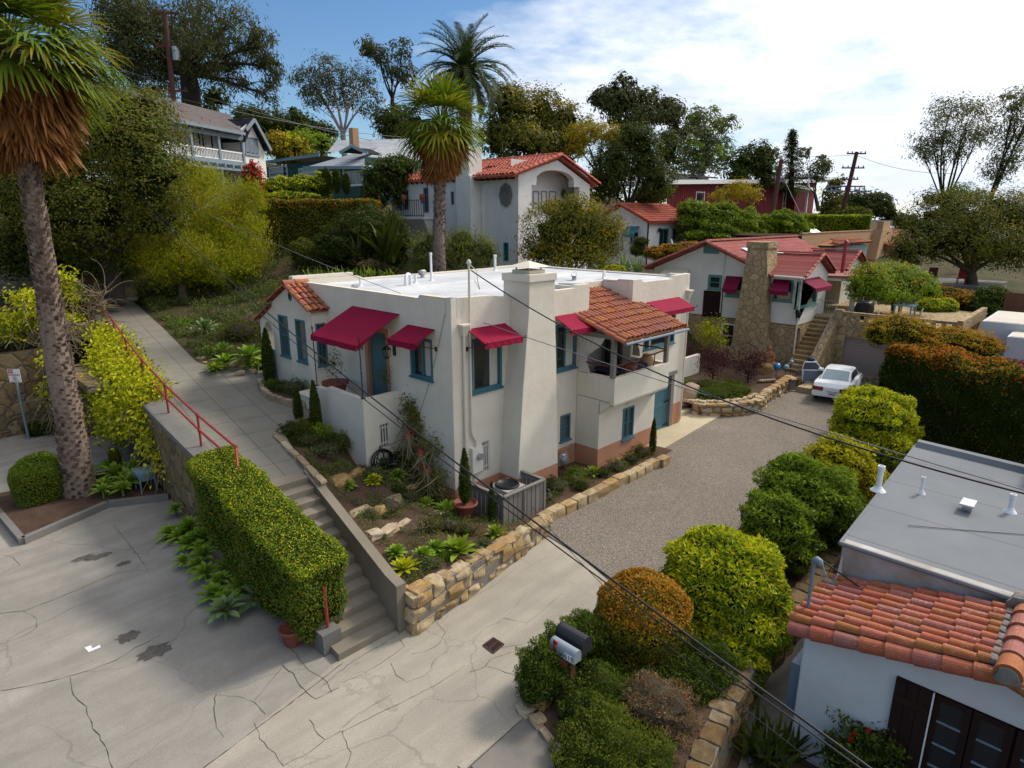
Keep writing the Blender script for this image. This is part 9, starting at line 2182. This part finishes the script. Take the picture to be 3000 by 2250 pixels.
for x,y,z,r,h,lf,lb in((1560,560,2.75,.9,1.1,'lf_olive','round olive shrub between the agaves and the arched gate'),(1640,500,2.9,.7,1.0,'lf_twig','greyish twiggy shrub behind the olive one'),(1000,330,3.5,.8,.7,'lf_dark','dark rounded shrub left of the pepper tree trunk'),(1100,360,3.4,.7,.5,'lf_dark','dark strappy clump at the pepper tree foot'),(1340,330,3.3,.8,.8,'lf_dark','dark grassy clump right of the pepper tree trunk'),(1500,400,3.1,.5,.5,'lf_yellow','yellow tinged shrub beside the brick terrace')):
 p=ZP(*c4(x,y),z);bush('garden_shrub',lb,'shrub',[(p.x,p.y,z+h*.4,r,r,h*.6),(p.x+r*.5,p.y+r*.4,z+h*.3,r*.7,r*.7,h*.5)],lf,2200,.12,.035,'shrubs in the path garden','corebrown',depth=.25,bump=.2,shrink=.7,base=(p.x,p.y,z),updn=.3)
p=ZP(*c4(980,190),3.9);mb=MB()
for i in range(26):a=rd.uniform(0,6.28);r=rd.uniform(0,.9);ell(mb,(p.x+r*cos(a),p.y+r*sin(a),4.1+rd.uniform(0,.9)),(rd.uniform(.14,.22),.07,rd.uniform(.2,.3)),wob=.02,seg=8,rings=6)
mb.solo('prickly_pear',M['lf_agaveblue'],'prickly pear cactus with flat pads at the head of the path','cactus',(p.x,p.y,3.9),smooth=True)
mb=MB();q=[ZP(*c4(x,y),2.78)for x,y in((1120,520),(1270,500),(1290,560),(1160,580))];mb.prism([(v.x,v.y)for v in q],2.4,2.86);structure('brick_walk',mb,M['brick'])
mb=MB();q=[ZP(*c4(x,y),3.15)for x,y in((1570,400),(1720,330),(1700,410),(1600,440))];mb.prism([(v.x,v.y)for v in q],2.6,3.2);structure('brick_terrace',mb,M['brick'])
PR='stones edging the path garden'
for i in range(20):
 x,y,z=[(1100,480,2.95),(1130,500,2.95),(1170,490,2.95),(1240,490,2.95),(1205,560,2.78),(1220,600,2.72),(1255,630,2.68),(1270,580,2.76),(1310,680,2.6),(1060,450,3.1),(820,240,3.95),(850,255,3.9),(1340,440,3.0),(1240,560,2.8),(1330,705,2.55),(1640,755,2.5),(1560,770,2.48),(1450,440,3.05),(1090,500,2.95),(1200,575,2.75)][i]
 p=ZP(*c4(x,y),z);m=MB();s_=rd.uniform(.13,.26);boulder(m,(p.x,p.y,z+.05),s_,s_*.75,s_*.6,rd,rd.uniform(0,3));m.solo('garden_rock',M['rock'],'weathered cream stone edging the garden along the path','rock',(p.x,p.y,z),PR,smooth=True)
RP='pile of pale rocks behind the entrance bay'
for i in range(46):
 t=rd.uniform(0,1);x=1450+300*t+rd.uniform(-15,15);y=355-85*t+rd.uniform(-40,45);z=3.25+.35*t+(355-85*t-y)*.006
 p=ZP(*c4(x,y),z);m=MB();s_=rd.uniform(.14,.30);boulder(m,(p.x,p.y,z),s_,s_*.8,s_*.7,rd,rd.uniform(0,3));m.solo('pale_rock',M['rock'],'pale rounded rock in the heap behind the tiled entrance bay','rock',(p.x,p.y,z-.1),RP,smooth=True)
for i in range(16):
 x,y=rd.uniform(1500,1900),rd.uniform(160,210)-0;p=ZP(*c4(x,y),4.0);m=MB();s_=rd.uniform(.14,.3);boulder(m,(p.x,p.y,4.0),s_,s_*.8,s_*.7,rd,rd.uniform(0,3));m.solo('pale_rock',M['rock'],'tan rock set in the mulch terrace above the entrance bay','rock',(p.x,p.y,3.9),'rocks in the upper mulch terrace',smooth=True)
for i in range(7):p=ZP(*c4([1560,1625,1670,1800,1990,1730,1840][i],[150,145,132,120,120,110,135][i]),4.3);m=MB();ell(m,(p.x,p.y,4.4),(.22,.22,.2),wob=.05);m.solo('barrel_cactus',M['lf_yellow'],'yellow barrel cactus on the mulch terrace','cactus',(p.x,p.y,4.2),'barrel cacti',smooth=True)
m=MB();a,b,c_=ZP(*c4(1485,285),3.4),ZP(*c4(1550,322),3.25),ZP(*c4(1465,240),3.4)
for p in(a,b):m.box(p.x-.05,p.x+.05,p.y-.05,p.y+.05,p.z-.2,p.z+.95)
m.bar(a+Vector((0,0,.95)),b+Vector((0,0,.95)),.07,.09);m.bar(a+Vector((0,0,.5)),b+Vector((0,0,.5)),.05,.08);m.bar(a+Vector((0,0,.95)),a+Vector((-.9,.5,1.25)),.07,.09)
m.solo('hand_rail',M['whitepaint'],'short white timber hand rail among the agaves','railing',a)
mb=MB();mb.prism([(-9.25,7.75),(-7.0,8.7),(-5.5,7.9),(-5.4,11.4),(-9.5,11.9)],ZS-.1,ZS+.16);structure('palm_bed',mb,M['soil'])
mb=MB()
for(a,b)in(((-9.3,7.62),(-7.0,8.58)),((-7.0,8.58),(-5.48,7.76))):mb.bar((a[0],a[1],ZS+.08),(b[0],b[1],ZS+.08),.17,.24)
mb.bar((-9.32,7.6,ZS+.08),(-9.6,11.9,ZS+.08),.17,.24);mb.solo('bed_kerb',M['kerb'],'angled concrete kerb round the near palm bed','kerb',(-7.5,8.3,ZS))
AG='agaves in the palm bed'
for i,(x,y,L_,h_,lb)in enumerate([(-6.6,11.0,.62,2,'agave right behind the near palm trunk'),(-6.1,10.0,.8,3,'widest agave between palm trunk and rubble wall'),(-6.5,9.1,.6,3,'agave in front of the widest one near the kerb'),(-7.0,8.95,.42,1,'pale small agave at the kerb beside the palm'),(-5.95,8.9,.36,1,'little agave closest to the rubble wall')]):
 rosette('agave',lb,'plant',(x,y,ZS+.2),L_,26,L_*.27,'lf_agave',AG,h_,.2,i,80,5,.25)
spikes('aloe','upright yellowish aloe behind the palm bed agaves','plant',(-6.1,10.9,ZS+.2),1.2,22,.07,'lf_olive',None,2,9,.1,(65,88))
t=thing('wheelbarrow','old blue green metal cart against the rubble wall','cart',(-5.75,8.75,ZS+.15));m=MB();m.hexa([(-6.0,8.5,.15),(-5.6,8.5,.15),(-5.6,9.0,.15),(-6.0,9.0,.15),(-6.1,8.4,.45),(-5.55,8.4,.45),(-5.55,9.1,.45),(-6.1,9.1,.45)]);m.obj('tray',M['teallight'],t)
for x,y in((-6.05,8.45),(-5.6,8.45),(-6.05,9.05),(-5.6,9.05)):m=MB();m.tube([(x,y,ZS+.1),(x,y,.5)],.025,5);m.obj('leg',M['bluegrey'],t)
m=MB();m.tube([(-5.62,9.75,ZS),(-5.5,9.75,2.0)],.05,8);m.solo('drain_pipe',M['rust'],'rust coloured pipe running up the rubble retaining wall','pipe',(-5.62,9.75,ZS))
for i,(x,y,L_,h_,lb)in enumerate([(-6.15,4.9,.55,3,'agave cluster farthest along the hedge foot, by the soil patch'),(-6.1,3.8,.6,4,'second agave cluster along the hedge foot'),(-6.45,2.9,.5,3,'bright agave leaning out over the pavement'),(-6.3,1.8,.55,3,'agave cluster at the middle of the hedge foot'),(-6.5,.9,.55,3,'broad agave spreading on the pavement'),(-6.35,-.05,.72,2,'large grey hearted agave nearest the steps'),(-5.75,6.3,.4,1,'single agave at the base of the rubble wall')]):
 rosette('agave',lb,'plant',(x,y,ZS+.02),L_,26,L_*.29,'lf_agave' if i!=5 else 'lf_agaveblue','agaves along the hedge foot',h_,.18,i+20,80,3,.25)
pot('plant_pot','terracotta pot half hidden under the near end of the box hedge',(-6.1,-1.75,ZS),.26,.4)
mb=MB();mb.prism([(-6.5,5.0),(-5.55,4.6),(-5.5,5.6),(-6.2,5.8)],ZS-.1,ZS+.012);structure('soil_patch',mb,M['soil'])
rl=thing('red_railing','red pipe railing along the edge of the sloping path','railing',(-5.4,4,1.8));rb_=[2.3,2.31,5.1,8.3,11.5,14.8,18.2,21.6,25,28.4,31.5]
ra=[pl(max(b,1.6))+.22 for b in rb_];rz=[zpath(b)for b in rb_]
for h in(.98,.52):m=MB();m.tube([(a,b,z+h)for a,b,z in zip(ra,rb_,rz)],.034,8);m.obj('rail',M['redrail'],rl)
for a,b,z in list(zip(ra,rb_,rz))[1:]:
 m=MB();m.tube([(a,b,z-.05),(a,b,z+.99)],.034,8)
 for h in(.98,.52):m.lathe((a,b,z+h-.045),[(.036,0),(.05,.01),(.05,.08),(.036,.09)],8)
 m.obj('post',M['redrail'],rl)
m=MB();m.tube([(ra[0],2.3,rz[0]+.98),(-5.5,1.75,2.25),(-5.62,-2.4,.98)],.034,8);m.tube([(ra[0],2.3,rz[0]+.52),(-5.5,1.75,1.9),(-5.62,-2.4,.55)],.034,8);m.obj('stair_rail',M['redrail'],rl);m=MB();m.tube([(-5.62,-2.4,.02),(-5.62,-2.4,1.0)],.036,8);m.obj('post',M['redrail'],rl)
r2l=thing('red_railing','second red railing beside the raised pavement at the far left','railing',(-6,30,4));ps=[ZP(*c4(x,y),3.7)for x,y in((-150,265),(100,262),(225,262))]
for h in(1.2,.55):m=MB();m.tube([p+Vector((0,0,h))for p in ps],.04,6);m.obj('rail',M['redrail'],r2l)
sg=thing('no_parking_sign','white and red no parking sign on a grey steel post','sign',(-7.5,18.1,ZS));sx,sy=-7.5,18.1
m=MB();m.tube([(sx,sy,ZS),(sx-.02,sy,2.35)],.05,6);m.obj('post',M['bluegrey'],sg)
yaw=atan2(-.66,-.75);fd=Vector((cos(yaw),sin(yaw),0));sdv=Vector((-fd.y,fd.x,0));o=Vector((sx,sy,2.3))+fd*.06
def sp(u,z,w=0):return tuple(o+sdv*u+Vector((0,0,z))+fd*w)
m=MB();m.hexa([sp(-.25,-.27,-.012),sp(.25,-.27,-.012),sp(.25,-.27,.0),sp(-.25,-.27,.0),sp(-.25,.27,-.012),sp(.25,.27,-.012),sp(.25,.27,0),sp(-.25,.27,0)]);pn=m.obj('plate',M['signwhite'],sg)
m=MB();m.add([sp(-.24,.10,.003),sp(-.02,.10,.003),sp(-.02,.26,.003),sp(-.24,.26,.003)],[[0,1,2,3]]);m.obj('red_panel',M['signred'],sg)
ro=(pi/2,0,yaw+pi/2)
for tx,sz,u,z,mt in(('NO',.15,-.13,.18,'signwhite'),('PARKING',.115,0,.025,'signred'),('ANY',.085,0,-.075,'signred'),('TIME',.085,0,-.155,'signred')):text_part('lettering',tx,sz,M[mt],sg,sp(u,z,.006),ro)
m=MB();m.add([sp(-.16,-.235,.004),sp(.10,-.235,.004),sp(.10,-.215,.004),sp(-.16,-.215,.004)],[[0,1,2,3]]);m.add([sp(.09,-.25,.004),sp(.17,-.225,.004),sp(.09,-.2,.004)],[[0,1,2]]);m.obj('arrow',M['signred'],sg)
bl2=[(-7.2,18.4),(-6.7,18.2),(-9.4,18.5)]
for i,(x,y)in enumerate(bl2):sb('wall_plant',['green plant at the foot of the boundary wall by the palm trunk','grey plant in a pot near the recess','bright plant left of the no parking post'][i],x,y,ZS,.4,.6,['lf_dark','lf_grey','lf_bright'][i],700,.1,.04,'plant')
def mailbox(name,label,x,y,z,mat,l=.56,w=.20,h=.24,flag=True,num=None):
 t=thing(name,label,'mailbox',(x,y,z));a=[(-w/2,0),(w/2,0),(w/2,h*.58)]+[(w/2*cos(q),h*.58+w/2*sin(q))for q in np.linspace(.3,pi-.3,7)]+[(-w/2,h*.58)]
 m=MB();n=len(a);V=[(x+u,y-l/2,z+v)for u,v in a]+[(x+u,y+l/2,z+v)for u,v in a];m.add(V,[[i,(i+1)%n,n+(i+1)%n,n+i]for i in range(n)]);m.add(V[:n],[list(range(n))[::-1]]);m.add(V[n:],[list(range(n))]);m.obj('box',M[mat],t)
 m=MB();V=[(x+u*1.05,y+l/2,z+v*1.04-.004)for u,v in a]+[(x+u*1.05,y+l/2+.02,z+v*1.04-.004)for u,v in a];m.add(V,[[i,(i+1)%n,n+(i+1)%n,n+i]for i in range(n)]);m.add(V[n:],[list(range(n))]);m.obj('door',M[mat],t)
 if flag:m=MB();m.box(x-w/2-.02,x-w/2-.004,y+.17,y+.20,z+.06,z+.28);m.box(x-w/2-.02,x-w/2-.004,y+.11,y+.2,z+.21,z+.28);m.obj('flag',M['signred'],t);m=MB();m.box(x-w/2-.016,x-w/2-.002,y+.15,y+.22,z+.03,z+.09);m.obj('flag_mount',M['black'],t)
 if num:m=MB();m.box(x-w/2-.006,x-w/2-.001,y-.27,y-.05,z+.015,z+.145);m.obj('number_plate',M['signwhite'],t);text_part('number',num,.15,M['ink'],t,(x-w/2-.009,y-.16,z+.078),(pi/2,0,-pi/2),ext=.001)
 return t
mailbox('mailbox','light grey mailbox numbered 618 with a raised red flag',-3.45,-7.06,.72,'bluemail' if 'bluemail' in M else 'metal',num='618')
mailbox('mailbox','larger black mailbox behind the grey one',-3.12,-6.98,.70,'blackmail' if 'blackmail' in M else 'black',.62,.27,.34,False)
mp=thing('mailbox_post','red brown timber post carrying the two mailboxes','post',(-3.3,-7.05,ZS));m=MB();m.box(-3.37,-3.23,-7.12,-6.98,ZS,.60);m.obj('post',M['postwood'],mp);m=MB();m.box(-3.60,-2.95,-7.16,-6.92,.60,.70);m.obj('crosspiece',M['postwood'],mp)
g=[ZP(*c8(x,y),ZS)for x,y in((920,868),(985,820),(1052,862),(985,918))];gr_=thing('drain_grate','rusty iron drain grate set in the driveway apron','drain',(sum((p.x for p in g))/4,sum((p.y for p in g))/4,ZS+.004))
m=MB();m.poly([(p.x,p.y,ZS+.009)for p in g]);m.obj('pit_shade',M['dark'],gr_);m=MB()  # flat dark sheet under the bars paints the shade of the drain hole
for i in range(4):m.bar(g[i]+Vector((0,0,.018)),g[(i+1)%4]+Vector((0,0,.018)),.035,.016)
for i in range(1,9):m.bar(g[0].lerp(g[1],i/9)+Vector((0,0,.016)),g[3].lerp(g[2],i/9)+Vector((0,0,.016)),.016,.012)
m.bar(g[0].lerp(g[3],.5)+Vector((0,0,.019)),g[1].lerp(g[2],.5)+Vector((0,0,.019)),.03,.014);m.obj('bars',M['rust'],gr_)
a,b=DP(*r5(2000,1190),36),DP(*r5(2400,1230),34);m=MB();d=(b-a);n=26
for i in range(n):p=a+d*i/n;q=a+d*(i+.94)/n;m.bar((p+q)/2-Vector((0,0,1.0)),(p+q)/2+Vector((0,0,1.15)),(q-p).length,.03,(d.y,-d.x,0))
m.solo('board_fence',M['fence'],'red brown board fence at the right edge below the oak','fence',a)
p0=DP(*r5(1380,880),47);m=MB();m.box(p0.x-1.5,p0.x+5,p0.y-3.5,p0.y+2,p0.z-1,p0.z-.15);structure('oak_patio',m,M['walk'])
for i,(x,y,dd_)in enumerate([(1610,805,46),(1305,835,47)]):
 c=DP(*r5(x,y),dd_);t=thing('patio_chair',['red patio chair under the oak','wooden patio chair left of the red one'][i],'chair',(c.x,c.y,p0.z-.15));zf=p0.z-.15
 m=MB();m.box(c.x-.28,c.x+.28,c.y-.28,c.y+.28,zf+.40,zf+.48);m.obj('seat',M['signred' if i==0 else 'fence'],t);m=MB();m.hexa([(c.x+.22,c.y-.28,zf+.48),(c.x+.28,c.y-.28,zf+.48),(c.x+.28,c.y+.28,zf+.48),(c.x+.22,c.y+.28,zf+.48),(c.x+.36,c.y-.28,zf+1.1),(c.x+.42,c.y-.28,zf+1.1),(c.x+.42,c.y+.28,zf+1.1),(c.x+.36,c.y+.28,zf+1.1)]);m.obj('backrest',M['signred' if i==0 else 'fence'],t)
 for s_ in(-1,1):
  for q in(-1,1):m=MB();m.box(c.x+s_*.24-.025,c.x+s_*.24+.025,c.y+q*.24-.025,c.y+q*.24+.025,zf,zf+.40);m.obj('leg',M['fence'],t)
def pole(name,label,bp,tp,d,r,arms,dz=3):
 b,t_=DP(bp[0]*K,bp[1]*K,d),DP(tp[0]*K,tp[1]*K,d);o=thing(name,label,'utility pole',(b.x,b.y,b.z-dz));ax=(t_-b).normalized()
 m=MB();m.tube([b-ax*dz,t_],[r*1.2,r*.85],10);m.obj('pole',M['polewood'],o)
 for(k,l)in arms:
  c=b.lerp(t_,k);m=MB();m.bar(c-Vector((.7,-.7,0))*l,c+Vector((.7,-.7,0))*l,.12,.14)
  for q in(-.9,-.45,.45,.9):m.lathe(tuple(c+Vector((.7,-.7,0))*l*q+Vector((0,0,.07))),[(.05,0),(.07,.1),(.03,.2)],6)
  m.obj('crossarm',M['polewood'],o)
 return o,b,t_
pl_,pb0,pt0=pole('utility_pole','tall wooden power pole with transformer at the upper left',(375,215),(355,22),56,.2,[(.97,1.2),(.6,.9),(.1,1.2)])
m=MB();c=pb0.lerp(pt0,.52)+Vector((.45,-.3,0));m.lathe(tuple(c-Vector((0,0,.5))),[(.0,0),(.3,.03),(.3,1.0),(.22,1.05),(0,1.08)],12);m.obj('transformer',M['metal'],pl_)
pm_,pb1,pt1=pole('utility_pole','leaning wooden pole with stay wire before the red house',(1664,484),(1688,345),63,.22,[])
pr_,pb2,pt2=pole('utility_pole','leaning power pole with ladder crossarm on the right skyline',(1822,450),(1851,328),75,.24,[(.97,1.1),(.72,1.3),(.52,.9)],2)
ca=DP(1786*K,402*K,75),DP(1868*K,403*K,75);m=MB();m.bar(ca[0],ca[1],.12,.16);m.bar(ca[0]+Vector((0,0,-.55)),ca[1]+Vector((0,0,-.55)),.12,.16)
for i in range(9):p=ca[0].lerp(ca[1],i/8);m.box(p.x-.05,p.x+.05,p.y-.05,p.y+.05,p.z-.5,p.z+.1)
m.obj('ladder_arm',M['bluegrey'],pr_)
CG='overhead cables'
def cb(label,a,b,sag,r,mat='cable',nm='overhead_cable'):cable(nm,label,DP(a[0]*K,a[1]*K,a[2]),DP(b[0]*K,b[1]*K,b[2]),sag,r,mat,CG)
cb('thick black cable sweeping diagonally across the whole scene in front of the cream house',(200,305,40),(1935,1700,5.2),1.05,.017)
cb('thinner twin wire running just under the thick diagonal cable',(200,312,40),(1900,1690,5.25),1.15,.011)
cb('grey wire crossing above the front door toward the lower right',(330,400,38),(2250,1070,9),.75,.010,'cablegrey')
cable('overhead_cable','service wire dropping from the roof mast to the right edge',(.64,-.15,7.0),DP(2260*K,1078*K,8.6),.62,.016,'cable',CG)
cb('bundle of house wires from the near weatherhead to the right edge',(1768,1205,11.05),(2300,1530,8.4),.12,.016)
cb('wire sagging over the grey roof to the tile ridge',(1875,1100,14),(2300,1340,9.5),.18,.010)
cb('thin wire drooping beside the rose bush',(1150,1095,15),(1830,1700,5.6),.35,.007)
cb('upper thin wire crossing the sky behind the balcony house',(150,110,55),(960,330,80),1.0,.03,'cablegrey');cb('lower thin wire crossing the sky behind the balcony house',(300,190,56),(980,300,85),1.0,.03,'cablegrey');cb('line from the right hand pole toward the sycamore',(1846,335,75),(1560,325,95),.4,.02);cb('line from the right hand pole to the far right',(1850,335,75),(2060,375,60),.5,.02,'cablegrey');cb('stay wire from the leaning pole to the red roof',(1688,375,63),(1755,515,58),.05,.03,'cablegrey');cb('power line between the two wooden poles',(1690,352,63),(1845,385,75),.5,.02)
cable('roof_cable','loose grey cable lying across the grey roof',(3.1,-10.8,2.23),(5.0,-13.6,2.25),.02,.010,'cablegrey')
cable('wall_wire','thin wire hanging down the left facade beside the corner',(-.03,.22,5.84),(-.03,1.6,2.6),.25,.007,'cablegrey')
